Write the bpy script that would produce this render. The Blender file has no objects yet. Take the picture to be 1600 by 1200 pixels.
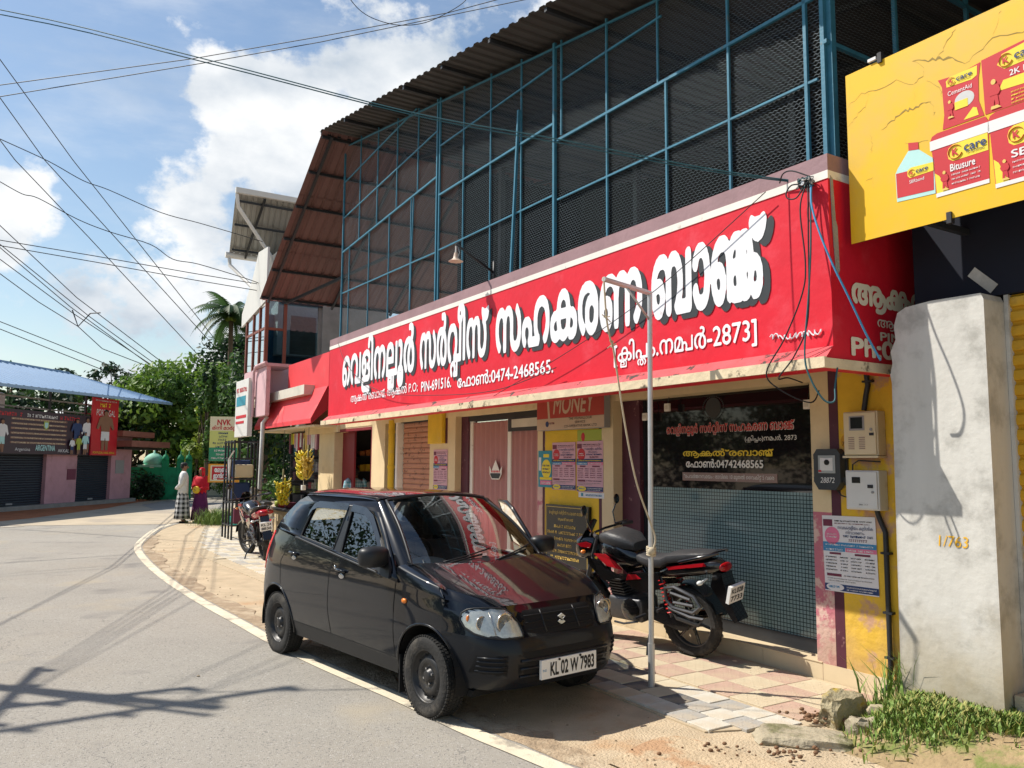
import bpy, bmesh, math, random
import numpy as np
from mathutils import Vector, Matrix, geometry
random.seed(7)
SC = bpy.context.scene
COL = SC.collection
R = math.radians
# ------------------------------------------------------------------ camera
cam = bpy.data.cameras.new('camera')
cam.sensor_width = 36.0
cam.lens = 36.0 * 1260 / 1600
cam.clip_start = 0.05
cam.clip_end = 2000
camo = bpy.data.objects.new('camera', cam)
COL.objects.link(camo)
_p, _r = R(5.69), R(0.38)
_fw = Vector((0, math.cos(_p), math.sin(_p)))
_up = Vector((0, -math.sin(_p), math.cos(_p)))
_rt = Vector((1, 0, 0))
_cx = _rt * math.cos(_r) + _up * math.sin(_r)
_cy = -_rt * math.sin(_r) + _up * math.cos(_r)
_m = Matrix((_cx, _cy, -_fw)).transposed().to_4x4()
_m.translation = (0, 0, 1.683)
camo.matrix_world = _m
SC.camera = camo
# ------------------------------------------------------------------ world and sun
SUN_AZ, SUN_EL = R(165.5), R(51)           # direction towards the sun
W = bpy.data.worlds.new('World')
SC.world = W
W.use_nodes = True
nt = W.node_tree
nt.nodes.clear()
def wn(t, **k):
    n = nt.nodes.new(t)
    for a, b in k.items():
        setattr(n, a, b)
    return n
def wl(a, b):
    nt.links.new(a, b)
def wmath(op, a, b=None, c=None):
    n = wn('ShaderNodeMath', operation=op)
    for i, v in enumerate((a, b, c)):
        if v is None: continue
        if isinstance(v, (int, float)): n.inputs[i].default_value = v
        else: wl(v, n.inputs[i])
    return n.outputs[0]
sky = wn('ShaderNodeTexSky', sky_type='NISHITA', sun_disc=False)
sky.sun_elevation = SUN_EL
sky.sun_rotation = R(-75.5)
sky.air_density = 1.3
sky.dust_density = 0.5
sky.ozone_density = 1.6
tc = wn('ShaderNodeTexCoord')
nrm = wn('ShaderNodeVectorMath', operation='NORMALIZE')
wl(tc.outputs['Generated'], nrm.inputs[0])
DIR = nrm.outputs[0]
def wnoise(scale, detail, rough, off=(0, 0, 0), stretch=(1, 1, 1)):
    mp = wn('ShaderNodeMapping')
    mp.inputs['Location'].default_value = off
    mp.inputs['Scale'].default_value = stretch
    wl(DIR, mp.inputs[0])
    n = wn('ShaderNodeTexNoise')
    n.inputs['Scale'].default_value = scale
    n.inputs['Detail'].default_value = detail
    n.inputs['Roughness'].default_value = rough
    wl(mp.outputs[0], n.inputs['Vector'])
    return n.outputs[0]
def lobe(d, width):
    v = Vector(d).normalized()
    dp = wn('ShaderNodeVectorMath', operation='DOT_PRODUCT')
    wl(DIR, dp.inputs[0]); dp.inputs[1].default_value = v
    mr = wn('ShaderNodeMapRange', interpolation_type='SMOOTHSTEP')
    mr.inputs['From Min'].default_value = math.cos(width)
    mr.inputs['From Max'].default_value = 1.0
    wl(dp.outputs['Value'], mr.inputs['Value'])
    return mr.outputs[0]
cum = wnoise(6.5, 11, 0.60, (2.3, 0.4, 0.1), (1, 1, 1.35))
big = wnoise(1.6, 3, 0.5, (0.7, 3.1, 1.0))
LOBES = [
    ((-0.266, 0.891, 0.367), R(9), 0.24),
    ((-0.148, 0.876, 0.459), R(12), 0.22),
    ((-0.348, 0.913, 0.215), R(9), 0.25),
    ((-0.406, 0.904, 0.131), R(12), 0.22),
    ((-0.524, 0.814, 0.251), R(5), 0.24),
    ((-0.480, 0.872, 0.091), R(10), 0.12),
    ((-0.032, 0.865, 0.500), R(10), 0.2),
]

acc = None
for dv, wd, k in LOBES:
    v = wmath('MULTIPLY', lobe(dv, wd), k)
    acc = v if acc is None else wmath('MAXIMUM', acc, v)
dens = wmath('ADD', wmath('MULTIPLY', cum, 0.95), wmath('MULTIPLY', big, 0.16))
dens = wmath('ADD', dens, acc)
mask = wn('ShaderNodeMapRange', interpolation_type='SMOOTHSTEP')
mask.inputs['From Min'].default_value = 0.69
mask.inputs['From Max'].default_value = 0.79
wl(dens, mask.inputs['Value'])
cir = wnoise(2.6, 7, 0.62, (0.3, 0.2, 5.0), (1.0, 2.4, 4.5))
cmask = wn('ShaderNodeMapRange', interpolation_type='SMOOTHSTEP')
cmask.inputs['From Min'].default_value = 0.42
cmask.inputs['From Max'].default_value = 0.79
cmask.inputs['To Max'].default_value = 0.42
wl(cir, cmask.inputs['Value'])
tot = wmath('MAXIMUM', mask.outputs[0], cmask.outputs[0])
shade = wnoise(6.0, 6, 0.55, (1.1, 0.2, 0.6), (1, 1, 1.6))
ramp = wn('ShaderNodeMapRange')
ramp.inputs['From Min'].default_value = 0.36
ramp.inputs['From Max'].default_value = 0.60
wl(shade, ramp.inputs['Value'])
ccol = wn('ShaderNodeMix', data_type='RGBA')
ccol.inputs['A'].default_value = (4.6, 5.2, 5.9, 1)
ccol.inputs['B'].default_value = (8.1, 8.2, 8.25, 1)
wl(ramp.outputs[0], ccol.inputs['Factor'])
skyc = wn('ShaderNodeMix', data_type='RGBA')
wl(tot, skyc.inputs['Factor'])
wl(sky.outputs[0], skyc.inputs['A'])
wl(ccol.outputs['Result'], skyc.inputs['B'])
bg = wn('ShaderNodeBackground')
bg.inputs['Strength'].default_value = 0.10
wl(skyc.outputs['Result'], bg.inputs['Color'])
wo = wn('ShaderNodeOutputWorld')
wl(bg.outputs[0], wo.inputs['Surface'])
sun = bpy.data.lights.new('sun', 'SUN')
sun.energy = 5.0
sun.angle = R(0.5)
sun.color = (1.0, 0.94, 0.84)
suno = bpy.data.objects.new('sun', sun)
COL.objects.link(suno)
_sv = Vector((math.cos(SUN_EL) * math.cos(SUN_AZ), math.cos(SUN_EL) * math.sin(SUN_AZ), math.sin(SUN_EL)))
suno.rotation_euler = _sv.to_track_quat('Z', 'Y').to_euler()
suno.location = (0, 0, 20)
SC.view_settings.view_transform = 'Standard'
SC.view_settings.look = 'None'
SC.view_settings.exposure = 0.36
SC.view_settings.gamma = 1.0
SC.view_settings.use_curve_mapping = False
SC.cycles.max_bounces = 6
SC.cycles.transparent_max_bounces = 24
SC.cycles.caustics_reflective = False
SC.cycles.caustics_refractive = False
SC.cycles.use_denoising = True
# ------------------------------------------------------------------ frames
FD = Vector((-0.5264, 0.8502))             # along the bank front, away from the camera
FN = Vector((-0.8502, -0.5264))            # out of the bank front, towards the road
W0 = Vector((2.473, 6.553))                # foot of the bank front, right corner
RZ = math.atan2(-FD.y, -FD.x)              # local x runs to the right along the front, local y inwards
def fw(x, y, z):
    """bank-front coordinates (x right, y inwards, z up) -> world"""
    q = W0 - FD * x - FN * y
    return (q.x, q.y, z)
# ------------------------------------------------------------------ mesh builder
class MB:
    def __init__(s):
        s.v = []; s.f = []; s.mi = []; s.cur = 0
    def add(s, vs, fs):
        o = len(s.v)
        s.v += [tuple(p) for p in vs]
        s.f += [tuple(i + o for i in f) for f in fs]
        s.mi += [s.cur] * len(fs)
        return s
    def box(s, x0, x1, y0, y1, z0, z1, rot=None, piv=None):
        vs = [Vector((x, y, z)) for z in (z0, z1) for y in (y0, y1) for x in (x0, x1)]
        if rot is not None:
            pv = Vector(piv) if piv else Vector(((x0 + x1) / 2, (y0 + y1) / 2, (z0 + z1) / 2))
            vs = [rot @ (p - pv) + pv for p in vs]
        return s.add(vs, [(0, 2, 3, 1), (4, 5, 7, 6), (0, 1, 5, 4), (2, 6, 7, 3), (0, 4, 6, 2), (1, 3, 7, 5)])
    def cbox(s, x0, x1, y0, y1, z0, z1, c=0.01):
        """box with chamfered edges"""
        bm = bmesh.new()
        vs = [bm.verts.new((x, y, z)) for z in (z0, z1) for y in (y0, y1) for x in (x0, x1)]
        for f in [(0, 2, 3, 1), (4, 5, 7, 6), (0, 1, 5, 4), (2, 6, 7, 3), (0, 4, 6, 2), (1, 3, 7, 5)]:
            bm.faces.new([vs[i] for i in f])
        bmesh.ops.bevel(bm, geom=list(bm.edges), offset=c, segments=2, profile=0.5, affect='EDGES')
        bm.verts.index_update()
        s.add([v.co for v in bm.verts], [[v.index for v in f.verts] for f in bm.faces])
        bm.free()
        return s
    def beam(s, p, q, w, h=None, up=(0, 0, 1)):
        h = h or w
        p, q = Vector(p), Vector(q)
        d = (q - p).normalized()
        u = Vector(up)
        a = d.cross(u)
        if a.length < 1e-4: a = d.cross(Vector((1, 0, 0)))
        a.normalize(); b = a.cross(d)
        vs = [c + a * i * w / 2 + b * j * h / 2 for c in (p, q) for i, j in ((-1, -1), (1, -1), (1, 1), (-1, 1))]
        return s.add(vs, [(3, 2, 1, 0), (4, 5, 6, 7), (0, 1, 5, 4), (1, 2, 6, 5), (2, 3, 7, 6), (3, 0, 4, 7)])
    def tube(s, pts, r, n=8, cap=True, closed=False):
        pts = [Vector(p) for p in pts]
        m = len(pts)
        rs = r if isinstance(r, (list, tuple)) else [r] * m
        vs = []
        ref = None
        for i, p in enumerate(pts):
            if closed: d = pts[(i + 1) % m] - pts[i - 1]
            else: d = pts[min(i + 1, m - 1)] - pts[max(i - 1, 0)]
            d = d.normalized() if d.length > 1e-9 else Vector((0, 0, 1))
            if ref is None:
                ref = Vector((0, 0, 1)) if abs(d.z) < 0.9 else Vector((1, 0, 0))
            a = d.cross(ref)
            if a.length < 1e-5: a = d.cross(Vector((0, 1, 0)))
            a.normalize(); b = a.cross(d).normalized(); ref = b
            vs += [p + (a * math.cos(t) + b * math.sin(t)) * rs[i] for t in [2 * math.pi * k / n for k in range(n)]]
        fs = []
        for i in range(m if closed else m - 1):
            j = (i + 1) % m
            for k in range(n):
                fs.append((i * n + k, i * n + (k + 1) % n, j * n + (k + 1) % n, j * n + k))
        if cap and not closed:
            fs.append(tuple(range(n))[::-1]); fs.append(tuple((m - 1) * n + k for k in range(n)))
        return s.add(vs, fs)
    def cyl(s, p, q, r, n=12, r2=None):
        return s.tube([p, q], [r, r if r2 is None else r2], n)
    def lathe(s, prof, c=(0, 0, 0), axis='z', n=20, cap=True):
        """prof: list of (radius, height)"""
        vs = []
        for rr, h in prof:
            for k in range(n):
                t = 2 * math.pi * k / n
                a, b = rr * math.cos(t), rr * math.sin(t)
                p = {'z': (a, b, h), 'y': (a, h, -b), 'x': (h, a, b)}[axis]
                vs.append((c[0] + p[0], c[1] + p[1], c[2] + p[2]))
        fs = []
        for i in range(len(prof) - 1):
            for k in range(n):
                fs.append((i * n + k, i * n + (k + 1) % n, (i + 1) * n + (k + 1) % n, (i + 1) * n + k))
        if cap:
            if prof[0][0] > 1e-6: fs.append(tuple(range(n))[::-1])
            if prof[-1][0] > 1e-6: fs.append(tuple((len(prof) - 1) * n + k for k in range(n)))
        return s.add(vs, fs)
    def grid(s, fn, nu, nv, flip=False):
        vs = [fn(i / nu, j / nv) for j in range(nv + 1) for i in range(nu + 1)]
        fs = []
        for j in range(nv):
            for i in range(nu):
                a = j * (nu + 1) + i
                q = (a, a + 1, a + nu + 2, a + nu + 1)
                fs.append(q[::-1] if flip else q)
        return s.add(vs, fs)
    def prism(s, poly, fn, d, flip=False):
        """poly: 2D outline; fn(u,v,w) -> 3D; extruded w from 0 to d"""
        n = len(poly)
        vs = [fn(u, v, 0) for u, v in poly] + [fn(u, v, d) for u, v in poly]
        tri = geometry.tessellate_polygon([[Vector((u, v, 0)) for u, v in poly]])
        fs = [tuple(t) for t in tri] + [tuple(n + i for i in t)[::-1] for t in tri]
        fs += [(i, (i + 1) % n, n + (i + 1) % n, n + i) for i in range(n)]
        return s.add(vs, fs)
    def sheet(s, poly, fn, holes=()):
        loops = [list(poly)] + [list(h) for h in holes]
        tri = geometry.tessellate_polygon([[Vector((u, v, 0)) for u, v in l] for l in loops])
        pts = [p for l in loops for p in l]
        return s.add([fn(u, v) for u, v in pts], [tuple(t) for t in tri])
    def ball(s, c, r, nu=12, nv=8):
        rx, ry, rz = r if isinstance(r, (list, tuple)) else (r, r, r)
        return s.grid(lambda u, v: (c[0] + rx * math.cos(2 * math.pi * u) * math.sin(math.pi * v),
                                    c[1] + ry * math.sin(2 * math.pi * u) * math.sin(math.pi * v),
                                    c[2] - rz * math.cos(math.pi * v)), nu, nv)
    def mesh(s, name, smooth=False, fix=True):
        me = bpy.data.meshes.new(name)
        me.from_pydata(s.v, [], s.f)
        if fix and len(s.f) < 60000:
            bm = bmesh.new(); bm.from_mesh(me)
            bmesh.ops.remove_doubles(bm, verts=bm.verts, dist=1e-5)
            bmesh.ops.recalc_face_normals(bm, faces=bm.faces)
            bm.to_mesh(me); bm.free()
        elif any(s.mi): me.polygons.foreach_set('material_index', s.mi)
        if smooth:
            me.polygons.foreach_set('use_smooth', [True] * len(me.polygons))
        return me
    def build(s, name, m, parent=None, smooth=False, angle=None, loc=None, rz=None, fix=True):
        me = s.mesh(name, smooth, fix)
        return link(name, me, m, parent, smooth, angle, loc, rz)
def link(name, me, m, parent=None, smooth=False, angle=None, loc=None, rz=None):
    o = bpy.data.objects.new(name, me)
    if m is not None and len(me.materials) == 0:
        for k in (m if isinstance(m, (list, tuple)) else [m]):
            me.materials.append(MAT[k] if isinstance(k, str) else k)
    COL.objects.link(o)
    if parent is not None: o.parent = parent
    if loc is not None: o.location = loc
    if rz is not None: o.rotation_euler = (0, 0, rz)
    if smooth and angle is not None:
        bm = bmesh.new(); bm.from_mesh(me)
        for e in bm.edges:
            if len(e.link_faces) == 2 and e.calc_face_angle(0) > R(angle): e.smooth = False
        bm.to_mesh(me); bm.free()
    return o
def tag(o, label=None, cat=None, group=None, kind=None):
    if label: o['label'] = label
    if cat: o['category'] = cat
    if group: o['group'] = group
    if kind: o['kind'] = kind
    return o
def thing(name, label, cat, loc=(0, 0, 0), rz=0, group=None):
    o = bpy.data.objects.new(name, None)
    COL.objects.link(o)
    o.empty_display_size = 0.1
    o.location = loc; o.rotation_euler = (0, 0, rz)
    return tag(o, label, cat, group)
def fthing(name, label, cat, x=0, y=0, z=0, group=None):
    return thing(name, label, cat, fw(x, y, z), RZ, group)
def copy_tree(o, parent=None, mats=None):
    c = o.copy(); COL.objects.link(c)
    if parent is not None: c.parent = parent
    for ch in list(o.children): copy_tree(ch, c)
    return c
# ------------------------------------------------------------------ materials
MAT = {}
def mat(name, col, rough=0.7, var=0.12, scale=6.0, metal=0.0, bump=0.0, bscale=None, spec=0.5, coat=0.0, detail=5,
        col2=None, c2scale=3.0, c2lo=0.5, c2hi=0.65, trans=0.0, alpha=1.0, emit=None, streak=False, ior=1.45):
    m = bpy.data.materials.new(name); m.use_nodes = True
    t = m.node_tree; b = t.nodes['Principled BSDF']
    L = t.links.new
    def N(ty, **k):
        n = t.nodes.new(ty)
        for a, v in k.items(): setattr(n, a, v)
        return n
    tc = N('ShaderNodeTexCoord')
    src = tc.outputs['Object']
    base = None
    if var > 0 or col2:
        nz = N('ShaderNodeTexNoise'); nz.inputs['Scale'].default_value = scale; nz.inputs['Detail'].default_value = detail
        nz.inputs['Roughness'].default_value = 0.62
        if streak:
            mp = N('ShaderNodeMapping'); mp.inputs['Scale'].default_value = (1, 1, 0.12); L(src, mp.inputs[0]); L(mp.outputs[0], nz.inputs['Vector'])
        else: L(src, nz.inputs['Vector'])
        mr = N('ShaderNodeMapRange'); mr.inputs['From Min'].default_value = 0.25; mr.inputs['From Max'].default_value = 0.75
        L(nz.outputs[0], mr.inputs['Value'])
        mx = N('ShaderNodeMix', data_type='RGBA')
        mx.inputs['A'].default_value = (*[c * (1 - var) for c in col], 1)
        mx.inputs['B'].default_value = (*[min(1, c * (1 + var)) for c in col], 1)
        L(mr.outputs[0], mx.inputs['Factor'])
        base = mx.outputs['Result']
        if col2:
            n2 = N('ShaderNodeTexNoise'); n2.inputs['Scale'].default_value = c2scale; n2.inputs['Detail'].default_value = 8
            n2.inputs['Roughness'].default_value = 0.65
            mp2 = N('ShaderNodeMapping'); mp2.inputs['Location'].default_value = (3.3, 1.7, 2.1)
            L(src, mp2.inputs[0]); L(mp2.outputs[0], n2.inputs['Vector'])
            m2 = N('ShaderNodeMapRange', interpolation_type='SMOOTHSTEP'); m2.inputs['From Min'].default_value = c2lo; m2.inputs['From Max'].default_value = c2hi
            L(n2.outputs[0], m2.inputs['Value'])
            x2 = N('ShaderNodeMix', data_type='RGBA'); L(m2.outputs[0], x2.inputs['Factor']); L(base, x2.inputs['A'])
            x2.inputs['B'].default_value = (*col2, 1)
            base = x2.outputs['Result']
        L(base, b.inputs['Base Color'])
    else:
        b.inputs['Base Color'].default_value = (*col, 1)
    b.inputs['Roughness'].default_value = rough
    b.inputs['Metallic'].default_value = metal
    b.inputs['Specular IOR Level'].default_value = spec
    b.inputs['IOR'].default_value = ior
    if coat: b.inputs['Coat Weight'].default_value = coat; b.inputs['Coat Roughness'].default_value = 0.03
    if trans: b.inputs['Transmission Weight'].default_value = trans
    if alpha < 1: b.inputs['Alpha'].default_value = alpha
    if emit:
        b.inputs['Emission Color'].default_value = (*emit[:3], 1); b.inputs['Emission Strength'].default_value = emit[3]
    if bump:
        bn = N('ShaderNodeTexNoise'); bn.inputs['Scale'].default_value = bscale or scale * 4; bn.inputs['Detail'].default_value = 6
        L(src, bn.inputs['Vector'])
        bp = N('ShaderNodeBump'); bp.inputs['Strength'].default_value = bump; bp.inputs['Distance'].default_value = 0.02
        L(bn.outputs[0], bp.inputs['Height']); L(bp.outputs[0], b.inputs['Normal'])
    MAT[name] = m
    return m
def base_dirt(name, z0, z1, col, scale=3.0, amt=.85):
    """splashed mud on the lowest part of a wall, ragged at its upper edge"""
    m = MAT[name]; t = m.node_tree; L = t.links.new; b = t.nodes['Principled BSDF']; base = b.inputs['Base Color'].links[0].from_socket
    g = t.nodes.new('ShaderNodeNewGeometry'); sp = t.nodes.new('ShaderNodeSeparateXYZ'); L(g.outputs['Position'], sp.inputs[0])
    n = t.nodes.new('ShaderNodeTexNoise'); n.inputs['Scale'].default_value = scale; n.inputs['Detail'].default_value = 8; L(g.outputs['Position'], n.inputs['Vector'])
    a = t.nodes.new('ShaderNodeMath'); a.operation = 'MULTIPLY_ADD'; a.inputs[1].default_value = -(z1 - z0) * 1.6; L(n.outputs[0], a.inputs[0]); L(sp.outputs['Z'], a.inputs[2])
    r = t.nodes.new('ShaderNodeMapRange'); r.inputs['From Min'].default_value = z1 - (z1 - z0) * .8; r.inputs['From Max'].default_value = z0 - (z1 - z0) * .8; r.inputs['To Max'].default_value = amt; L(a.outputs[0], r.inputs['Value'])
    x = t.nodes.new('ShaderNodeMix'); x.data_type = 'RGBA'; L(r.outputs[0], x.inputs['Factor']); L(base, x.inputs['A']); x.inputs['B'].default_value = (*col, 1); L(x.outputs['Result'], b.inputs['Base Color'])
def glass_mat(name, tint, refl_rough=0.02, dens=0.5, spec=0.5):
    """thin window glass: transparent with a tint, mirror by fresnel"""
    m = bpy.data.materials.new(name); m.use_nodes = True
    t = m.node_tree; t.nodes.clear(); L = t.links.new
    o = t.nodes.new('ShaderNodeOutputMaterial')
    tr = t.nodes.new('ShaderNodeBsdfTransparent'); tr.inputs[0].default_value = (*tint, 1)
    gl = t.nodes.new('ShaderNodeBsdfGlossy'); gl.inputs['Roughness'].default_value = refl_rough; gl.inputs[0].default_value = (1, 1, 1, 1)
    fr = t.nodes.new('ShaderNodeFresnel'); fr.inputs[0].default_value = 1.55
    ml = t.nodes.new('ShaderNodeMath'); ml.operation = 'MULTIPLY_ADD'; ml.inputs[1].default_value = 1.0 + spec; ml.inputs[2].default_value = 0.02
    ml.use_clamp = True
    L(fr.outputs[0], ml.inputs[0])
    mx = t.nodes.new('ShaderNodeMixShader')
    L(ml.outputs[0], mx.inputs[0]); L(tr.outputs[0], mx.inputs[1]); L(gl.outputs[0], mx.inputs[2])
    L(mx.outputs[0], o.inputs[0])
    MAT[name] = m
    return m
# ------------------------------------------------------------------ lettering
_GC = {}
def _outl(body):
    c = bpy.data.curves.new('tmp', 'FONT'); c.body = body; c.size = 1.0
    o = bpy.data.objects.new('tmp', c); COL.objects.link(o)
    dg = bpy.context.evaluated_depsgraph_get()
    oc = o.evaluated_get(dg)
    cu = oc.to_curve(dg)
    res = []
    for sp in cu.splines:
        bp = sp.bezier_points; pts = []
        if len(bp):
            n = len(bp)
            for i in range(n):
                a, b = bp[i], bp[(i + 1) % n]
                p0, p1, p2, p3 = a.co, a.handle_right, b.handle_left, b.co
                k = 1 if ((p1 - p0).length + (p3 - p2).length < 1e-4) else 6
                for q in range(k):
                    u = q / k; w = 1 - u
                    P = p0 * w ** 3 + p1 * 3 * w * w * u + p2 * 3 * w * u * u + p3 * u ** 3
                    pts.append((P.x, P.y))
        else:
            pts = [(p.co.x, p.co.y) for p in sp.points]
        if len(pts) > 2: res.append(pts)
    oc.to_curve_clear()
    bpy.data.objects.remove(o); bpy.data.curves.remove(c)
    return res
def glyph(ch):
    if ch in _GC: return _GC[ch]
    if ch == ' ': r = ([], 0.28)
    elif ch == '്':                       # chandrakkala as a filled bowl
        A = np.array([p for l in _outl(ch) for p in l]); (x0, y0), (x1, y1) = A.min(0), A.max(0); c = (x0 + x1) / 2; w = (x1 - x0) * .52; h = (y1 - y0) * .85; y0 -= .10
        r = ([[(c + w * math.cos(math.pi + math.pi * k / 10), y0 + h * .95 + h * .95 * math.sin(math.pi + math.pi * k / 10)) for k in range(11)] + [(c + w * .35, y0 + h * .78), (c - w * .35, y0 + h * .78)]], 0.04)
    else:
        g = _outl(ch)
        k = _outl('H'); kx = min(p[0] for l in k for p in l)
        both = _outl(ch + 'H')
        lx = min(p[0] for l in both[-len(k):] for p in l)
        r = (g, lx - kx)
    _GC[ch] = r
    return r
# stacked letters: list of (letter, dx, dy, sx, sy)
CONJ = {'ല്ല': [('ല', 0, 0, 1, 1), ('ല', .14, -.22, .55, .36)], 'വ്വ': [('വ', 0, 0, 1, 1), ('വ', .22, -.22, .5, .34)],
        'ക്ക': [('ക', 0, 0, .8, 1), ('ക', .42, 0, .8, 1)], 'ങ്ക': [('ങ', 0, 0, .9, 1), ('ക', .47, 0, .85, 1)],
        'ഞ്ച': [('ഞ', 0, 0, .8, 1), ('ച', .62, -.05, .6, .8)], 'മ്പ': [('മ', 0, 0, .85, 1), ('പ', .46, 0, .8, 1)],
        'ക്ല': [('ക', 0, 0, 1, 1), ('ല', .18, -.26, .6, .42)], 'പ്ത': [('പ', 0, 0, 1, 1), ('ത', .12, -.28, .6, .45)],
        'ത്ത': [('ത', 0, 0, .8, 1), ('ത', .4, 0, .8, 1)], 'ട്ട': [('ട', 0, 0, 1, 1), ('ട', .1, -.38, .7, .55)]}
def layout(s, gap=0.0):
    """-> list of outlines and total width, in em"""
    out = []; x = 0.0; i = 0
    while i < len(s):
        if s[i:i + 3] in CONJ:
            xm = x
            for ch, dx, dy, sx, sy in CONJ[s[i:i + 3]]:
                g, ad = glyph(ch)
                out += [[(x + dx + px * sx, dy + py * sy) for px, py in l] for l in g]
                xm = max(xm, x + dx + ad * sx if dy == 0 else x)
            x = xm + gap; i += 3
        else:
            g, ad = glyph(s[i])
            out += [[(x + px, py) for px, py in l] for l in g]
            x += ad + (gap if ad > .05 else 0); i += 1
    return out, x
def _fill(loops, res, x0, y0, w, h):
    SS = 3
    acc = np.zeros((h * SS, w * SS + 1), np.int32)
    for l in loops:
        P = (np.array(l) - (x0, y0)) * res * SS
        Q = np.roll(P, -1, 0)
        for (ax, ay), (bx, by) in zip(P, Q):
            if ay == by: continue
            d = 1
            if ay > by: ax, ay, bx, by, d = bx, by, ax, ay, -1
            r0 = max(0, math.ceil(ay - .5)); r1 = min(h * SS - 1, math.ceil(by - .5) - 1)
            if r1 < r0: continue
            rr = np.arange(r0, r1 + 1)
            xs = np.clip(np.ceil(ax + (rr + .5 - ay) * (bx - ax) / (by - ay) - .5).astype(int), 0, w * SS)
            np.add.at(acc, (rr, xs), d)
    m = np.cumsum(acc, 1)[:, :w * SS] != 0
    return m.reshape(h, SS, w, SS).mean((1, 3))
def _dilate(a, r):
    if r <= 0: return a
    k = int(math.ceil(r)); out = a.copy(); H, Wd = a.shape
    for dy in range(-k, k + 1):
        for dx in range(-k, k + 1):
            d = math.hypot(dx, dy)
            if d > r + .5 or (dx == 0 and dy == 0): continue
            wgt = min(1.0, r + .5 - d)
            ys, ye = max(0, dy), min(H, H + dy); xs, xe = max(0, dx), min(Wd, Wd + dx)
            out[ys:ye, xs:xe] = np.maximum(out[ys:ye, xs:xe], a[ys - dy:ye - dy, xs - dx:xe - dx] * wgt)
    return out
def _contours(a):
    """marching squares at 0.5 -> closed loops (outer counter-clockwise)"""
    a = np.pad(a, 1)
    H, Wd = a.shape
    b = a > .5
    code = b[:-1, :-1] * 1 + b[:-1, 1:] * 2 + b[1:, 1:] * 4 + b[1:, :-1] * 8
    seg = {}
    ys, xs = np.nonzero((code > 0) & (code < 15))
    T = {1: [(3, 0)], 2: [(0, 1)], 3: [(3, 1)], 4: [(1, 2)], 5: [(3, 2), (1, 0)], 6: [(0, 2)], 7: [(3, 2)], 8: [(2, 3)], 9: [(2, 0)], 10: [(0, 3), (2, 1)], 11: [(2, 1)], 12: [(1, 3)], 13: [(1, 0)], 14: [(0, 3)]}
    def key(y, x, e):
        return [(y, x, 0), (y, x + 1, 1), (y + 1, x, 0), (y, x, 1)][e]
    for y, x in zip(ys.tolist(), xs.tolist()):
        for e0, e1 in T[int(code[y, x])]:
            seg[key(y, x, e1)] = key(y, x, e0)
    loops = []
    def pt(k):
        y, x, d = k
        if d == 0:
            p, q = a[y, x], a[y, x + 1]; t = (.5 - p) / (q - p); return (x + t - .5, y + .5 - .5 + 0.0)
        p, q = a[y, x], a[y + 1, x]; t = (.5 - p) / (q - p); return (x - .5, y + t)
    while seg:
        k0 = next(iter(seg)); k = k0; l = []
        while k in seg:
            l.append(pt(k)); k = seg.pop(k)
        if len(l) > 5: loops.append(l)
    return loops
def _area(l):
    A = np.array(l); B = np.roll(A, -1, 0)
    return 0.5 * float((A[:, 0] * B[:, 1] - B[:, 0] * A[:, 1]).sum())
def _inside(p, l):
    x, y = p; c = False; n = len(l)
    for i in range(n):
        (ax, ay), (bx, by) = l[i], l[i - 1]
        if (ay > y) != (by > y) and x < (bx - ax) * (y - ay) / (by - ay) + ax: c = not c
    return c
def _simp(l, tol):
    """drop points that lie on a straight run"""
    out = [l[0]]
    for i in range(1, len(l) - 1):
        a, b, c = out[-1], l[i], l[i + 1]
        d = math.hypot(c[0] - a[0], c[1] - a[1])
        if d < 1e-9: continue
        if abs((c[0] - a[0]) * (a[1] - b[1]) - (a[0] - b[0]) * (c[1] - a[1])) / d > tol or math.hypot(b[0] - a[0], b[1] - a[1]) > 4: out.append(b)
    out.append(l[-1])
    return out
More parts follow.
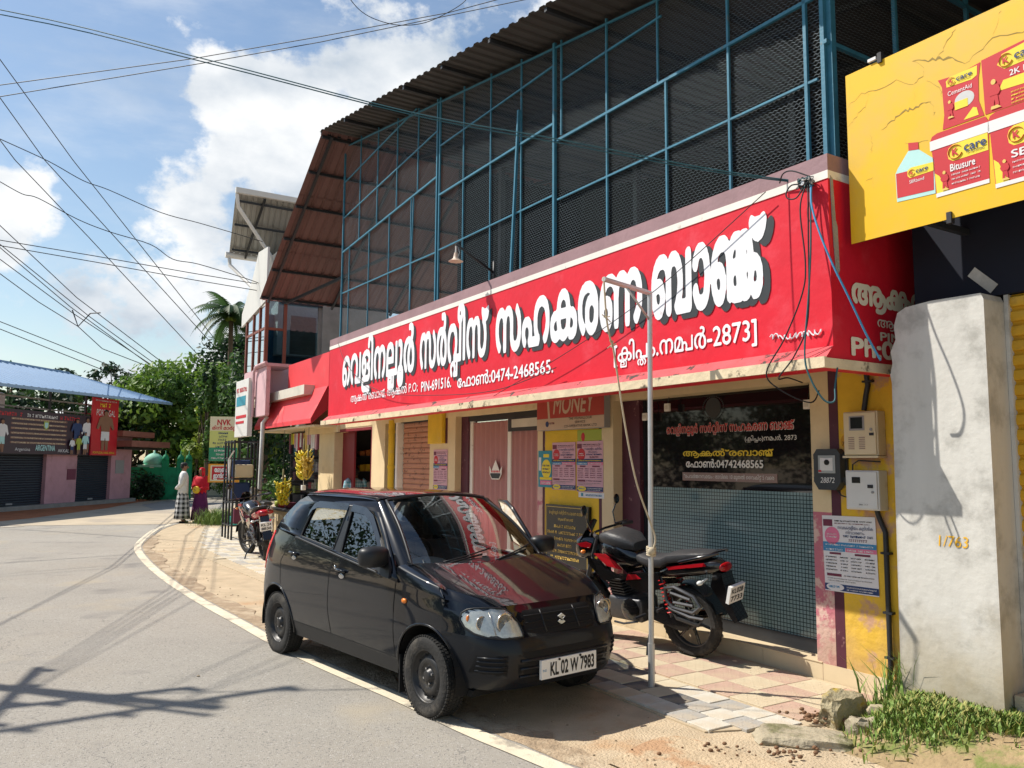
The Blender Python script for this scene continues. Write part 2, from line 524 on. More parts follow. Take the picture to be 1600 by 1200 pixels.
def text_mesh(name, s, width=None, height=None, bold=0.0, res=48, gap=0.0, skew=0.0):
    """flat lettering in the xz plane (y=0 faces -y), left foot of the baseline at the origin;
    height = size of one em; width stretches the line to that length"""
    loops, tw = layout(s, gap)
    if skew: loops = [[(x + y * skew, y) for x, y in l] for l in loops]
    A = np.concatenate([np.array(l) for l in loops])
    pad = bold + 3 / res
    x0, y0 = A.min(0) - pad; x1, y1 = A.max(0) + pad
    w, h = int((x1 - x0) * res) + 1, int((y1 - y0) * res) + 1
    a = _dilate(_fill(loops, res, x0, y0, w, h), bold * res)
    ls = [_simp(l, .04) for l in _contours(a)]
    ls = [l for l in ls if len(l) > 3]
    outer = [l for l in ls if _area(l) > 0]; holes = [l for l in ls if _area(l) < 0]
    if sum(abs(_area(l)) for l in outer) < sum(abs(_area(l)) for l in holes): outer, holes = holes, outer
    grp = [[o] for o in outer]
    bb = [(min(p[0] for p in o), max(p[0] for p in o), min(p[1] for p in o), max(p[1] for p in o)) for o in outer]
    for hl in holes:
        p = hl[0]; best = None
        for gi, o in enumerate(outer):
            q = bb[gi]
            if q[0] <= p[0] <= q[1] and q[2] <= p[1] <= q[3] and _inside(p, o):
                if best is None or abs(_area(o)) < abs(_area(outer[best])): best = gi
        if best is not None: grp[best].append(hl)
    em = height or 1.0
    gx0, gx1 = A[:, 0].min() - bold, A[:, 0].max() + bold
    kx = em if width is None else width / (gx1 - gx0)
    mb = MB()
    for gset in grp:
        mb.sheet(gset[0], lambda u, v: (((u / res + x0) - gx0) * kx, 0, (v / res + y0) * em), gset[1:])
    me = bpy.data.meshes.new(name)
    me.from_pydata(mb.v, [], mb.f)
    bm = bmesh.new(); bm.from_mesh(me)
    for f in bm.faces:
        f.normal_update()
        if f.normal.y > 0: f.normal_flip()
    bm.to_mesh(me); bm.free()
    return me
def text(name, s, m, parent, loc, width=None, height=0.1, bold=0.03, res=36, gap=0.0, rz=0.0, label=None, skew=0.0):
    o = link(name, text_mesh(name, s, width, height, bold, res, gap, skew), m, parent, loc=loc, rz=rz)
    if label: o['label'] = label
    return o
# ------------------------------------------------------------------ surface materials
def asphalt():
    m = mat('asphalt', (.345, .32, .28), .92, .12, .7, bump=.55, bscale=170, col2=(.35, .315, .265), c2scale=.45, c2lo=.45, c2hi=.75, spec=.2)
    t = m.node_tree; L = t.links.new; b = t.nodes['Principled BSDF']; tc = t.nodes.new('ShaderNodeTexCoord')
    base = b.inputs['Base Color'].links[0].from_socket
    def layer(base, val, lo, hi, col, smooth=True):
        r = t.nodes.new('ShaderNodeMapRange'); r.inputs['From Min'].default_value = lo; r.inputs['From Max'].default_value = hi; L(val, r.inputs['Value'])
        x = t.nodes.new('ShaderNodeMix'); x.data_type = 'RGBA'; L(r.outputs[0], x.inputs['Factor']); L(base, x.inputs['A']); x.inputs['B'].default_value = (*col, 1)
        return x.outputs['Result']
    def noise(sc, det=4, off=0):
        mp = t.nodes.new('ShaderNodeMapping'); mp.inputs['Location'].default_value = (off, off * .7, 0); L(tc.outputs['Object'], mp.inputs[0])
        n = t.nodes.new('ShaderNodeTexNoise'); n.inputs['Scale'].default_value = sc; n.inputs['Detail'].default_value = det; L(mp.outputs[0], n.inputs['Vector']); return n.outputs[0]
    v = t.nodes.new('ShaderNodeTexVoronoi'); v.inputs['Scale'].default_value = 95; L(tc.outputs['Object'], v.inputs['Vector'])
    base = layer(base, v.outputs['Color'], .72, .9, (.43, .40, .36)); v2 = t.nodes.new('ShaderNodeTexVoronoi'); v2.inputs['Scale'].default_value = 120; L(tc.outputs['Object'], v2.inputs['Vector'])
    base = layer(base, v2.outputs['Color'], .75, .9, (.19, .18, .17))
    base = layer(base, noise(1.1, 8, 5), .60, .74, (.23, .215, .20))          # dull stains
    base = layer(base, noise(.8, 9, 9), .60, .78, (.42, .36, .27))            # dust
    c = t.nodes.new('ShaderNodeTexVoronoi'); c.feature = 'DISTANCE_TO_EDGE'; c.inputs['Scale'].default_value = .42
    w = t.nodes.new('ShaderNodeVectorMath'); w.operation = 'ADD'; nn = t.nodes.new('ShaderNodeTexNoise'); nn.inputs['Scale'].default_value = 2.5; nn.inputs['Detail'].default_value = 6; L(tc.outputs['Object'], nn.inputs['Vector'])
    sc_ = t.nodes.new('ShaderNodeVectorMath'); sc_.operation = 'SCALE'; sc_.inputs['Scale'].default_value = .7; L(nn.outputs['Color'], sc_.inputs[0]); L(tc.outputs['Object'], w.inputs[0]); L(sc_.outputs[0], w.inputs[1]); L(w.outputs[0], c.inputs['Vector'])
    inv = t.nodes.new('ShaderNodeMath'); inv.operation = 'SUBTRACT'; inv.inputs[0].default_value = .0035; L(c.outputs['Distance'], inv.inputs[1])
    base = layer(base, inv.outputs[0], .001, .0036, (.20, .19, .175))
    L(base, b.inputs['Base Color'])
asphalt()
mat('old_concrete', (.46, .385, .285), .92, .14, 1.2, bump=.3, bscale=60, col2=(.36, .31, .25), c2scale=.5, spec=.2)
mat('sand', (.50, .40, .275), .95, .2, 3.5, bump=.8, bscale=60, col2=(.47, .30, .17), c2scale=1.1, c2lo=.55, c2hi=.74, spec=.15, detail=10)
mat('red_soil', (.42, .17, .085), .96, .25, 3, bump=.8, bscale=30, spec=.1)
mat('orange_soil', (.50, .39, .26), .96, .2, 5, bump=.9, bscale=50, col2=(.45, .28, .165), c2scale=2.2, c2lo=.52, c2hi=.62, spec=.1, detail=10)
mat('sand_film', (.40, .32, .22), .95, .2, 5, col2=(.29, .26, .225), c2scale=6, c2lo=.42, c2hi=.6)
mat('line_paint', (.66, .58, .44), .85, .18, 4, col2=(.34, .30, .24), c2scale=4, c2lo=.50, c2hi=.64, bump=.3, bscale=80)
mat('far_field', (.09, .13, .04), .95, .3, .3)
def wso(x, y):
    """world -> (s, out) along and out of the bank front"""
    d = Vector((x, y)) - W0
    return d.dot(FD), d.dot(FN)
def flat(name, poly, z, m, parent=None, kind='structure', cat=None):
    mb = MB(); mb.sheet(poly, lambda u, v: (u, v, z))
    me = bpy.data.meshes.new(name); me.from_pydata(mb.v, [], mb.f)
    bm = bmesh.new(); bm.from_mesh(me)
    for f in bm.faces:
        f.normal_update()
        if f.normal.z < 0: f.normal_flip()
    bm.to_mesh(me); bm.free()
    o = link(name, me, m, parent)
    if parent is None: tag(o, kind=kind)
    return o
g0 = MB(); g0.grid(lambda u, v: ((u - .5) * 1200, (v - .5) * 1200, 0), 8, 8)
tag(g0.build('ground', 'sand'), 'tan sandy ground beside and beyond the road', kind='structure')
EDGE = [(9, -7), (5, -1.6), (2.6, 1.7), (1.3, 3.35), (.10, 4.78), (-.34, 5.27), (-.77, 5.87), (-1.55, 6.79), (-2.27, 7.74), (-2.87, 8.62), (-3.88, 10.05),
        (-5.22, 12.12), (-6.45, 14.23), (-7.5, 16.22), (-8.36, 18.59), (-9.0, 20.6), (-9.26, 22.02)]
def chaikin(p, n=2):
    for _ in range(n):
        q = [p[0]]
        for a, b in zip(p, p[1:]):
            q += [(a[0] * .75 + b[0] * .25, a[1] * .75 + b[1] * .25), (a[0] * .25 + b[0] * .75, a[1] * .25 + b[1] * .75)]
        p = q + [p[-1]]
    return p
EDGES = chaikin(EDGE)
road = [(x + .18, y + .1) for x, y in EDGES] + [(-9.5, 26), (-10.6, 31), (-13.0, 39), (-18, 50), (-30, 62), (-33, 60), (-21, 46), (-15.2, 36), (-14.2, 30), (-13.2, 23), (-13.6, 19), (-16, 13), (-22, 4), (-26, -6), (-20, -12), (6, -12)]
tag(flat('road', road, .006, 'asphalt'), 'grey asphalt road curving left past the bank')
apron = [(-13.2, 21.2), (-9.3, 22.1), (-9.55, 26), (-10.3, 29.6), (-12.2, 28.2), (-14.3, 31.5), (-15.3, 34.5), (-15.9, 33.4), (-14.9, 29.5), (-14.3, 24), (-14.6, 20.6)]
tag(flat('concrete_apron', apron, .011, 'old_concrete'), 'pale dusty concrete strip across the road in front of the shuttered shops')
soil = [(-14.4, 20.4), (-14.1, 24), (-14.6, 29.5), (-15.4, 33.2), (-15.9, 36.2), (-17.6, 36.6), (-17.2, 30), (-17.3, 24), (-18, 18), (-15.2, 17)]
tag(flat('soil_verge', soil, .016, 'red_soil'), 'strip of reddish soil in front of the shuttered shops')
def ribbon(pts, w, z):
    mb = MB(); n = len(pts); L = []; Rr = []
    for i in range(n):
        a, b = Vector(pts[max(i - 1, 0)]), Vector(pts[min(i + 1, n - 1)])
        d = (b - a).normalized(); nn = Vector((-d.y, d.x)); p = Vector(pts[i])
        L.append((*(p + nn * w / 2), z)); Rr.append((*(p - nn * w / 2), z))
    mb.add(L + Rr, [(i, i + 1, n + i + 1, n + i) for i in range(n - 1)])
    return mb
def upmesh(mb, name):
    me = bpy.data.meshes.new(name); me.from_pydata(mb.v, [], mb.f)
    bm = bmesh.new(); bm.from_mesh(me)
    for f in bm.faces:
        f.normal_update()
        if f.normal.z < 0: f.normal_flip()
    bm.to_mesh(me); bm.free()
    return me
lp = [p for p in EDGES if p[1] > -3]
tag(link('road_edge_line', upmesh(ribbon([(x + .05, y + .03) for x, y in lp], .13, .012), 'road_edge_line'), 'line_paint'), 'worn pale edge line painted along the curve of the road', kind='structure')
tag(link('road_edge_line', upmesh(ribbon([(-14.6, 18.2), (-13.2, 20.3), (-12.55, 21.05)], .13, .021), 'road_edge_line'), 'line_paint'), 'short pale edge line on the far left side of the road', kind='structure')
# orange soil over the shoulder beside the pavement, and a rutted edge of broken asphalt
osoil = chaikin([(.55, 4.75), (.95, 5.25), (1.18, 5.12), (1.55, 4.72), (1.95, 4.35), (2.6, 4.35), (3.4, 4.1), (4.6, 3.2), (4.0, 2.2), (2.9, 2.9), (2.2, 3.5), (1.5, 3.9), (.95, 4.2), (.55, 4.75)], 2)
tag(flat('orange_soil_patch', osoil[:-1], .012, 'orange_soil'), 'orange soil patch in front of the pavement')
rv = random.Random(77); vp = [p for p in EDGES if 3 < p[1] < 19]; Lf = []; Rt = []
vp = [(vp[i][0] + (vp[i + 1][0] - vp[i][0]) * f / 4, vp[i][1] + (vp[i + 1][1] - vp[i][1]) * f / 4) for i in range(len(vp) - 1) for f in range(4)]
for i, p in enumerate(vp):
    a, b = Vector(vp[max(i - 1, 0)]), Vector(vp[min(i + 1, len(vp) - 1)]); d = (b - a).normalized(); nn = Vector((d.y, -d.x)); q = Vector(p)
    Lf.append((*(q + nn * (.14 + rv.uniform(0, .02))), .0085)); Rt.append((*(q + nn * (.36 + .05 * math.sin(i * .31) + .03 * math.sin(i * 1.1) + rv.uniform(-.015, .015))), .0085))
mat('verge_soil', (.33, .245, .16), .96, .3, 9, bump=.9, bscale=45, col2=(.47, .375, .26), c2scale=4, c2lo=.46, c2hi=.62, detail=10); mb = MB(); n = len(Lf); mb.add(Lf + Rt, [(i, i + 1, n + i + 1, n + i) for i in range(n - 1)])
tag(link('verge_soil', upmesh(mb, 'verge_soil'), 'verge_soil'), 'ragged strip of brown soil along the inside of the edge line', kind='structure')
# pebbles and crumbs along the road edge
pb = MB()
for k in range(420):
    i = random.randrange(len(EDGES) - 1); a = Vector(EDGES[i]); b = Vector(EDGES[i + 1])
    if a.y < 2 or a.y > 17: continue
    t = random.random(); p = a.lerp(b, t); d = (b - a).normalized(); nn = Vector((d.y, -d.x))
    q = p + nn * (random.random() ** 1.6 * 1.1 + (.12 if random.random() < .85 else -.9))
    r = random.uniform(.003, .011) * (1.8 if random.random() < .06 else 1)
    pb.ball((q.x, q.y, r * .5), (r, r * random.uniform(.6, 1), r * .7), 5, 3)
for k in range(160):
    q = Vector((random.uniform(.6, 2.6), random.uniform(3.5, 5.0))); r = random.uniform(.003, .010)
    pb.ball((q.x, q.y, r * .5 + .012), (r, r * .8, r * .7), 5, 3)
mat('pebble', (.36, .28, .19), .95, .4, 20)
tag(pb.build('pebbles', 'pebble', fix=False), 'small pebbles scattered along the road shoulder', kind='stuff')
# ------------------------------------------------------------------ pavement of single tiles
for nm, c in (('tile_yellow', (.53, .445, .31)), ('tile_pink', (.46, .31, .24)), ('tile_white', (.56, .53, .46)), ('tile_grey', (.35, .34, .32)),
              ('tile_dark', (.10, .105, .115)), ('tile_cream', (.56, .49, .36))):
    mat(nm, c, .8, .16, 7, bump=.25, bscale=90, col2=tuple(v * .5 + .5 * w for v, w in zip(c, (.50, .40, .27))), c2scale=2.6, c2lo=.44, c2hi=.62)
PZ = .022
PEDGE = [(-8.3, 22.5), (-7.66, 19.82), (-6.4, 16.43), (-5.39, 14.43), (-4.15, 12.59), (-3.48, 11.58), (-2.4, 10.2), (-.6, 8.2)]
so = [wso(*p) for p in PEDGE]
slab = MB()
outl = [(0.88, -.02), (.80, -.75), (.42, -1.72), (-7.0, -1.72)] + [(-s, -o) for s, o in reversed(so) if s > 5.5] + [(-19.5, -.02)]
slab.prism(outl, lambda u, v, w: (u, v, PZ - .012 + w), -(PZ - .012) - .04)
mat('pavement_bed', (.46, .37, .25), .95, .2, 8)
pav = tag(slab.build('pavement', 'pavement_bed', loc=(W0.x, W0.y, 0), rz=RZ), 'tiled pavement in front of the bank', kind='structure')
def tile_mesh(w, d, ribs, diag):
    """unit tile, top at z 0: a chamfered slab with low ribs"""
    mb = MB(); c = .0025; h = .02
    P = lambda a, z: [(-w / 2 + a, -d / 2 + a, z), (w / 2 - a, -d / 2 + a, z), (w / 2 - a, d / 2 - a, z), (-w / 2 + a, d / 2 - a, z)]
    mb.add(P(0, -h) + P(0, -c) + P(c, 0), [(0, 1, 5, 4), (1, 2, 6, 5), (2, 3, 7, 6), (3, 0, 4, 7), (4, 5, 9, 8), (5, 6, 10, 9), (6, 7, 11, 10), (7, 4, 8, 11), (8, 9, 10, 11)])
    if ribs:
        n = ribs
        for i in range(n):
            for j in range(n):
                x = (-.5 + (i + .5) / n) * w * .9; y = (-.5 + (j + .5) / n) * d * .9; a = w / n * .30
                if diag and (i + j) % 2: continue
                mb.add([(x - a, y - a * .5, .0005), (x + a, y - a * .5, .0005), (x + a, y + a * .5, .0005), (x - a, y + a * .5, .0005), (x, y, .0032)], [(0, 1, 4), (1, 2, 4), (2, 3, 4), (3, 0, 4)])
    return upmesh(mb, 'tile')
TM = {}
def tile(x, y, kind, w, d, ribs=0, diag=False, dz=0.0):
    k = (kind, w, d, ribs, diag)
    if k not in TM:
        TM[k] = tile_mesh(w, d, ribs, diag); TM[k].materials.append(MAT[kind])
    o = bpy.data.objects.new('tile', TM[k]); COL.objects.link(o); o.parent = pav
    o.location = (x, y, PZ + dz); o.rotation_euler = (random.uniform(-.004, .004), random.uniform(-.004, .004), random.uniform(-.006, .006))
    return o
ntile = 0
for i in range(-2, 13):                     # checkered yellow and pink squares
    for j in range(3):
        s = .03 + .31 * i + .155; o = .095 + .31 * j + .155
        if s < -.62 + .0 * j: continue
        tile(-s, -o, 'tile_pink' if (i + j) % 2 == 0 else 'tile_yellow', .304, .304, 6 if s < 2.6 else 0, True, random.uniform(-.002, .002)); ntile += 1
rg = random.Random(3)
for j in range(3):                          # running rows of small grey tiles
    for i in range(-3, 20):
        s = -.23 + .207 * i + (.09 if j % 2 else 0) + .1; o = 1.065 + .212 * j + .105
        if s < -.75 + .14 * j: continue
        kd = rg.choices(['tile_white', 'tile_grey', 'tile_dark', 'tile_cream'], [4, 2.2, 1.6, 2])[0]
        tile(-s, -o, kd, .2, .205, 4 if s < 2 and kd in ('tile_grey', 'tile_dark') else 0, True, rg.uniform(-.003, .003)); ntile += 1
rest = MB(); rest2 = MB()
import bisect
sl = sorted((s, o) for s, o in so)
def edge_out(s):
    for (a, oa), (b, ob) in zip(sl, sl[1:]):
        if a <= s <= b: return oa + (ob - oa) * (s - a) / (b - a)
    return 1.7
far = []
for i in range(0, 60):
    for j in range(0, 22):
        s = 5.7 + .30 * i + (.15 if j % 2 else 0); o = .12 + .17 * j
        if o > edge_out(s) - .2 or s > 17.5: continue
        far.append((s, o, (i + j // 2) % 2))
far.sort(key=lambda q: q[0] - q[1] * .8)
for k, (s, o, c) in enumerate(far):
    kd = 'tile_white' if c else 'tile_cream'
    if ntile < 290 and o > .8 and 8 < s < 15: tile(-s, -o, kd if rg.random() < .8 else 'tile_grey', .293, .163, 0, False, rg.uniform(-.002, .002)); ntile += 1
    else:
        m = rest if c else rest2
        m.box(-s - .145, -s + .145, -o - .08, -o + .08, PZ - .01, PZ + rg.uniform(-.002, .001))
for m, k in ((rest, 'tile_white'), (rest2, 'tile_cream')):
    tag(m.build('tiles', k, pav, fix=False), kind='stuff')
# broken concrete edge at the right end of the pavement
mat('rough_concrete', (.36, .31, .22), .95, .3, 7, bump=1.0, bscale=26, col2=(.17, .16, .08), c2scale=4, c2lo=.48, c2hi=.62)
def boulder(name, label, cat, loc, size, seed, m='rough_concrete', rz=0, cuts=7, jag=.22):
    rr = random.Random(seed); bm = bmesh.new()
    bmesh.ops.create_cube(bm, size=1.0)
    bmesh.ops.subdivide_edges(bm, edges=bm.edges, cuts=cuts, use_grid_fill=True)
    from mathutils import noise
    for v in bm.verts:
        n = v.co.normalized() * .62
        v.co = v.co.lerp(n, .38)
        d = noise.noise_vector(v.co * 2.1 + Vector((seed * 3.1, seed, 0))) * jag + noise.noise_vector(v.co * 5.3 + Vector((seed, 0, seed))) * jag * .5 + noise.noise_vector(v.co * 13 + Vector((seed, seed, 0))) * jag * .22
        v.co += d
        v.co = Vector((v.co.x * size[0], v.co.y * size[1], (v.co.z + .5) * size[2]))
    me = bpy.data.meshes.new(name); bm.to_mesh(me); bm.free()
    me.polygons.foreach_set('use_smooth', [True] * len(me.polygons))
    o = link(name, me, m, None, True, 35, loc, rz)
    return tag(o, label, cat)

# ------------------------------------------------------------------ bank building
mat('red_paint', (.66, .012, .03), .55, .10, 2.2, bump=.15, bscale=12, col2=(.70, .05, .075), c2scale=2.4, c2lo=.52, c2hi=.75, spec=.35)
mat('mauve_paint', (.30, .185, .20), .8, .16, 3, bump=.2, bscale=25)
mat('white_paint', (.78, .74, .68), .75, .08, 3, col2=(.5, .44, .38), c2scale=7, c2lo=.58, c2hi=.72)
mat('lip_red', (.60, .08, .09), .8, .22, 4, bump=.3, bscale=20, col2=(.05, .035, .03), c2scale=5.5, c2lo=.545, c2hi=.64)
mat('lip_cream', (.68, .56, .38), .85, .18, 5, bump=.3, bscale=20, col2=(.09, .07, .045), c2scale=4.5, c2lo=.56, c2hi=.66)
mat('cream_paint', (.70, .55, .33), .8, .10, 2.5, bump=.15, bscale=25, col2=(.50, .38, .23), c2scale=1.8, c2lo=.55, c2hi=.75)
mat('yellow_paint', (.72, .46, .03), .75, .12, 3, bump=.3, bscale=18, col2=(.55, .36, .14), c2scale=2.6, c2lo=.55, c2hi=.7)
mat('yellow_worn', (.74, .46, .035), .8, .14, 3, bump=.5, bscale=14, col2=(.52, .30, .19), c2scale=3.4, c2lo=.50, c2hi=.60)
mat('pink_peel', (.62, .42, .36), .85, .18, 6, bump=.5, bscale=18, col2=(.50, .16, .20), c2scale=5, c2lo=.48, c2hi=.56)
mat('purple_stripe', (.085, .02, .035), .6, .2, 5, col2=(.3, .16, .15), c2scale=9, c2lo=.62, c2hi=.7)
mat('blue_steel', (.036, .165, .25), .5, .22, 9, bump=.1, col2=(.10, .13, .14), c2scale=10, c2lo=.6, c2hi=.72)
mat('wire_steel', (.165, .205, .23), .5, .15, 9, metal=.2)
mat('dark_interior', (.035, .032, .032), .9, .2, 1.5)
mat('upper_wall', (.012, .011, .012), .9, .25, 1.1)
mat('roof_sheet', (.08, .075, .07), .6, .18, 1.5, metal=.35, bump=.1, streak=True)
mat('maroon_sheet', (.14, .07, .064), .55, .16, 1.4, metal=.1, streak=True)
mat('black_steel', (.022, .024, .028), .5, .2, 8)
mat('step_tile', (.66, .54, .36), .45, .08, 3, col2=(.50, .40, .27), c2scale=2.4, c2lo=.55, c2hi=.72)
mat('pink_curtain', (.40, .19, .18), .8, .08, 2)
mat('brown_shutter', (.46, .22, .14), .75, .14, 3, col2=(.16, .07, .045), c2scale=11, c2lo=.58, c2hi=.62)
mat('maroon_frame', (.20, .012, .02), .5, .12, 4)
mat('orange_goods', (.5, .16, .04), .7, .5, 30)
mat('plaster', (.60, .56, .48), .9, .15, 2, bump=.2)
mat('letter_white', (.80, .80, .84), .7, .07, 6, col2=(.62, .58, .60), c2scale=5, c2lo=.6, c2hi=.75)
mat('letter_shadow', (.028, .034, .04), .7, .2, 6)
mat('letter_cream', (.80, .72, .56), .7, .1, 6)
GZ = .03
bank = fthing('bank_building', 'two storey bank with red painted sign parapet and blue framed wire mesh upper floor', 'building', 0, 0, 0)
PX = lambda s: -s
def part(name, m, parent=bank, smooth=False, angle=None, fix=True):
    """decorator-free builder: returns (MB, finish)"""
    mb = MB()
    return mb, lambda: mb.build(name, m, parent, smooth, angle, fix=fix)
def bx(name, m, x0, x1, y0, y1, z0, z1, parent=bank, c=0):
    mb = MB()
    if c: mb.cbox(x0, x1, y0, y1, z0, z1, c)
    else: mb.box(x0, x1, y0, y1, z0, z1)
    return mb.build(name, m, parent)
XR, XL = .37, -11.2
# parapet with its flared lip and side return
pp = MB()
prof = [(-.25, 2.60), (-.25, 4.12), (-.05, 4.12), (-.05, 2.44), (-.37, 2.44), (-.37, 2.505)]
pp.prism(prof, lambda u, v, w: (XL + w, u, v), XR - XL)
parapet = pp.build('parapet', 'red_paint', bank)
rp = MB()
rp.box(XR - .2, XR - .002, -.05, 3.4, 2.44, 4.118)
ret = rp.build('parapet_return', 'red_paint', bank)
lip = MB()
lip.add([(XL, -.254, 2.603), (XR + .001, -.254, 2.603), (XR + .03, -.375, 2.507), (XL, -.375, 2.507)], [(0, 1, 2, 3)])
lip.build('lip', 'lip_red', parapet)
fas = MB(); fas.box(XL, XR + .03, -.40, -.373, 2.425, 2.508)
fas.box(XR + .003, XR + .03, -.372, .6, 2.425, 2.50)
fas.build('lip_edge', 'lip_cream', parapet)
b1 = MB(); b1.box(XL - .002, XR + .004, -.254, -.046, 3.99, 4.124); b1.box(XR - .19, XR + .004, -.0455, 3.4, 3.99, 4.123)
b1.build('mauve_band', 'mauve_paint', parapet)
b2 = MB(); b2.box(XL - .003, XR + .006, -.257, -.20, 3.925, 3.99); b2.box(XR - .1, XR + .006, -.1995, 3.4, 3.926, 3.989)
b2.build('white_stripe', 'white_paint', parapet)
mat('bare_cement', (.33, .31, .28), .95, .2, 8, bump=.6)
pe = MB(); pe.prism([(.02, 3.95), (.05, 3.93), (.07, 3.6), (.09, 3.55), (.10, 3.2), (.06, 3.15), (.04, 3.4), (.03, 3.6)], lambda u, v, w: (XR + .003 + w, -.25 + u, v), .006)
pe.build('peeled_patch', 'bare_cement', parapet)
soff = bx('soffit', 'cream_paint', XL, XR - .2, -.05, 2.2, 2.69, 2.74)
# lettering on the parapet
YS = -.258
def sign_word(s, s0, s1, z, em, bold=.045, gap=.02):
    w = s0 - s1
    text('letter_shadow', s, 'letter_shadow', parapet, (-s0 + .075, -.2565, z - .055), w, em, bold, 40, gap)
    text('lettering', s, 'letter_white', parapet, (-s0, YS - .002, z), w, em, bold, 40, gap)
sign_word('െവളിനല്ലൂർ', 10.43, 7.18, 3.14, .93)
sign_word('സർവ്വീസ്', 7.0, 4.86, 3.13, .93)
sign_word('സഹകരണ', 4.70, 1.80, 3.12, .94, .05)
sign_word('ബാങ്ക്', 1.68, .22, 3.13, .97, .055)
text('lettering', 'ആക്കൽ ്രബാഞ്ച്, ആക്കൽ P.O;', 'letter_white', parapet, (-9.95, YS, 2.80), 2.90, .20, .025, 28)
text('lettering', 'PIN-691516.', 'letter_white', parapet, (-6.93, YS, 2.775), 1.0, .22, .035, 32)
text('lettering', 'േഫാൺ:0474-2468565.', 'letter_white', parapet, (-5.75, YS, 2.745), 2.38, .225, .035, 32)
text('lettering', '[ക്ലിപ്തം.നമ്പർ-2873]', 'letter_white', parapet, (-2.27, YS, 2.745), 1.91, .25, .03, 36)
sg_ = MB(); sg_.tube([(-.22 + .5 * k / 60 + .012 * math.sin(k * .9), -.262, 2.725 + .022 * math.sin(k * 1.1) + (.02 if k < 12 else 0)) for k in range(61)], .006, 5); sg_.build('signature', 'letter_white', parapet)
# side return lettering (faces right)
def side_text(s, y, z, w, em, bold):
    text('lettering', s, 'letter_cream', parapet, (XR + .009, y, z), w, em, bold, 32, rz=math.pi / 2)
side_text('ആക്കൽ ്രബാ', -.02, 2.965, 1.9, .27, .06)
side_text('ആക്കൽ', .30, 2.80, .6, .11, .03)
side_text('PIN-691', .33, 2.69, .6, .10, .04)
side_text('Ph:0474-24', -.05, 2.545, 1.5, .20, .05)
# ---- ground floor front
WT = 2.57
bx('yellow_wall', 'yellow_worn', .21, 1.0, 0, .25, 0, 2.572)
bx('purple_stripe', 'purple_stripe', .125, .21, -.002, .25, 0, WT)
bx('pilaster', 'pink_peel', -.05, .125, -.004, .25, 0, 1.32)
bx('pilaster', 'cream_paint', -.05, .125, -.004, .25, 1.32, WT)
bx('lintel', 'cream_paint', -12.35, -.05, .0, .25, 2.375, WT)
bx('frame', 'purple_stripe', -2.60, -2.31, .12, .25, .146, 2.375)
bx('pilaster', 'cream_paint', -2.80, -2.60, -.004, .25, .9, 2.375)
bx('pilaster', 'pink_peel', -2.80, -2.60, -.004, .25, 0, .9)
bx('yellow_panel', 'yellow_paint', -3.92, -2.86, 0, .25, 0, 2.375)
bx('purple_stripe', 'purple_stripe', -2.86, -2.80, .002, .25, 0, 2.375)
bx('purple_stripe', 'purple_stripe', -3.97, -3.92, .002, .25, 0, 2.375)
bx('pilaster', 'cream_paint', -4.08, -3.97, -.002, .25, 1.45, 2.375)
bx('pilaster', 'pink_peel', -4.08, -3.97, -.002, .25, 0, 1.45)
bx('pilaster', 'cream_paint', -7.12, -6.27, 0, .25, 0, 2.375)
bx('yellow_box', 'yellow_paint', -7.06, -6.58, -.07, -.002, 1.99, 2.50, c=.01)
bx('purple_stripe', 'purple_stripe', -6.58, -6.52, -.005, -.001, 1.99, 2.37)
bx('wall', 'cream_paint', -9.5, -8.90, 0, .25, 0, 2.375)
bx('dark_slot', 'dark_interior', -8.90, -8.70, .1, .25, 0, 2.375)
yp = MB(); yp.cyl((-8.57, -.02, .05), (-8.57, -.02, 2.42), .055, 12)
for z in (.8, 1.6, 2.2): yp.cyl((-8.57, -.02, z), (-8.57, -.02, z + .05), .066, 12)
yp.build('drain_pipe', 'yellow_paint', bank, True, 40)
bx('door_post', 'white_paint', -8.42, -8.34, -.01, .2, 0, 2.375)
bx('wall', 'cream_paint', -12.35, -11.5, 0, .25, 0, 2.375)
bx('head_wall', 'cream_paint', -11.52, -9.48, .01, .25, 2.352, 2.376)
# glazed entrance with a dotted film on its lower half
def film_mat():
    m = bpy.data.materials.new('dotted_film'); m.use_nodes = True
    t = m.node_tree; L = t.links.new; b = t.nodes['Principled BSDF']
    tc = t.nodes.new('ShaderNodeTexCoord'); sp = t.nodes.new('ShaderNodeSeparateXYZ'); L(tc.outputs['Object'], sp.inputs[0])
    def M(op, a, bb=None):
        n = t.nodes.new('ShaderNodeMath'); n.operation = op
        for i, v in enumerate((a, bb)):
            if v is None: continue
            if isinstance(v, (int, float)): n.inputs[i].default_value = v
            else: L(v, n.inputs[i])
        return n.outputs[0]
    fx = M('FRACT', M('MULTIPLY', sp.outputs['X'], 1 / .034)); fz = M('FRACT', M('MULTIPLY', sp.outputs['Z'], 1 / .034))
    k = M('MULTIPLY', M('GREATER_THAN', fx, .2), M('GREATER_THAN', fz, .2))
    mx = t.nodes.new('ShaderNodeMix'); mx.data_type = 'RGBA'; L(k, mx.inputs['Factor'])
    mx.inputs['A'].default_value = (.025, .04, .045, 1); mx.inputs['B'].default_value = (.20, .30, .305, 1)
    L(mx.outputs['Result'], b.inputs['Base Color']); b.inputs['Roughness'].default_value = .12; b.inputs['Specular IOR Level'].default_value = .6
    MAT['dotted_film'] = m
film_mat()
mat('tinted_glass', (.012, .010, .012), .03, 0, spec=.5)
mat('aluminium', (.62, .62, .60), .35, .05, 10, metal=.8)
GX0, GX1, GY = -2.33, -.05, .20
gd = fthing('glass_front', 'dark tinted bank window with dotted film below and red Malayalam lettering', 'window', 0, GY, 0)
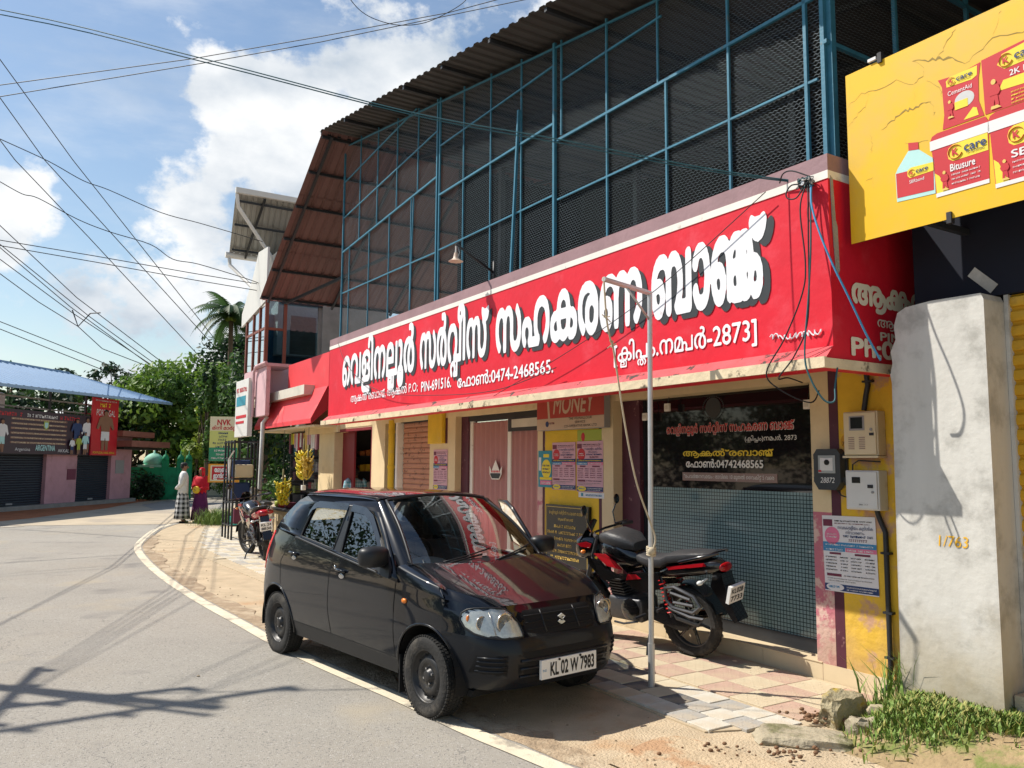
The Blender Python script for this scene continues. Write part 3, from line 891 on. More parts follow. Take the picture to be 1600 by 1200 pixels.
bx('pane', 'tinted_glass', GX0, GX1, 0, .02, 1.46, 2.375, gd)
bx('film_pane', 'dotted_film', GX0, GX1, -.004, .02, .26, 1.46, gd)
bx('bottom_rail', 'black_steel', GX0, GX1, -.02, .02, .147, .26, gd)
bx('frame_post', 'black_steel', GX0, GX0 + .05, -.03, -.005, .26, 2.375, gd)
bx('frame_post', 'black_steel', GX1 - .03, GX1, -.03, -.005, .26, 2.375, gd)
bx('frame_post', 'aluminium', GX0 - .06, GX0 - .03, -.05, .02, .147, 2.375, gd)
mat('letter_red', (.45, .035, .03), .6, .05, 5); mat('letter_yellow', (.72, .50, .03), .6, .05, 5); mat('strip_brown', (.30, .20, .17), .7, .1, 5)
mat('letter_pale', (.75, .72, .66), .6, .05, 5)
gx = lambda px: 0
text('lettering', 'െവളിനല്ലൂർ സർവ്വീസ് സഹകരണ ബാങ്ക്', 'letter_pale', gd, (-1.975, -.007, 2.005), 1.61, .115, .055, 44)
text('lettering', 'െവളിനല്ലൂർ സർവ്വീസ് സഹകരണ ബാങ്ക്', 'letter_red', gd, (-1.97, -.0095, 2.006), 1.60, .115, .032, 44)
text('lettering', '(ക്ലിപ്തം)നമ്പർ. 2873', 'letter_pale', gd, (-.93, -.006, 1.91), .58, .06, .02, 36)
text('lettering', 'ആക്കൽ ്രബാഞ്ച്', 'letter_yellow', gd, (-1.74, -.006, 1.775), 1.14, .085, .035, 40)
text('lettering', 'േഫാൺ:04742468565', 'letter_pale', gd, (-1.70, -.006, 1.665), .98, .10, .035, 40)
bx('hours_strip', 'strip_brown', -1.75, -.57, -.005, -.001, 1.535, 1.615, gd)
text('lettering', '്രപവർത്തനസമയം : രാവിെല 10 മുതൽ ൈവകിട്ട് 5 വെര', 'letter_pale', gd, (-1.73, -.0075, 1.56), 1.13, .052, .02, 36)
em = MB()
for k in range(36):
    t = 2 * math.pi * k / 36
    em.box(-1.32 + .135 * math.cos(t) - .006, -1.32 + .135 * math.cos(t) + .006, -.004, -.001, 2.24 + .11 * math.sin(t) - .006, 2.24 + .11 * math.sin(t) + .006)
mat('emblem_grey', (.035, .035, .035), .5, 0)
em.build('emblem_ring', 'emblem_grey', gd)
em = MB(); em.lathe([(0, -.001), (.10, -.001), (.10, -.004), (0, -.004)], (-1.32, 0, 2.24), 'y', 24); em.build('emblem', 'emblem_grey', gd)
bx('interior_back', 'dark_interior', GX0 - .3, .1, .6, .62, 0, 2.5)
# hanging switch boxes under the lintel
for sx, sz in ((-2.20, 2.19), (-1.86, 2.27), (-.16, 2.20)):
    t = fthing('socket_box', {-2.20: 'small white socket box hanging beside the left edge of the dark bank window', -1.86: 'small square vent plate high on the dark bank window', -.16: 'small white box hanging from wires at the right top of the bank window'}[sx], 'socket', sx, .12, sz)
    bx('case', 'white_paint', -.035, .035, -.03, 0, -.04, .04, t, .005); bx('face', 'plaster', -.02, .02, -.034, -.031, -.02, .02, t)
    w = MB(); w.tube([(0, -.01, .04), (.015, .0, .12), (.0, .01, .18)], .004, 5); w.build('cord', 'black_steel', t)
# door with pink curtains behind glass
dd = fthing('curtained_door', 'glass entrance door with pink curtains and a small crown sticker', 'door', -5.2, .15, 0)
bx('dark_jamb', 'purple_stripe', -1.07, -.86, -.05, .1, .1, 2.375, dd)
bx('shutter_box', 'dark_interior', -.86, 1.12, -.04, .1, 2.30, 2.375, dd)
bx('track', 'white_paint', -.86, -.78, -.02, .03, .1, 2.30, dd)
bx('track', 'white_paint', .19, .27, -.02, .03, .1, 2.30, dd)
for a, b in ((-.78, .19), (.27, 1.12)):
    cm = MB(); cm.grid(lambda u, v: (a + (b - a) * u, .012 * math.sin(u * (b - a) * 46), .1 + 2.18 * v), 60, 1)
    cm.build('curtain', 'pink_curtain', dd, True)
bx('fan_box', 'black_steel', .22, 1.12, -.035, -.025, 2.12, 2.30, dd)
bx('fan_light', 'plaster', .32, 1.06, -.04, -.036, 2.17, 2.28, dd)
st = MB(); st.prism([(-.16, 1.55), (-.10, 1.475), (.10, 1.475), (.16, 1.55), (.17, 1.66), (.11, 1.59), (.06, 1.66), (0, 1.74), (-.06, 1.66), (-.11, 1.59), (-.17, 1.66)], lambda u, v, w: (u - .1, -.032 - w, v), .003)
st.build('sticker', 'white_paint', dd)
st = MB(); st.prism([(-.135, 1.54), (-.09, 1.49), (.09, 1.49), (.135, 1.54), (.13, 1.56), (-.13, 1.56)], lambda u, v, w: (u - .1, -.036 - w, v), .003)
st.build('sticker_base', 'black_steel', dd)
st = MB()
for u in (-.10, -.06, -.02, .02, .06, .10): st.ball((u - .1, -.037, 1.585), (.014, .003, .016), 8, 5)
st.build('sticker_jewels', 'red_paint', dd)
# brown roller shutter
sh = fthing('roller_shutter', 'rusty brown roller shutter beside the yellow drain pipe', 'shutter', -7.75, .1, 0)
for k in range(27):
    z = .1 + .084 * k
    m = MB(); m.prism([(0, 0), (-.014, .02), (-.014, .06), (0, .08)], lambda u, v, w: (-.56 + w, u, z + v), 1.12); m.build('slat', 'brown_shutter', sh)
bx('shutter_box', 'dark_interior', -.57, .56, -.06, .03, 2.36, 2.374, sh)
bx('wall', 'cream_paint', -8.34, -7.2, .14, .25, 0, 2.375)
# maroon doorway with the shop inside
dw = fthing('shop_doorway', 'open doorway with maroon door leaf and shelves of goods inside', 'doorway', -10.5, 0, 0)
bx('door_leaf', 'maroon_frame', -1.05, -.35, .18, .22, .05, 2.35, dw)
bx('jamb', 'maroon_frame', .96, 1.0, .0, .24, .05, 2.35, dw)
bx('lintel_trim', 'maroon_frame', -1.05, .96, .0, .1, 2.30, 2.35, dw)
bx('inner_post', 'maroon_frame', -.14, -.02, .5, .55, .05, 2.3, dw)
bx('back_wall', 'dark_interior', -1.1, 1.1, 1.6, 1.65, 0, 2.56, dw)
bx('side_wall', 'dark_interior', -1.12, -1.08, .26, 1.6, 0, 2.56, dw); bx('ceiling', 'dark_interior', -1.1, 1.1, .26, 1.6, 2.50, 2.56, dw)
gz = random.Random(21)
for z in (1.15, 1.5, 1.82):
    bx('side_shelf', 'black_steel', -1.07, -.85, .5, 1.5, z, z + .02, dw)
    for k in range(8): bx('packet', gz.choice(['orange_goods', 'yellow_paint', 'red_paint', 'white_paint', 'orange_goods']), -1.05, -.9, .52 + .12 * k, .62 + .12 * k, z + .021, z + .021 + gz.uniform(.08, .15), dw)
for z in (1.0, 1.55, 1.75, 2.05):
    bx('shelf', 'black_steel', -.1, .95, 1.2, 1.55, z, z + .03, dw)
gs = random.Random(5)
for z in (1.03, 1.58, 1.78):
    for k in range(6):
        bx('packet', gs.choice(['orange_goods', 'yellow_paint', 'red_paint', 'white_paint']), .0 + .14 * k, .1 + .14 * k, 1.22, 1.3, z, z + gs.uniform(.08, .14), dw)
# step clad in tiles
stp = fthing('entrance_step', 'low step clad in cream tiles along the foot of the bank front', 'step', 0, 0, 0)
bx('core', 'plaster', -11.3, .94, .006, .24, 0, .14, stp)
x = -7.2
while x < .9:
    x1 = min(x + .6, .94)
    bx('riser_tile', 'step_tile', x + .002, x1 - .002, -.006, .006, 0, .139, stp)
    if x1 <= .0: bx('tread_tile', 'step_tile', x + .002, x1 - .002, -.012, .21, .1395, .147, stp)
    x = x1
# ---- upper floor
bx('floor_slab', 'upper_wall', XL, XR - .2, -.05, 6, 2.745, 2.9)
bx('back_wall', 'upper_wall', XL, 5.2, 6.0, 6.15, 2.75, 8.4)  # runs on past the bank as dark backing for shade under the next roof
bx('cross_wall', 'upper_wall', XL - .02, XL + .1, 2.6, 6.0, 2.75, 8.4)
for k, (x, y, h) in enumerate(((-2.2, 2.5, 5.1), (-6.0, 3.2, 5.6), (-8.8, 2.2, 6.0))):
    bx('roof_post', 'black_steel', x, x + .1, y, y + .1, 2.75, h + 1.4)
ZR = lambda s: 6.36 + .173 * s                      # roof height along the front
POSTS_HI = [10.5, 9.6, 8.69, 7.81]; POSTS_LO = [11.0, 9.95, 8.99, 8.05]
def bar(s0, z0, s1, z1, w=.035, name='mesh_frame', y=.03):
    m = MB(); m.beam((-s0, y, z0), (-s1, y, z1), w * .68, w * .68, (0, 1, 0)); return m.build(name, 'blue_steel', bank)
Z0 = 4.12
for s in POSTS_HI: bar(s, 6.0 + (11.4 - s) * .064, s, ZR(s), .03)
for s in POSTS_LO: bar(s, Z0, s, 6.0 + (11.4 - s) * .064, .03)
for s, w in ((11.4, .05), (7.07, .05), (6.98, .04), (6.18, .03), (5.365, .03), (4.55, .03), (3.77, .06), (3.62, .03), (2.72, .035), (1.74, .035), (.88, .035), (.01, .045), (-.165, .055)):
    if s == 1.74: bar(s, Z0, s, 5.68, w)
    elif s == 3.62: bar(s, 5.75, s, ZR(s), w)
    else: bar(s, Z0, s, ZR(s), w)
bar(1.86, 5.68, 1.86, ZR(1.86), .03)
bar(4.57, 6.43, 4.75, Z0, .05, y=.0)
bar(8.05, 4.15, 7.96, 6.2, .03)
for a, b in (((11.4, 7.48), (7.9, 7.74)), ((11.4, 6.72), (7.07, 7.05)), ((11.4, 6.0), (7.07, 6.28)), ((11.4, 5.14), (7.07, 5.04)),
             ((7.0, 6.76), (3.75, 6.72)), ((7.0, 5.95), (3.75, 5.96)), ((7.0, 5.05), (3.75, 5.03)),
             ((3.6, 6.45), (1.8, 6.41)), ((3.7, 5.71), (-.1, 5.65)), ((3.7, 4.95), (-.1, 4.92)), ((11.4, ZR(11.3) - .06), (-.2, ZR(-.2) - .06))):
    bar(*a, *b, .045 if abs(a[1] - 5.95) < .3 else .032)
# mesh return on the right side
for z in (4.13, 5.2, 6.2):
    m = MB(); m.beam((.2, 0, z), (.2, 3.2, z), .035, .035); m.build('mesh_frame', 'blue_steel', bank)
for y in (.08, 1.0, 2.2):
    m = MB(); m.beam((.2, y, 4.12), (.2, y, 6.3), .06 if y < .2 else .035, .06 if y < .2 else .035, (0, 1, 0)); m.build('mesh_frame', 'blue_steel', bank)
# expanded wire mesh: one zigzag strand per row
wm = MB(); PW, PH = .052, .030
def strand(x0, x1, zb, fn, top):
    n = int((x1 - x0) / (PW / 2)); vs = []
    for i in range(n + 1):
        x = x0 + i * PW / 2; z = zb + (PH * .5 if i % 2 else 0)
        vs.append((x, z))
    L = []
    for (xa, za), (xb, zb2) in zip(vs, vs[1:]):
        if max(za, zb2) > top((xa + xb) / 2): continue
        L.append(((xa, za), (xb, zb2)))
    tw = .0018
    for (xa, za), (xb, zb2) in L:
        o = len(wm.v)
        wm.v += [fn(xa, za - tw), fn(xb, zb2 - tw), fn(xb, zb2 + tw), fn(xa, za + tw)]
        wm.f.append((o, o + 1, o + 2, o + 3)); wm.mi.append(0)
r = 0; z = Z0 + .01
while z < 8.3:
    off = PW / 2 if r % 2 else 0
    strand(XL - .2 + off, .17, z, lambda x, zz: (x, .055, zz), lambda x: ZR(-x) - .05)
    if z < 6.2: strand(.06 + off, 3.0, z, lambda x, zz: (.21, x, zz), lambda x: 6.3)
    z += PH; r += 1
w_ = wm.build('wire_mesh', 'wire_steel', bank, fix=False); tag(w_, kind='stuff')
# ---- roof: corrugated sheets of the long right slope
def corr_sheet(name, m, sA, sB, yA, yB, zf, pitch=.21, amp=.028, lift=0.0, parent=bank):
    mb = MB(); pts = []
    n = int(abs(sB - sA) / pitch)
    for i in range(n):
        s = sA + (sB - sA) * i / n; d = (sB - sA) / n
        for f, h in ((0, 0), (.35, 0), (.45, amp), (.85, amp), (.95, 0)):
            pts.append((s + d * f, h))
    pts.append((sB, 0))
    vs = []; N = len(pts)
    for y in (yA, yB):
        for s, h in pts: vs.append((-s, y, zf(s, y) + h + lift))
    mb.add(vs, [(i, i + 1, N + i + 1, N + i) for i in range(N - 1)])
    return mb.build(name, m, parent)
ROOFS = [11.1, 9.75, 8.4, 7.06, 5.72, 4.35, 3.05, 1.75, .45, -.9, -2.3, -3.7, -5.1]
zr2 = lambda s, y: ZR(s) + .05 - .0 * y
for i, (a, b) in enumerate(zip(ROOFS, ROOFS[1:])):
    corr_sheet('roof_sheet', 'roof_sheet', a + .06, b, -.62 + .02 * (i % 2), 6.3, zr2, lift=.012 * (i % 2))
for s in ROOFS:
    m = MB(); m.beam((-s, -.6, ZR(s) + .02), (-s, 6.2, ZR(s) + .02), .05, .05); m.build('rafter', 'black_steel', bank)
for y in (.1, 1.6, 3.1, 4.6):
    m = MB(); m.beam((-11.1, y, ZR(11.1) - .03), (5.1, y, ZR(-5.1) - .03), .05, .06); m.build('purlin', 'black_steel', bank)
# steep left slope in maroon sheets
zl = lambda s, y: ZR(11.0) + .06 - (s - 11.0) * .60
for a, b in ((11.0, 12.5), (12.5, 14.0), (14.0, 15.45)):
    for ya, yb in ((-.60, 1.3), (1.25, 3.2), (3.15, 5.2)):
        mb = MB(); pts = []; n = 9
        for i in range(n):
            y = ya + (yb - ya) * i / n; d = (yb - ya) / n
            pts += [(y, 0), (y + d * .55, 0), (y + d * .65, .025), (y + d * .9, .025)]
        pts.append((yb, 0)); N = len(pts)
        mb.add([(-s, y, zl(s, 0) + h + (.01 if ya > 1 and ya < 2 else 0)) for s in (a - .03, b) for y, h in pts], [(i, i + 1, N + i + 1, N + i) for i in range(N - 1)])
        mb.build('roof_sheet', 'maroon_sheet', bank)
for s in (11.1, 11.9, 12.75, 13.6, 14.5, 15.35):
    m = MB(); m.beam((-s, -.58, zl(s, 0) - .035), (-s, 5.2, zl(s, 0) - .035), .05, .05); m.build('purlin', 'black_steel', bank)
for y in (-.4, 1.2, 2.8, 4.4):
    m = MB(); m.beam((-11.0, y, zl(11, 0) - .09), (-15.4, y, zl(15.4, 0) - .09), .05, .06); m.build('rafter', 'black_steel', bank)
m = MB(); m.beam((-15.3, 0, zl(15.3, 0) - .15), (-11.6, 1.6, 6.4), .06, .06); m.build('brace', 'black_steel', bank)

# the upper storey and its parapet oversail the ground floor front; they are laid out at a larger drawing scale and set to size here
UPK, UPL = .885, (.491, -.6385, .1935)
for o in bank.children:
    if o.name.split('.')[0] in ('parapet', 'parapet_return', 'soffit', 'floor_slab', 'back_wall', 'cross_wall', 'roof_post', 'mesh_frame', 'wire_mesh', 'roof_sheet', 'rafter', 'purlin', 'brace'):
        o.location = UPL; o.scale = (UPK,) * 3
def upz(o):
    """give a loose fitting on the parapet the same scale"""
    q = o.location; l = Vector(fw(0, 0, 0)); d = q - l
    o.location = Vector(fw(*UPL)) + d * UPK; o.scale = (UPK,) * 3
    return o
# ------------------------------------------------------------------ printed things on the front
for nm, c, r in (('ink_black', (.02, .02, .025), .6), ('ink_gold', (.62, .42, .10), .4), ('paper_white', (.72, .70, .70), .7), ('paper_pink', (.62, .36, .42), .7), ('ink_maroon', (.16, .03, .06), .6),
                 ('ink_blue', (.05, .24, .45), .6), ('ink_navy', (.02, .045, .14), .6), ('ink_pink', (.70, .18, .30), .6), ('ink_red', (.52, .02, .03), .6), ('ink_yellow', (.80, .62, .04), .6),
                 ('ink_teal', (.03, .25, .33), .6), ('ink_green', (.36, .42, .05), .6), ('ink_grey', (.30, .29, .29), .6), ('granite', (.012, .014, .016), .15), ('bottle_blue', (.42, .68, .66), .5),
                 ('ink_skin', (.70, .48, .12), .6), ('ink_silver', (.55, .55, .55), .6)):
    mat(nm, c, r, .06, 5)
mat('yellow_vinyl', (.78, .46, .006), .45, .05, 1.5, col2=(.66, .42, .06), c2scale=1.3, c2lo=.46, c2hi=.7)
mat('vinyl_crack', (.30, .21, .05), .8, .2, 9)
def scrib(parent, x0, x1, z, h, m, seed, y=-.004, dens=1.0, name='lettering'):
    """a line of print too small to read: a run of tiny letter-like strokes"""
    rr = random.Random(seed); mb = MB(); x = x0
    while x < x1:
        w = h * rr.uniform(.45, .95)
        if rr.random() < .13: x += h * .5; continue
        if x + w > x1: break
        t = h * .17
        if rr.random() < .6:
            mb.box(x, x + t, y - .0008, y, z, z + h * .9)
            mb.box(x + w - t, x + w, y - .0008, y, z, z + h * rr.uniform(.6, 1))
            mb.box(x, x + w, y - .0015, y - .0009, z + h * rr.choice([0, .75, .4]), z + h * rr.choice([0, .75, .4]) + t)
        else:
            mb.box(x, x + w, y - .0008, y, z + h * .75, z + h * .75 + t); mb.box(x + w * .4, x + w * .4 + t, y - .0015, y - .0009, z, z + h)
            mb.box(x, x + w * .7, y - .0022, y - .0016, z + h * .1, z + h * .1 + t)
        x += w + h * .22 / dens
    if mb.f: return mb.build(name, m, parent)
def prect(parent, name, m, x0, x1, z0, z1, y=-.003, d=.001):
    return bx(name, m, x0, x1, y - d, y, z0, z1, parent)
def bank_poster(name, label, x0, x1, z0, z1, paper, seed, y=-.006, disc='ink_red', foot='ink_navy', tilt=0):
    t = fthing(name, label, 'poster', (x0 + x1) / 2, y, z0); w = x1 - x0; h = z1 - z0; a = -w / 2
    mb = MB(); mb.grid(lambda u, v: (a + w * u, -.003 - .004 * math.sin(3.1 * u + v) * v, h * v), 6, 6)
    bx('sheet', paper, a, -a, -.002, 0, 0, h, t)
    X = lambda u: a + w * u; Zv = lambda v: h * v; q = iter(range(seed, seed + 99))
    prect(t, 'corner_mark', 'ink_maroon', X(.02), X(.2), Zv(.86), Zv(.95))
    scrib(t, X(.24), X(.95), Zv(.925), h * .018, 'ink_black', next(q)); scrib(t, X(.24), X(.9), Zv(.895), h * .012, 'ink_maroon', next(q))
    text('lettering', 'നവേകരളീയം കുടിശ്ശിക'.replace('ശ്ശ', 'ശ'), 'ink_navy', t, (X(.3), -.006, Zv(.825)), w * .66, h * .06, .03, 20)
    text('lettering', 'നിവാരണം', 'ink_navy', t, (X(.45), -.006, Zv(.765)), w * .35, h * .055, .03, 20)
    scrib(t, X(.38), X(.95), Zv(.72), h * .032, 'ink_navy', next(q)); scrib(t, X(.5), X(.85), Zv(.67), h * .032, 'ink_maroon', next(q))
    d = MB(); d.lathe([(0, 0), (w * .145, 0), (w * .145, -.001), (0, -.001)], (X(.185), -.003, Zv(.735)), 'y', 20); d.build('disc', disc, t)
    scrib(t, X(.09), X(.28), Zv(.745), h * .02, 'paper_white', next(q), -.0055); scrib(t, X(.08), X(.29), Zv(.71), h * .02, 'paper_white', next(q), -.0055)
    prect(t, 'band', 'ink_navy' if paper == 'paper_pink' else 'ink_blue', X(0), X(1), Zv(.585), Zv(.65)); scrib(t, X(.05), X(.95), Zv(.605), h * .022, 'ink_yellow' if paper == 'paper_pink' else 'paper_white', next(q), -.0045)
    prect(t, 'band', 'ink_blue', X(0), X(.42), Zv(.53), Zv(.583)); prect(t, 'band', 'ink_pink', X(.43), X(1), Zv(.53), Zv(.583))
    scrib(t, X(.04), X(.4), Zv(.542), h * .025, 'paper_white', next(q), -.0045); scrib(t, X(.46), X(.96), Zv(.542), h * .025, 'paper_white', next(q), -.0045)
    prect(t, 'tab', 'ink_maroon', X(.12), X(.34), Zv(.488), Zv(.515)); prect(t, 'tab', 'ink_maroon', X(.6), X(.88), Zv(.488), Zv(.515))
    for k in range(5):
        z = Zv(.445 - .042 * k)
        for u0, u1 in ((.04, .26), (.32, .47), (.52, .72), (.78, .96)): scrib(t, X(u0), X(u1), z, h * .016, 'ink_black' if paper != 'paper_pink' else 'ink_maroon', next(q))
    prect(t, 'strip', 'ink_maroon', X(.05), X(.33), Zv(.2), Zv(.235)); scrib(t, X(.36), X(.95), Zv(.21), h * .014, 'ink_black', next(q))
    scrib(t, X(.06), X(.9), Zv(.165), h * .012, 'ink_grey', next(q)); scrib(t, X(.06), X(.6), Zv(.135), h * .012, 'ink_grey', next(q))
    prect(t, 'foot_band', foot, X(.0), X(1), Zv(.015), Zv(.1)); scrib(t, X(.42), X(.97), Zv(.062), h * .018, 'paper_white', next(q), -.0045); scrib(t, X(.42), X(.9), Zv(.032), h * .014, 'paper_white', next(q), -.0045)
    e = MB(); e.prism([(X(.2) + w * .17 * math.cos(k * .349), Zv(.06) + h * .05 * math.sin(k * .349)) for k in range(18)], lambda u, v, ww: (u, -.0045 - ww, v), .001); e.build('foot_badge', 'ink_yellow' if paper == 'paper_pink' else 'paper_white', t)
    scrib(t, X(.08), X(.32), Zv(.048), h * .03, 'ink_blue', next(q), -.0065)
    t.rotation_euler[1] = tilt
    return t
bank_poster('notice_poster', 'pink bank notice poster on yellow wall, beside the blue leaflet', -3.752, -3.285, 1.39, 1.945, 'paper_pink', 100)
bank_poster('notice_poster', 'pink bank notice poster next to the cream pilaster, right one of the pair', -3.258, -2.772, 1.38, 1.95, 'paper_pink', 200)
bank_poster('notice_poster', 'small notice poster on cream pilaster below the yellow box', -6.965, -6.50, 1.30, 1.90, 'paper_pink', 300)
bank_poster('notice_poster', 'white bank notice poster below the meters on the worn yellow wall', .047, .515, .715, 1.30, 'paper_white', 400, disc='ink_pink', foot='ink_navy', tilt=-.02)
lf = fthing('leaflet', 'narrow blue leaflet with a yellow disc beside the pink posters', 'leaflet', -3.91, -.006, 1.41)
bx('sheet', 'ink_teal', -.145, .145, -.002, 0, 0, .44, lf)
d = MB(); d.prism([(.03 + .1 * math.cos(k * .314), .22 + .115 * math.sin(k * .314)) for k in range(20)], lambda u, v, w: (u, -.003 - w, v), .001); d.build('disc', 'ink_yellow', lf)
for k in range(3): scrib(lf, -.045, .11, .25 - .04 * k, .022, 'ink_navy', 500 + k, -.005)
prect(lf, 'band', 'ink_yellow', -.11, .145, .09, .12); prect(lf, 'band', 'ink_pink', -.1, .145, .03, .08); scrib(lf, -.08, .13, .04, .025, 'paper_white', 510, -.0045)
prect(lf, 'figure', 'paper_white', -.13, -.08, .2, .36); prect(lf, 'figure', 'ink_yellow', -.03, .09, .36, .40)
sk = fthing('sticker_strip', 'yellow green sticker strip above the pink posters', 'sticker', -3.02, -.003, 1.955)
bx('sheet', 'ink_green', -.23, .22, -.002, 0, 0, .125, sk); b_ = MB(); b_.ball((-.12, -.004, .045), (.035, .002, .05), 10, 6); b_.build('mark', 'ink_red', sk)
tp = fthing('torn_notice', 'torn pale notice strip below the pink posters', 'notice', -2.98, -.003, 1.315)
bx('sheet', 'paper_white', -.25, .22, -.002, 0, 0, .06, tp); prect(tp, 'mark', 'ink_teal', -.2, -.16, .015, .05); scrib(tp, -.12, .2, .02, .02, 'ink_blue', 520)
# money transfer board
mb_ = fthing('money_board', 'red and cream board lettered MONEY above the yellow panel', 'board', -3.30, -.07, 2.09)
bx('board', 'ink_grey', -.665, .66, -.02, .06, 0, .46, mb_)
mat('money_red', (.42, .045, .03), .5, .08, 4); mat('money_cream', (.56, .42, .30), .6, .08, 4)
prect(mb_, 'red_field', 'money_red', -.66, .655, .14, .45, -.021); prect(mb_, 'cream_field', 'money_cream', -.66, .655, .004, .138, -.021)
text('lettering', 'MONEY', 'money_cream', mb_, (-.32, -.024, .185), .82, .31, .035, 32, skew=.22)
prect(mb_, 'slash', 'money_cream', -.40, -.36, .17, .40, -.022).rotation_euler = (0, -.12, 0)
for k, (w, s) in enumerate(((.44, 'THE VELINALLOOR'), (.20, 'SERVICE'), (.62, 'CO-OPERATIVE BANK LTD'))): text('lettering', s, 'ink_black', mb_, (.22 - w / 2, -.024, .108 - .043 * k), w, .04, .012, 24)
lg = MB(); lg.lathe([(0, 0), (.035, 0), (.035, -.001), (0, -.001)], (-.44, -.0225, .075), 'y', 16); lg.build('logo', 'ink_navy', mb_); scrib(mb_, -.39, -.29, .07, .025, 'ink_maroon', 540, -.024)
# granite plaque
gp = fthing('granite_plaque', 'black granite plaque with gold Malayalam lettering on the yellow panel', 'plaque', -3.415, 0, .15)
bx('slab', 'granite', -.425, .425, -.045, -.001, 0, 1.065, gp, .004)
for a in ((-.40, .40, 1.035, 1.041), (-.40, .40, .03, .036)): prect(gp, 'gold_line', 'ink_gold', *a, -.046)
for a in (-.403, .397): prect(gp, 'gold_line', 'ink_gold', a, a + .006, .03, 1.041, -.046)
text('lettering', 'െവളിനല്ലൂർ സർവ്വീസ് സഹകരണ ബാങ്ക്', 'ink_gold', gp, (-.34, -.049, .955), .66, .055, .012, 28)
text('lettering', 'ആക്കൽ ്രബാഞ്ച്', 'ink_gold', gp, (-.16, -.049, .885), .3, .045, .012, 28)
for k, (u0, u1) in enumerate(((-.24, .2), (-.38, .38), (-.24, .22), (-.17, .12), (-.31, .3), (-.31, .25))): scrib(gp, u0, u1, .80 - .072 * k, .036, 'ink_gold', 600 + k, -.048)
for k, (u0, u1) in enumerate(((-.3, -.14), (-.24, .0), (-.26, .2), (-.2, .28))): scrib(gp, u0, u1, .28 - .052 * k, .032, 'ink_gold', 620 + k, -.048)
# ------------------------------------------------------------------ meters and boxes on the worn yellow wall
mat('box_beige', (.66, .55, .36), .5, .06, 4, col2=(.5, .38, .22), c2scale=5, c2lo=.62, c2hi=.75)
mat('box_white', (.66, .66, .63), .45, .06, 4, col2=(.5, .45, .36), c2scale=5, c2lo=.62, c2hi=.75)
mat('meter_grey', (.045, .05, .055), .3, .1, 6); mat('clear_window', (.35, .38, .38), .15, .05, 5); mat('chalk', (.75, .75, .72), .9, 0)
mb2 = fthing('junction_box', 'beige metal cabinet with a small window, upper of the two boxes', 'box', .47, 0, 1.765)
bx('case', 'box_beige', -.145, .145, -.10, -.001, 0, .335, mb2, .008); bx('door', 'box_beige', -.135, .135, -.112, -.101, .01, .325, mb2, .004)
bx('window', 'ink_grey', -.085, .045, -.116, -.113, .19, .30, mb2, .001); bx('window_glass', 'granite', -.07, .03, -.119, -.117, .205, .29, mb2)
for u in (-.07, .02):
    for k in range(7): bx('louvre', 'strip_brown', u - .025, u + .025, -.1145, -.1125, .05 + .014 * k, .056 + .014 * k, mb2)
bx('lock', 'ink_black', .085, .12, -.118, -.1125, .15, .17, mb2); k_ = MB(); k_.cyl((.1, -.113, .195), (.1, -.121, .195), .011, 10); k_.build('knob', 'ink_grey', mb2)
bx('shelf', 'box_beige', -.15, .15, -.115, -.002, -.016, -.002, mb2)
mb3 = fthing('junction_box', 'white metal cabinet with a black display, lower of the two boxes', 'box', .475, 0, 1.36)
bx('case', 'box_white', -.14, .14, -.11, -.001, 0, .295, mb3, .008); bx('door', 'box_white', -.12, .13, -.122, -.111, .01, .285, mb3, .004)
bx('display', 'granite', -.075, -.005, -.125, -.1225, .20, .245, mb3); bx('lock', 'ink_black', .055, .10, -.126, -.1225, .165, .19, mb3)
k_ = MB(); k_.cyl((.095, -.122, .135), (.095, -.13, .135), .010, 10); k_.build('knob', 'ink_grey', mb3); scrib(mb3, -.02, .06, .035, .012, 'ink_grey', 640, -.1235)
mt = fthing('electricity_meter', 'dark electricity meter with clear window chalked 28872', 'meter', .16, 0, 1.50)
mm = MB(); mm.prism([(-.08, 0), (.075, 0), (.12, .06), (.12, .28), (.09, .32), (-.09, .32), (-.12, .28), (-.12, .06)], lambda u, v, w: (u, -.02 - w, v), .075)
mm.build('case', 'meter_grey', mt); bx('back_plate', 'meter_grey', -.13, .13, -.02, -.001, .04, .30, mt)
bx('dial_window', 'clear_window', -.075, .08, -.101, -.096, .13, .27, mt, .002); bx('dial', 'box_white', -.055, .06, -.104, -.1015, .15, .25, mt)
k_ = MB(); k_.cyl((.01, -.104, .215), (.01, -.112, .215), .022, 14); k_.build('dial_knob', 'granite', mt); bx('seal', 'ink_red', -.07, -.045, -.105, -.1015, .14, .155, mt)
bx('label', 'paper_white', -.035, .045, -.106, -.1042, .225, .245, mt)
text('lettering', '28872', 'chalk', mt, (-.06, -.0985, .055), .13, .06, .0, 32, skew=.2)
for z in (.08, .26): bx('clip', 'meter_grey', -.15, -.12, -.06, -.02, z - .02, z + .02, mt); bx('clip', 'meter_grey', .12, .15, -.06, -.02, z - .02, z + .02, mt)
od = fthing('number_disc', 'orange painted disc numbered A 7989 beside the beige cabinet', 'sign', .285, 0, 1.88)
mat('disc_orange', (.62, .30, .02), .7, .12, 8); d = MB(); d.lathe([(0, 0), (.058, 0), (.058, -.003), (0, -.003)], (0, -.001, 0), 'y', 24); d.build('disc', 'disc_orange', od)
text('lettering', 'A', 'ink_black', od, (-.02, -.006, .012), .03, .045, .03, 28); text('lettering', '7989', 'ink_black', od, (-.045, -.006, -.035), .09, .045, .03, 28)
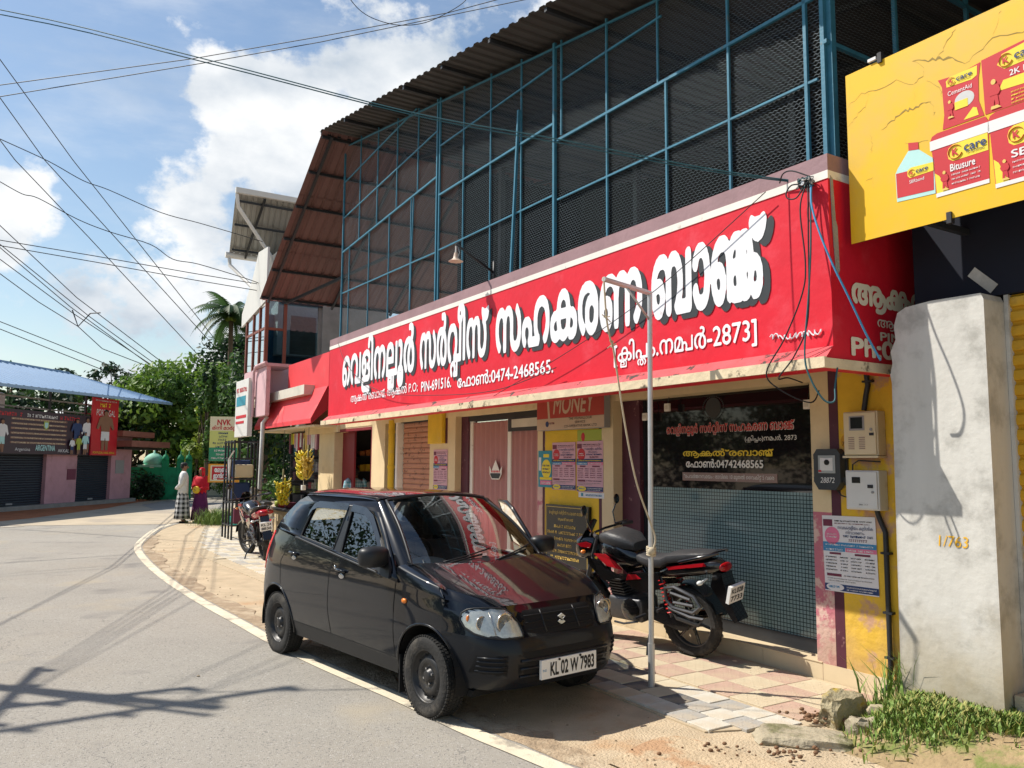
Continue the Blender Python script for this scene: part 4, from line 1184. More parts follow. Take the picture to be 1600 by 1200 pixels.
def pipe(name, label, pts, r, m='black_steel', cat='pipe', n=8, clips=()):
    t = MB(); t.tube(pts, r, n)
    o = t.build(name, m, None, True, 50, (W0.x, W0.y, 0), RZ); tag(o, label, cat)
    for c in clips:
        k = MB(); k.box(c[0] - r * 1.9, c[0] + r * 1.9, c[1] - r, c[1] + r * 1.4, c[2] - .008, c[2] + .008); k.build('clip', 'black_steel', o)
    return o
pipe('conduit', 'black conduit from the lip down to the beige cabinet', [(.50, -.05, 2.42), (.50, -.03, 2.30), (.48, -.03, 2.22), (.46, -.03, 2.11)], .02, clips=((.5, -.03, 2.33),))
pipe('conduit', 'black conduit running from the white cabinet down to the weeds', [(.55, -.05, 1.36), (.555, -.03, 1.30), (.60, -.03, 1.2), (.60, -.03, .25), (.60, -.04, .12), (.56, -.08, .05)], .019, clips=((.6, -.03, 1.05), (.6, -.03, .62), (.6, -.03, .3)))
pipe('cable', 'thin cable looped between the meter and the cabinets', [(.2, -.06, 1.53), (.25, -.05, 1.46), (.33, -.05, 1.44), (.35, -.05, 1.5), (.36, -.05, 1.7), (.42, -.06, 1.73), (.60, -.06, 1.72)], .006, n=6, cat='cable')
# ------------------------------------------------------------------ shop on the right: pillar, shutter, beam and billboard
mat('grey_plaster', (.54, .53, .495), .9, .14, 2.6, bump=.2, bscale=18, col2=(.38, .37, .34), c2scale=2.4, c2lo=.47, c2hi=.64, streak=True, detail=9)
base_dirt('grey_plaster', .1, .85, (.36, .29, .17)); base_dirt('yellow_worn', .05, .6, (.46, .30, .16)); base_dirt('pink_peel', .0, .5, (.42, .27, .2))
mat('shutter_yellow', (.62, .34, .02), .45, .14, 5, metal=.1, streak=True, col2=(.34, .19, .03), c2scale=3, c2lo=.55, c2hi=.75); mat('shutter_dark', (.045, .05, .055), .5, .15, 6)
mat('night_blue', (.005, .008, .02), .85, .2, 3)  # own dark blue, darkened further for the shade of the roof above
shop = fthing('corner_shop', 'shop with grey plaster pillar and yellow roller shutter beside the bank', 'shop', 1.0, 0, 0)
pl_ = MB()
def pilf(u, v):
    return None
outline = [(-.055, -.08), (.607, -.08), (.607, 2.73), (.59, 2.77), (.27, 2.775), (.09, 2.76), (.03, 2.73), (.0, 2.64), (.01, 2.55), (-.03, 2.47), (-.02, 2.39), (-.04, 2.31), (-.03, 2.25)]
pl_.prism(outline, lambda u, v, w: (u, -.45 + w, v), .24)
pil = pl_.build('pillar', 'grey_plaster', shop)
mat('yellow_scrawl', (.75, .42, .02), .8, 0)
text('lettering', '1/763', 'yellow_scrawl', pil, (.25, -.454, 1.18), .19, .10, .0, 40, skew=.1)
for k in range(26):
    z = .335 + .094 * k
    m = MB(); m.prism([(0, 0), (-.006, .012), (-.022, .018), (-.028, .045), (-.020, .078), (-.004, .088), (0, .096)], lambda u, v, w: (.62 + w, -.17 + u, z + v), 3.0)
    m.build('slat', 'shutter_dark' if k in (6, 7) else 'shutter_yellow', shop, True, 30)
bx('shutter_guide', 'grey_plaster', .609, .635, -.215, .0, .33, 2.78, shop)
bx('floor_slab', 'old_concrete', .62, 3.8, -.36, 3, -.05, .328, shop)
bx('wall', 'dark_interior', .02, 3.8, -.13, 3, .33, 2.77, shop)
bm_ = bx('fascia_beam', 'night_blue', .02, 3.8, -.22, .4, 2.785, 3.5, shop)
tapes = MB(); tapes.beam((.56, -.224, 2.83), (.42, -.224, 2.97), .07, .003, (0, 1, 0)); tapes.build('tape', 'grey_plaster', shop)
bx('upper_wall', 'dark_interior', -.15, 4.5, 2.4, 2.6, 2.8, 6, shop)  # dark wall stands in for the shade under the neighbouring roof
bb = fthing('billboard', 'yellow cracked-wall billboard with red and yellow paint products over the shutter', 'billboard', 0, -.70, 0)
Rb = Matrix.Identity(3)
bx('panel', 'yellow_vinyl', .875, 4.2, -.004, .0, 3.21, 4.42, bb)
bx('frame', 'black_steel', .885, 4.19, .003, .04, 3.22, 3.26, bb); bx('frame', 'black_steel', .885, 4.19, .003, .04, 4.37, 4.41, bb)
for x in (.90, 1.7, 2.5, 3.3, 4.15): bx('frame', 'black_steel', x, x + .035, .003, .04, 3.26, 4.37, bb)
for x in (1.4, 2.6, 3.8):
    m = MB(); m.beam((x, .03, 3.24), (x, .49, 3.24), .04, .04); m.build('bracket', 'black_steel', bb)
for x, z in ((1.13, 4.42), (1.55, 3.20)):
    bx('clamp', 'ink_black', x, x + .03, -.02, .02, z - .02, z + .05, bb)
lamp_ = bx('clip_lamp', 'paper_white', 1.06, 1.12, -.02, .0, 4.435, 4.455, bb)
def bpoly(name, m, pts, lay, par=bb):
    mb = MB(); mb.prism(pts, lambda u, v, w: (u, -.0045 - .0012 * lay - w, v), .0008); return mb.build(name, m, par)
def crack(pts, w):
    rr = random.Random(int(pts[0][0] * 1000)); P = []
    for (a, b), (c, d) in zip(pts, pts[1:]):
        for k in range(4): P.append((a + (c - a) * k / 4 + rr.uniform(-.008, .008), b + (d - b) * k / 4 + rr.uniform(-.008, .008)))
    P.append(pts[-1]); n = len(P)
    up = [(x, z + w * (.3 + abs(math.sin(i * 1.3))) * (1 - abs(2 * i / n - 1)) + .0012) for i, (x, z) in enumerate(P)]
    mb = MB(); mb.add([(x, -.0052, z) for x, z in P] + [(x, -.0052, z) for x, z in up], [(i, i + 1, n + i + 1, n + i) for i in range(n - 1)])
    mb.build('printed_crack', 'vinyl_crack', bb)
for c_, w_ in (([(.88, 4.19), (1.0, 4.24), (1.10, 4.22), (1.259, 4.228), (1.37, 4.155)], .003), ([(1.375, 4.321), (1.45, 4.228), (1.423, 4.176), (1.368, 4.155), (1.37, 4.05)], .003), ([(1.375, 4.32), (1.46, 4.27), (1.533, 4.251), (1.62, 4.22), (1.70, 4.152)], .016),
               ([(1.533, 4.251), (1.58, 4.31), (1.631, 4.371), (1.66, 4.41)], .005), ([(1.13, 3.93), (1.2, 3.96), (1.283, 3.998), (1.36, 3.99), (1.426, 4.003), (1.479, 3.993)], .012), ([(1.479, 3.993), (1.50, 3.92), (1.49, 3.90)], .002),
               ([(1.454, 4.141), (1.544, 4.062), (1.55, 4.0)], .003), ([(1.70, 4.152), (1.808, 4.196), (1.876, 4.236), (2.043, 4.2), (2.3, 4.25), (2.6, 4.2)], .005), ([(1.876, 4.236), (1.90, 4.32), (1.93, 4.41)], .002), ([(.89, 4.05), (.95, 4.10), (1.02, 4.14), (1.05, 4.22)], .002),
               ([(1.05, 3.94), (1.06, 3.86), (1.05, 3.80)], .002), ([(1.0, 3.62), (1.05, 3.63), (1.06, 3.55)], .002), ([(1.29, 3.8), (1.33, 3.76), (1.45, 3.75)], .002)): crack(c_, w_)
def kcare(x, z, w, h):
    """round K badge and the word care"""
    r = h * .5; mb = MB()
    for k in range(22):
        t = k * 2 * math.pi / 26 + .6
        mb.beam((x + r * math.cos(t), -.0115, z + r * math.sin(t)), (x + r * math.cos(t + .25), -.0115, z + r * math.sin(t + .25)), .0015, r * .16, (0, 1, 0))
    mb.build('badge_ring', 'ink_red', bb)
    text('lettering', 'K', 'ink_red', bb, (x - r * .5, -.0125, z - r * .5), r * .95, r * 1.45, .06, 28)
    text('lettering', 'care', 'ink_navy', bb, (x + r * 1.25, -.012, z - r * .4), w - r * 2.2, r * 1.8, .035, 32)
    scrib(bb, x + r * 1.6, x + r * 1.2 + (w - r * 2) * .9, z - r * .75, r * .2, 'ink_navy', 700 + int(x * 100), -.0115)
def worker(x, z, h):
    bpoly('figure_boots', 'ink_skin', [(x - .12 * h, z), (x + .2 * h, z), (x + .1 * h, z + .1 * h), (x - .1 * h, z + .1 * h)], 5)
    bpoly('figure_legs', 'ink_red', [(x - .12 * h, z + .1 * h), (x - .02 * h, z + .1 * h), (x, z + .3 * h), (x + .05 * h, z + .1 * h), (x + .14 * h, z + .1 * h), (x + .1 * h, z + .45 * h), (x - .1 * h, z + .45 * h)], 4)
    bpoly('figure_body', 'ink_red', [(x - .13 * h, z + .44 * h), (x + .13 * h, z + .44 * h), (x + .2 * h, z + .55 * h), (x + .14 * h, z + .78 * h), (x - .12 * h, z + .78 * h), (x - .2 * h, z + .58 * h)], 5)
    bpoly('figure_head', 'ink_skin', [(x + .075 * h * math.cos(k * .63), z + .87 * h + .09 * h * math.sin(k * .63)) for k in range(10)], 6)
bpoly('printed_bottle', 'bottle_blue', [(1.224, 3.41), (1.221, 3.60), (1.239, 3.632), (1.316, 3.726), (1.386, 3.713), (1.483, 3.62), (1.483, 3.395)], 1)
bpoly('printed_cap', 'ink_red', [(1.318, 3.727), (1.318, 3.779), (1.385, 3.762), (1.386, 3.714)], 2)
bpoly('printed_label', 'ink_red', [(1.225, 3.60), (1.478, 3.582), (1.474, 3.42), (1.228, 3.435)], 2); bpoly('printed_label', 'ink_yellow', [(1.305, 3.597), (1.33, 3.61), (1.478, 3.60), (1.478, 3.545), (1.32, 3.543), (1.305, 3.56)], 3)
kcare(1.335, 3.573, .13, .042); text('lettering', 'SBRbond', 'paper_white', bb, (1.315, -.0095, 3.505), .10, .032, .02, 24)
def bucket(x0, x1, z0, z1, nm, seed):
    w = x1 - x0; h = z1 - z0
    bpoly('printed_bucket', 'ink_red', [(x0 + .03 * w, z0), (x0 - .02 * w, z0 + .76 * h), (x1 + .02 * w, z0 + .76 * h), (x1 - .01 * w, z0)], 1)
    bpoly('printed_rim', 'paper_white', [(x0 + .03 * w, z0 - .015), (x0 + .03 * w, z0 + .01), (x1 - .01 * w, z0 + .01), (x1 - .01 * w, z0 - .015)], 2)
    bpoly('printed_label', 'ink_yellow', [(x0 + .27 * w, z0 + .62 * h), (x0 + .30 * w, z0 + .69 * h), (x0 + .38 * w, z0 + .735 * h), (x1, z0 + .75 * h), (x1, z0 + .47 * h), (x0 + .37 * w, z0 + .47 * h), (x0 + .29 * w, z0 + .52 * h)], 2)
    bpoly('printed_corner', 'ink_yellow', [(x0 + .04 * w, z0 + .01), (x0 + .02 * w, z0 + .36 * h), (x0 + .1 * w, z0 + .3 * h), (x0 + .2 * w, z0 + .12 * h), (x0 + .26 * w, z0 + .01)], 2)
    bpoly('printed_lid', 'paper_white', [(x0 - .05 * w, z0 + .745 * h), (x0 - .05 * w, z0 + .90 * h), (x1 + .03 * w, z0 + .90 * h), (x1 + .04 * w, z0 + .745 * h)], 3)
    bpoly('printed_lid_top', 'ink_red', [(x0 - .04 * w, z0 + .90 * h), (x0 + .0 * w, z0 + .97 * h), (x0 + .1 * w, z0 + h), (x1 - .02 * w, z0 + h), (x1 + .03 * w, z0 + .90 * h)], 3)
    kcare(x0 + .42 * w, z0 + .605 * h, .68 * w, .085); text('lettering', nm, 'paper_white', bb, (x0 + .31 * w, -.0095, z0 + .31 * h), w * .46, .065, .04, 28)
    for k in range(3): scrib(bb, x0 + .33 * w, x0 + .85 * w, z0 + (.24 - .07 * k) * h, .01, 'paper_white', seed + k, -.0082)
    worker(x0 + .2 * w, z0 + .04 * h, .13)
bucket(1.478, 1.815, 3.38, 3.775, 'Bitusure', 720); bucket(1.835, 2.17, 3.335, 3.78, 'SBR', 730)
bpoly('printed_bag', 'ink_red', [(1.547, 3.785), (1.561, 3.877), (1.555, 4.057), (1.531, 4.114), (1.66, 4.10), (1.794, 4.122), (1.779, 4.026), (1.774, 3.887), (1.801, 3.785)], 1)
bpoly('printed_label', 'ink_yellow', [(1.585, 4.045), (1.582, 4.085), (1.61, 4.105), (1.775, 4.109), (1.771, 4.05), (1.74, 4.035)], 2); kcare(1.618, 4.073, .15, .045)
text('lettering', 'CementAid', 'paper_white', bb, (1.59, -.0095, 3.985), .15, .04, .03, 26)
bpoly('printed_dome', 'ink_silver', [(1.63 + .06 + .06 * math.cos(k * .349), 3.93 + .05 * math.sin(k * .349)) for k in range(18)], 2); bpoly('printed_patch', 'ink_yellow', [(1.63, 3.88), (1.63, 3.93), (1.71, 3.93), (1.71, 3.88)], 3); bpoly('printed_patch', 'ink_yellow', [(1.68, 3.80), (1.74, 3.86), (1.76, 3.85), (1.77, 3.80)], 2); worker(1.60, 3.84, .12)
bpoly('printed_carton', 'ink_red', [(1.808, 3.785), (1.80, 4.128), (2.2, 4.16), (2.2, 3.785)], 1); bpoly('printed_label', 'ink_yellow', [(1.89, 4.06), (1.92, 4.115), (2.19, 4.15), (2.19, 4.03), (1.93, 4.02)], 2); kcare(1.94, 4.07, .22, .075)
text('lettering', '2K Plus', 'paper_white', bb, (1.955, -.0095, 3.965), .16, .05, .04, 26); bpoly('printed_band', 'ink_yellow', [(1.89, 3.90), (1.92, 3.955), (2.19, 3.95), (2.19, 3.88)], 2); worker(1.865, 3.80, .19)
for k in range(4): scrib(bb, 1.96, 2.15, 3.86 - .022 * k, .009, 'ink_yellow', 760 + k, -.0082)
# ------------------------------------------------------------------ awning shop and the building left of the bank
mat('awning_red', (.72, .05, .06), .6, .08, 2, col2=(.62, .14, .13), c2scale=2, c2lo=.55, c2hi=.75); mat('awning_side', (.42, .012, .02), .7, .1, 3)
mat('pink_wall', (.62, .40, .42), .8, .1, 2, col2=(.45, .3, .3), c2scale=2, c2lo=.55, c2hi=.72)
mat('white_clad', (.66, .65, .61), .6, .08, 1.5, streak=True); mat('brown_frame', (.22, .06, .035), .5, .1, 6); mat('pvc_white', (.70, .68, .64), .45, .05, 5)
glass_mat('window_glass', (.55, .68, .72), .01, spec=1.6); mat('blue_room', (.05, .22, .34), .8, .1, 2); mat('grey_wall', (.25, .24, .22), .9, .2, 3)
mat('grey_roof', (.34, .34, .32), .5, .1, 2, metal=.3)
lb = fthing('awning_building', 'pink and white two storey building with brown framed corner windows left of the bank', 'building', -15.1, 0, 0)
def lx(name, m, x0, x1, y0, y1, z0, z1, par=lb, c=0): return bx(name, m, x0, x1, y0, y1, z0, z1, par, c)
# local: x = 15.1 - s (right), y inwards; corner at x 0, y -.47
lx('fascia', 'awning_red', 1.1, 3.88, -.25, -.05, 3.2, 3.9); lx('wall', 'cream_paint', 1.8, 3.9, -.04, .2, 2.3, 3.2)
aw = MB(); V = [(-.45, -.26, 3.22), (3.86, -.26, 3.22), (3.80, -.56, 2.56), (-.52, -.56, 2.56), (-.52, -.56, 2.47), (3.80, -.56, 2.47)]
aw.add(V, [(0, 1, 2, 3), (3, 2, 5, 4)]); a_ = aw.build('awning', 'awning_red', lb); q_ = a_.modifiers.new('thick', 'SOLIDIFY'); q_.thickness = .03
aw = MB(); aw.add([(3.87, -.25, 3.22), (3.81, -.57, 2.56), (3.81, -.57, 2.44), (3.87, -.25, 2.75)], [(0, 1, 2, 3)]); aw.build('awning_end', 'awning_side', lb)
lx('soffit', 'cream_paint', -.4, 3.8, -.5, .8, 2.40, 2.44)
lx('floor_slab', 'plaster', -2.0, 3.0, -.47, 4, 3.1, 3.3); lx('balcony_wall', 'pink_wall', -.02, .9, -.70, -.60, 2.75, 3.88, c=.01); lx('balcony_wall', 'pink_wall', -.02, .06, -.60, -.1, 2.75, 3.88)
lx('ledge', 'pink_wall', -.1, .95, -.74, -.1, 3.885, 3.95); lx('sill_wall', 'pink_wall', -.05, .02, -.47, 1.2, 3.3, 3.95)
for y in (-.50, -.06, .80): lx('window_post', 'brown_frame' if y < .5 else 'grey_wall', -.04, .03, y - .04, y + .04, 3.95, 5.58)
lx('transom', 'brown_frame', -.03, .02, -.46, -.10, 4.86, 4.92); lx('beam', 'pink_wall', -.06, .06, -.62, 1.3, 5.58, 5.74); lx('beam_dark', 'black_steel', .061, .08, -.2, 1.3, 5.52, 5.60)
lx('glass_pane', 'window_glass', -.005, .005, -.46, -.10, 3.95, 5.58); lx('glass_pane', 'window_glass', -.005, .005, -.02, .76, 3.95, 5.58)
lx('room_wall', 'blue_room', -2.0, -.3, 1.3, 1.35, 3.3, 5.6); lx('room_wall', 'blue_room', -2.0, -1.95, -.4, 1.3, 3.3, 5.6)
for k in range(14): lx('shutter_slat', 'grey_wall', -.62, -.60 + .012 * (k % 2), .25, .9, 4.4 + .07 * k, 4.465 + .07 * k)
lx('bench', 'pvc_white', -.7, -.2, .1, .7, 3.98, 4.1); lx('concrete_wall', 'grey_wall', -.02, .1, .84, 2.6, 3.3, 5.6)
lx('front_sill', 'pink_wall', -2.0, -.05, -.50, -.44, 3.3, 3.98)
for x in (-.7, -1.3, -2.0): lx('window_post', 'brown_frame', x, x + .07, -.51, -.44, 3.98, 5.5)
lx('transom', 'brown_frame', -2.0, -.04, -.50, -.45, 4.9, 4.96)
for a, b in ((-.63, -.06), (-1.23, -.70), (-1.93, -1.30)): lx('glass_pane', 'window_glass', a, b, -.48, -.47, 3.98, 5.5)
cl = MB(); cl.prism([(-2.4, 5.25), (-.03, 5.58), (-.03, 6.9), (-.9, 6.95), (-1.4, 6.4), (-2.4, 5.6)], lambda u, v, w: (u, -.53 + w, v), .05); cl.build('cladding', 'white_clad', lb)
lx('wall', 'grey_wall', -2.0, -.1, .9, 1.1, 0, 3.1)
sg2 = fthing('light_box_sign', 'white light box sign with faint coloured print on the building corner', 'sign', -15.75, -.80, 2.30)
lx('case', 'pvc_white', -.62, .62, -.06, .06, 0, 1.38, sg2, .01); lx('print_band', 'ink_teal', -.5, .4, -.066, -.062, .75, .98, sg2); lx('print_band', 'ink_red', -.5, .5, -.066, -.062, .45, .52, sg2); lx('print_band', 'ink_red', -.5, .3, -.066, -.062, .32, .38, sg2); scrib(sg2, -.5, .5, 1.08, .12, 'ink_red', 800, -.064)
# downpipes
def wpipe(label, pts, r, m='pvc_white', name='drain_pipe', cat='pipe'):
    t = MB(); t.tube(pts, r, 8); return tag(t.build(name, m, None, True, 50, fw(0, 0, 0), RZ), label, cat)
wpipe('white drain pipe standing at the front corner of the fruit shop', [(-14.75, -.62, .05), (-14.72, -.60, 2.60), (-14.7, -.5, 2.75)], .05)
wpipe('pink pipe along the balcony ledge of the corner building', [(-15.1, -.76, 2.75), (-15.08, -.76, 3.80), (-14.9, -.76, 3.93), (-14.1, -.74, 3.95)], .035, 'pink_wall')
# grey gable roof behind, with gutter and downpipes
gr = fthing('rear_roof', 'grey corrugated roof with white gutter and downpipes behind the maroon roof', 'roof', -17.0, 0, 0)
for i in range(5):
    a = -1.15 + .62 * i
    m = MB(); n = 4; pts = []
    for k in range(n): y = a + .62 * k / n; pts += [(y, 0), (y + .09, 0), (y + .11, .025), (y + .14, .025)]
    pts.append((a + .62, 0)); N = len(pts)
    m.add([(x, y + (.42 if x < 0 else .12), z + h) for x, z in ((.5, 8.60), (-1.4, 7.45)) for y, h in pts], [(q, q + 1, N + q + 1, N + q) for q in range(N - 1)]); m.build('roof_sheet', 'grey_roof', gr)
for x, z in ((.3, 8.44), (-.4, 8.01), (-1.2, 7.53)): m = MB(); m.beam((x, -.98 - .158 * (x - .5), z - .03), (x, 2.0, z - .03), .05, .05); m.build('purlin', 'black_steel', gr)
m = MB(); m.beam((.5, -.3, 8.5), (-1.4, -.3, 7.36), .05, .06); m.build('rafter', 'black_steel', gr)
m = MB(); m.beam((.5, -1.04, 8.62), (.5, 2.1, 8.62), .10, .14); m.build('ridge_beam', 'white_clad', gr)
m = MB(); m.tube([(-1.45, -.82, 7.40), (-1.45, 2.0, 7.40)], .09, 10); m.build('gutter', 'pvc_white', gr, True, 40)
m = MB(); m.tube([(.48, -1.0, 8.52), (.46, -.95, 8.2), (-.2, .1, 7.2), (-.3, .25, 6.7)], .05, 8); m.build('downpipe', 'pvc_white', gr, True, 50)
m = MB(); m.tube([(-1.45, -.72, 7.38), (-1.4, -.70, 7.1), (-.3, -.2, 6.2), (.2, -.1, 6.0)], .05, 8); m.build('downpipe', 'pvc_white', gr, True, 50)
m = MB(); m.box(-1.6, .3, .2, 2.2, 4.5, 7.3); m.build('wall', 'white_clad', gr)
# ---- fruit shop under the awning
fs = fthing('fruit_shop', 'open fruit shop with wire grille, shelves and counter under the red awning', 'shop', -13.9, 0, 0)
lx('back_wall', 'dark_interior', -1.2, 1.5, 1.8, 1.85, 0, 2.4, fs); lx('side_wall', 'cream_paint', 1.40, 1.545, .02, 1.8, 0, 2.4, fs)
lx('counter', 'cream_paint', -1.0, 1.4, -.35, .0, 0, .62, fs, .01); lx('counter_panel', 'red_paint', -.95, -.72, -.365, -.352, .1, .60, fs); lx('counter_top', 'black_steel', -1.0, 1.4, -.4, .1, .62, .66, fs)
lx('cabinet', 'dark_interior', -.8, 1.3, .15, .5, .0, .95, fs)
for k in range(34):
    x = -.85 + .065 * k; m = MB(); m.cyl((x, .12, 1.0), (x, .12, 2.4), .004, 5); m.build('grille_wire', 'black_steel', fs)
for k in range(18):
    z = 1.05 + .078 * k; m = MB(); m.cyl((-.85, .125, z), (1.36, .125, z), .004, 5); m.build('grille_wire', 'black_steel', fs)
lx('side_wall', 'dark_interior', -1.25, -1.2, .2, 1.85, 0, 2.4, fs)
gg = random.Random(11)
for z in (.95, 1.25, 1.55, 1.85, 2.1):
    lx('side_shelf', 'black_steel', -1.19, -.92, .2, 1.75, z, z + .02, fs); y = .24
    while y < 1.6:
        w = gg.uniform(.08, .2); h = gg.uniform(.1, .22); lx('package', gg.choice(['paper_pink', 'paper_white', 'box_beige', 'ink_maroon', 'ink_teal', 'ink_yellow', 'ink_red', 'ink_green']), -1.15, -.96, y, y + w, z + .021, z + .021 + h, fs, .008); y += w + .02
for z in (1.05, 1.45, 1.85):
    lx('shelf', 'black_steel', -.9, 1.35, .5, .9, z, z + .02, fs)
    x = -.85
    while x < 1.15:
        w = gg.uniform(.1, .26); h = gg.uniform(.14, .32); lx('package', gg.choice(['paper_pink', 'paper_white', 'box_beige', 'ink_maroon', 'ink_teal', 'ink_grey', 'ink_red', 'ink_green']), x, x + w, .52, .75, z + .021, z + .021 + h, fs, .01); x += w + .03
for k in range(16):
    x = -.8 + .135 * k; hh = gg.uniform(.18, .5); lx('hanging_pack', gg.choice(['paper_pink', 'ink_red', 'ink_yellow', 'ink_teal', 'paper_white', 'ink_green', 'ink_maroon', 'ink_skin']), x, x + .10, .02, .06, 2.36 - hh, 2.36, fs, .01)
for x, c in ((-.75, 'ink_green'), (-.45, 'ink_red'), (.05, 'ink_maroon')):
    m = MB(); m.lathe([(.09, .665), (.13, .70), (.13, .78), (.12, .80)], (x, -.15, 0), n=16); m.build('basket', c, fs, True)
mat('banana', (.74, .55, .03), .5, .15, 14, col2=(.36, .40, .04), c2scale=5, c2lo=.6, c2hi=.72); mat('banana_ripe', (.46, .30, .04), .6, .2, 14); mat('banana_stem', (.20, .17, .08), .9, .2, 10)
def bananas(label, x, y, z, h, r, m, seed, zr):
    t = fthing('banana_bunch', label, 'bananas', x, y, z, 'banana bunches hanging in the fruit shop')
    st = MB(); st.tube([(0, 0, h + .25), (.01, 0, h), (0, .01, h * .5), (0, 0, -.05)], [.018, .025, .03, .02], 8); st.build('stem', 'banana_stem', t, True)
    st = MB(); st.tube([(0, 0, h + .25), (0, 0, zr)], .005, 5); st.build('rope', 'black_steel', t)
    rr = random.Random(seed); nl = max(4, int(h / .07)); b = MB()
    b.tube([(.01, 0, .03), (.05, 0, .0), (.10, 0, -.005), (.145, 0, .03), (.165, 0, .08)], [.008, .019, .024, .019, .006], 7); proto = b.mesh('banana', True); proto.materials.append(MAT[m])
    for k in range(nl):
        zz_ = h - .06 - k * h / nl; rad = r * (1.0 - .35 * k / nl); a0 = rr.uniform(0, 6.28)
        for q in range(9):
            a = a0 + 2 * math.pi * q / 9 * .95 + rr.uniform(-.14, .14)
            o = bpy.data.objects.new('banana', proto); COL.objects.link(o); o.parent = t; o.location = (rr.uniform(-.015, .015), rr.uniform(-.015, .015), zz_ + rr.uniform(-.025, .025)); o.rotation_euler = (rr.uniform(-.25, .25), rr.uniform(-.15, .55), a); s_ = rad / .165 * rr.uniform(.85, 1.1); o.scale = (s_, 1.0, 1.1)
bananas('yellow banana bunch hanging high beside the cream wall', -12.05, -.45, 1.38, .55, .17, 'banana', 1, 1.0)
bananas('browner small banana bunch right beside the yellow hanging bunch', -11.72, -.46, 1.42, .38, .13, 'banana_ripe', 2, 1.0)
bananas('yellow green banana bunch hanging low over the counter', -13.55, -.42, .80, .50, .18, 'banana', 3, 1.6)
sc_ = fthing('weighing_scale', 'white hanging scale below the banana bunches', 'scale', -12.1, -.42, 1.13); lx('body', 'pvc_white', -.05, .05, -.04, .04, 0, .1, sc_, .01); m = MB(); m.tube([(0, 0, .1), (0, 0, .2)], .006, 5); m.build('hook', 'chrome_soft' if 'chrome_soft' in MAT else 'aluminium', sc_)
# ---- black display rack at the corner with goods
rk = fthing('display_rack', 'black steel display rack with hanging goods at the shop corner', 'rack', -14.35, -1.15, .02)
for x in (-.42, -.13, .16, .45):
    for y in (-.25, .25): lx('upright', 'black_steel', x - .018, x + .018, y - .018, y + .018, 0, 2.15, rk)
for z in (.3, .8, 1.3, 1.75, 2.12):
    for y in (-.25, .25): m = MB(); m.beam((-.44, y, z), (.47, y, z), .028, .028); m.build('rail', 'black_steel', rk)
    for x in (-.42, .45): m = MB(); m.beam((x, -.25, z), (x, .25, z), .028, .028); m.build('rail', 'black_steel', rk)
for k, (x, z, c, w, h) in enumerate(((-.40, 1.32, 'ink_teal', .2, .35), (-.15, 1.32, 'ink_navy', .22, .4), (.15, 1.32, 'box_beige', .2, .3), (-.38, .82, 'ink_grey', .2, .35), (-.10, .82, 'ink_navy', .2, .4), (.2, .32, 'ink_maroon', .2, .35))):
    lx('goods', c, x, x + w, -.2, .2, z + .016, z + h, rk, .03)
fr_ = fthing('leaning_frame', 'small white metal frame leaning on the display rack', 'frame', -14.05, -1.45, 1.75)
m = MB(); m.tube([(-.15, 0, .0), (-.05, 0, -.45), (-.06, .02, .0)], .018, 6); m.build('left_rod', 'pvc_white', fr_); m = MB(); m.tube([(-.15, 0, .0), (.3, 0, .18)], .018, 6); m.build('top_rod', 'pvc_white', fr_)
# ---- hanging signs beyond the rack
def board(name, label, loc, rz, w, h, m, cat='sign'):
    t = thing(name, label, cat, loc, rz); bx('panel', m, -w / 2, w / 2, -.02, .02, 0, h, t); return t
mat('sign_lime', (.62, .66, .20), .5, .1, 1.5); mat('sign_green', (.03, .30, .16), .5, .08, 2); mat('sign_orange', (.75, .32, .02), .5, .06, 3); mat('sign_cream', (.75, .68, .48), .5, .06, 3)
nv = board('shop_sign', 'tall yellow green shop sign lettered NVK', (-8.55, 24.0, 1.72), R(10), .80, 1.32, 'sign_lime')
bx('panel_foot', 'sign_green', -.398, .398, -.0235, -.021, .004, .40, nv); bx('panel_head', 'sign_cream', -.398, .398, -.0235, -.021, .90, 1.316, nv)
text('lettering', 'NVK', 'ink_red', nv, (-.2, -.026, 1.06), .4, .24, .05, 28); text('lettering', 'മിനി മാർട്ട്', 'ink_red', nv, (-.34, -.026, .93), .68, .14, .045, 26)
for k, w in enumerate((.3, .26, .3, .6, .44)): scrib(nv, -w / 2, w / 2, .80 - .10 * k, .06, 'ink_navy', 820 + k, -.024)
for k, w in enumerate((.5, .4, .66)): scrib(nv, -w / 2, w / 2, .28 - .11 * k, .06, 'paper_white', 830 + k, -.025)
pt = MB(); pt.cyl((.46, .05, -1.72), (.46, .05, 1.5), .03, 8); pt.build('post', 'black_steel', nv)
lbr = board('shop_sign', 'orange framed sign with two lines of white Malayalam letters on red', (-8.15, 23.0, 1.12), R(14), .84, .52, 'sign_orange')
bx('inner_cream', 'sign_cream', -.36, .30, -.0235, -.021, .04, .48, lbr); bx('inner_red', 'ink_red', -.32, .27, -.026, -.024, .08, .45, lbr)
text('lettering', 'േലബർ', 'letter_white', lbr, (-.26, -.03, .29), .46, .18, .06, 28); text('lettering', 'ഇൻഡ്യ', 'letter_white', lbr, (-.28, -.03, .12), .50, .18, .06, 28)
pt = MB(); pt.cyl((.36, .05, -1.12), (.36, .05, .6), .025, 8); pt.build('post', 'black_steel', lbr)
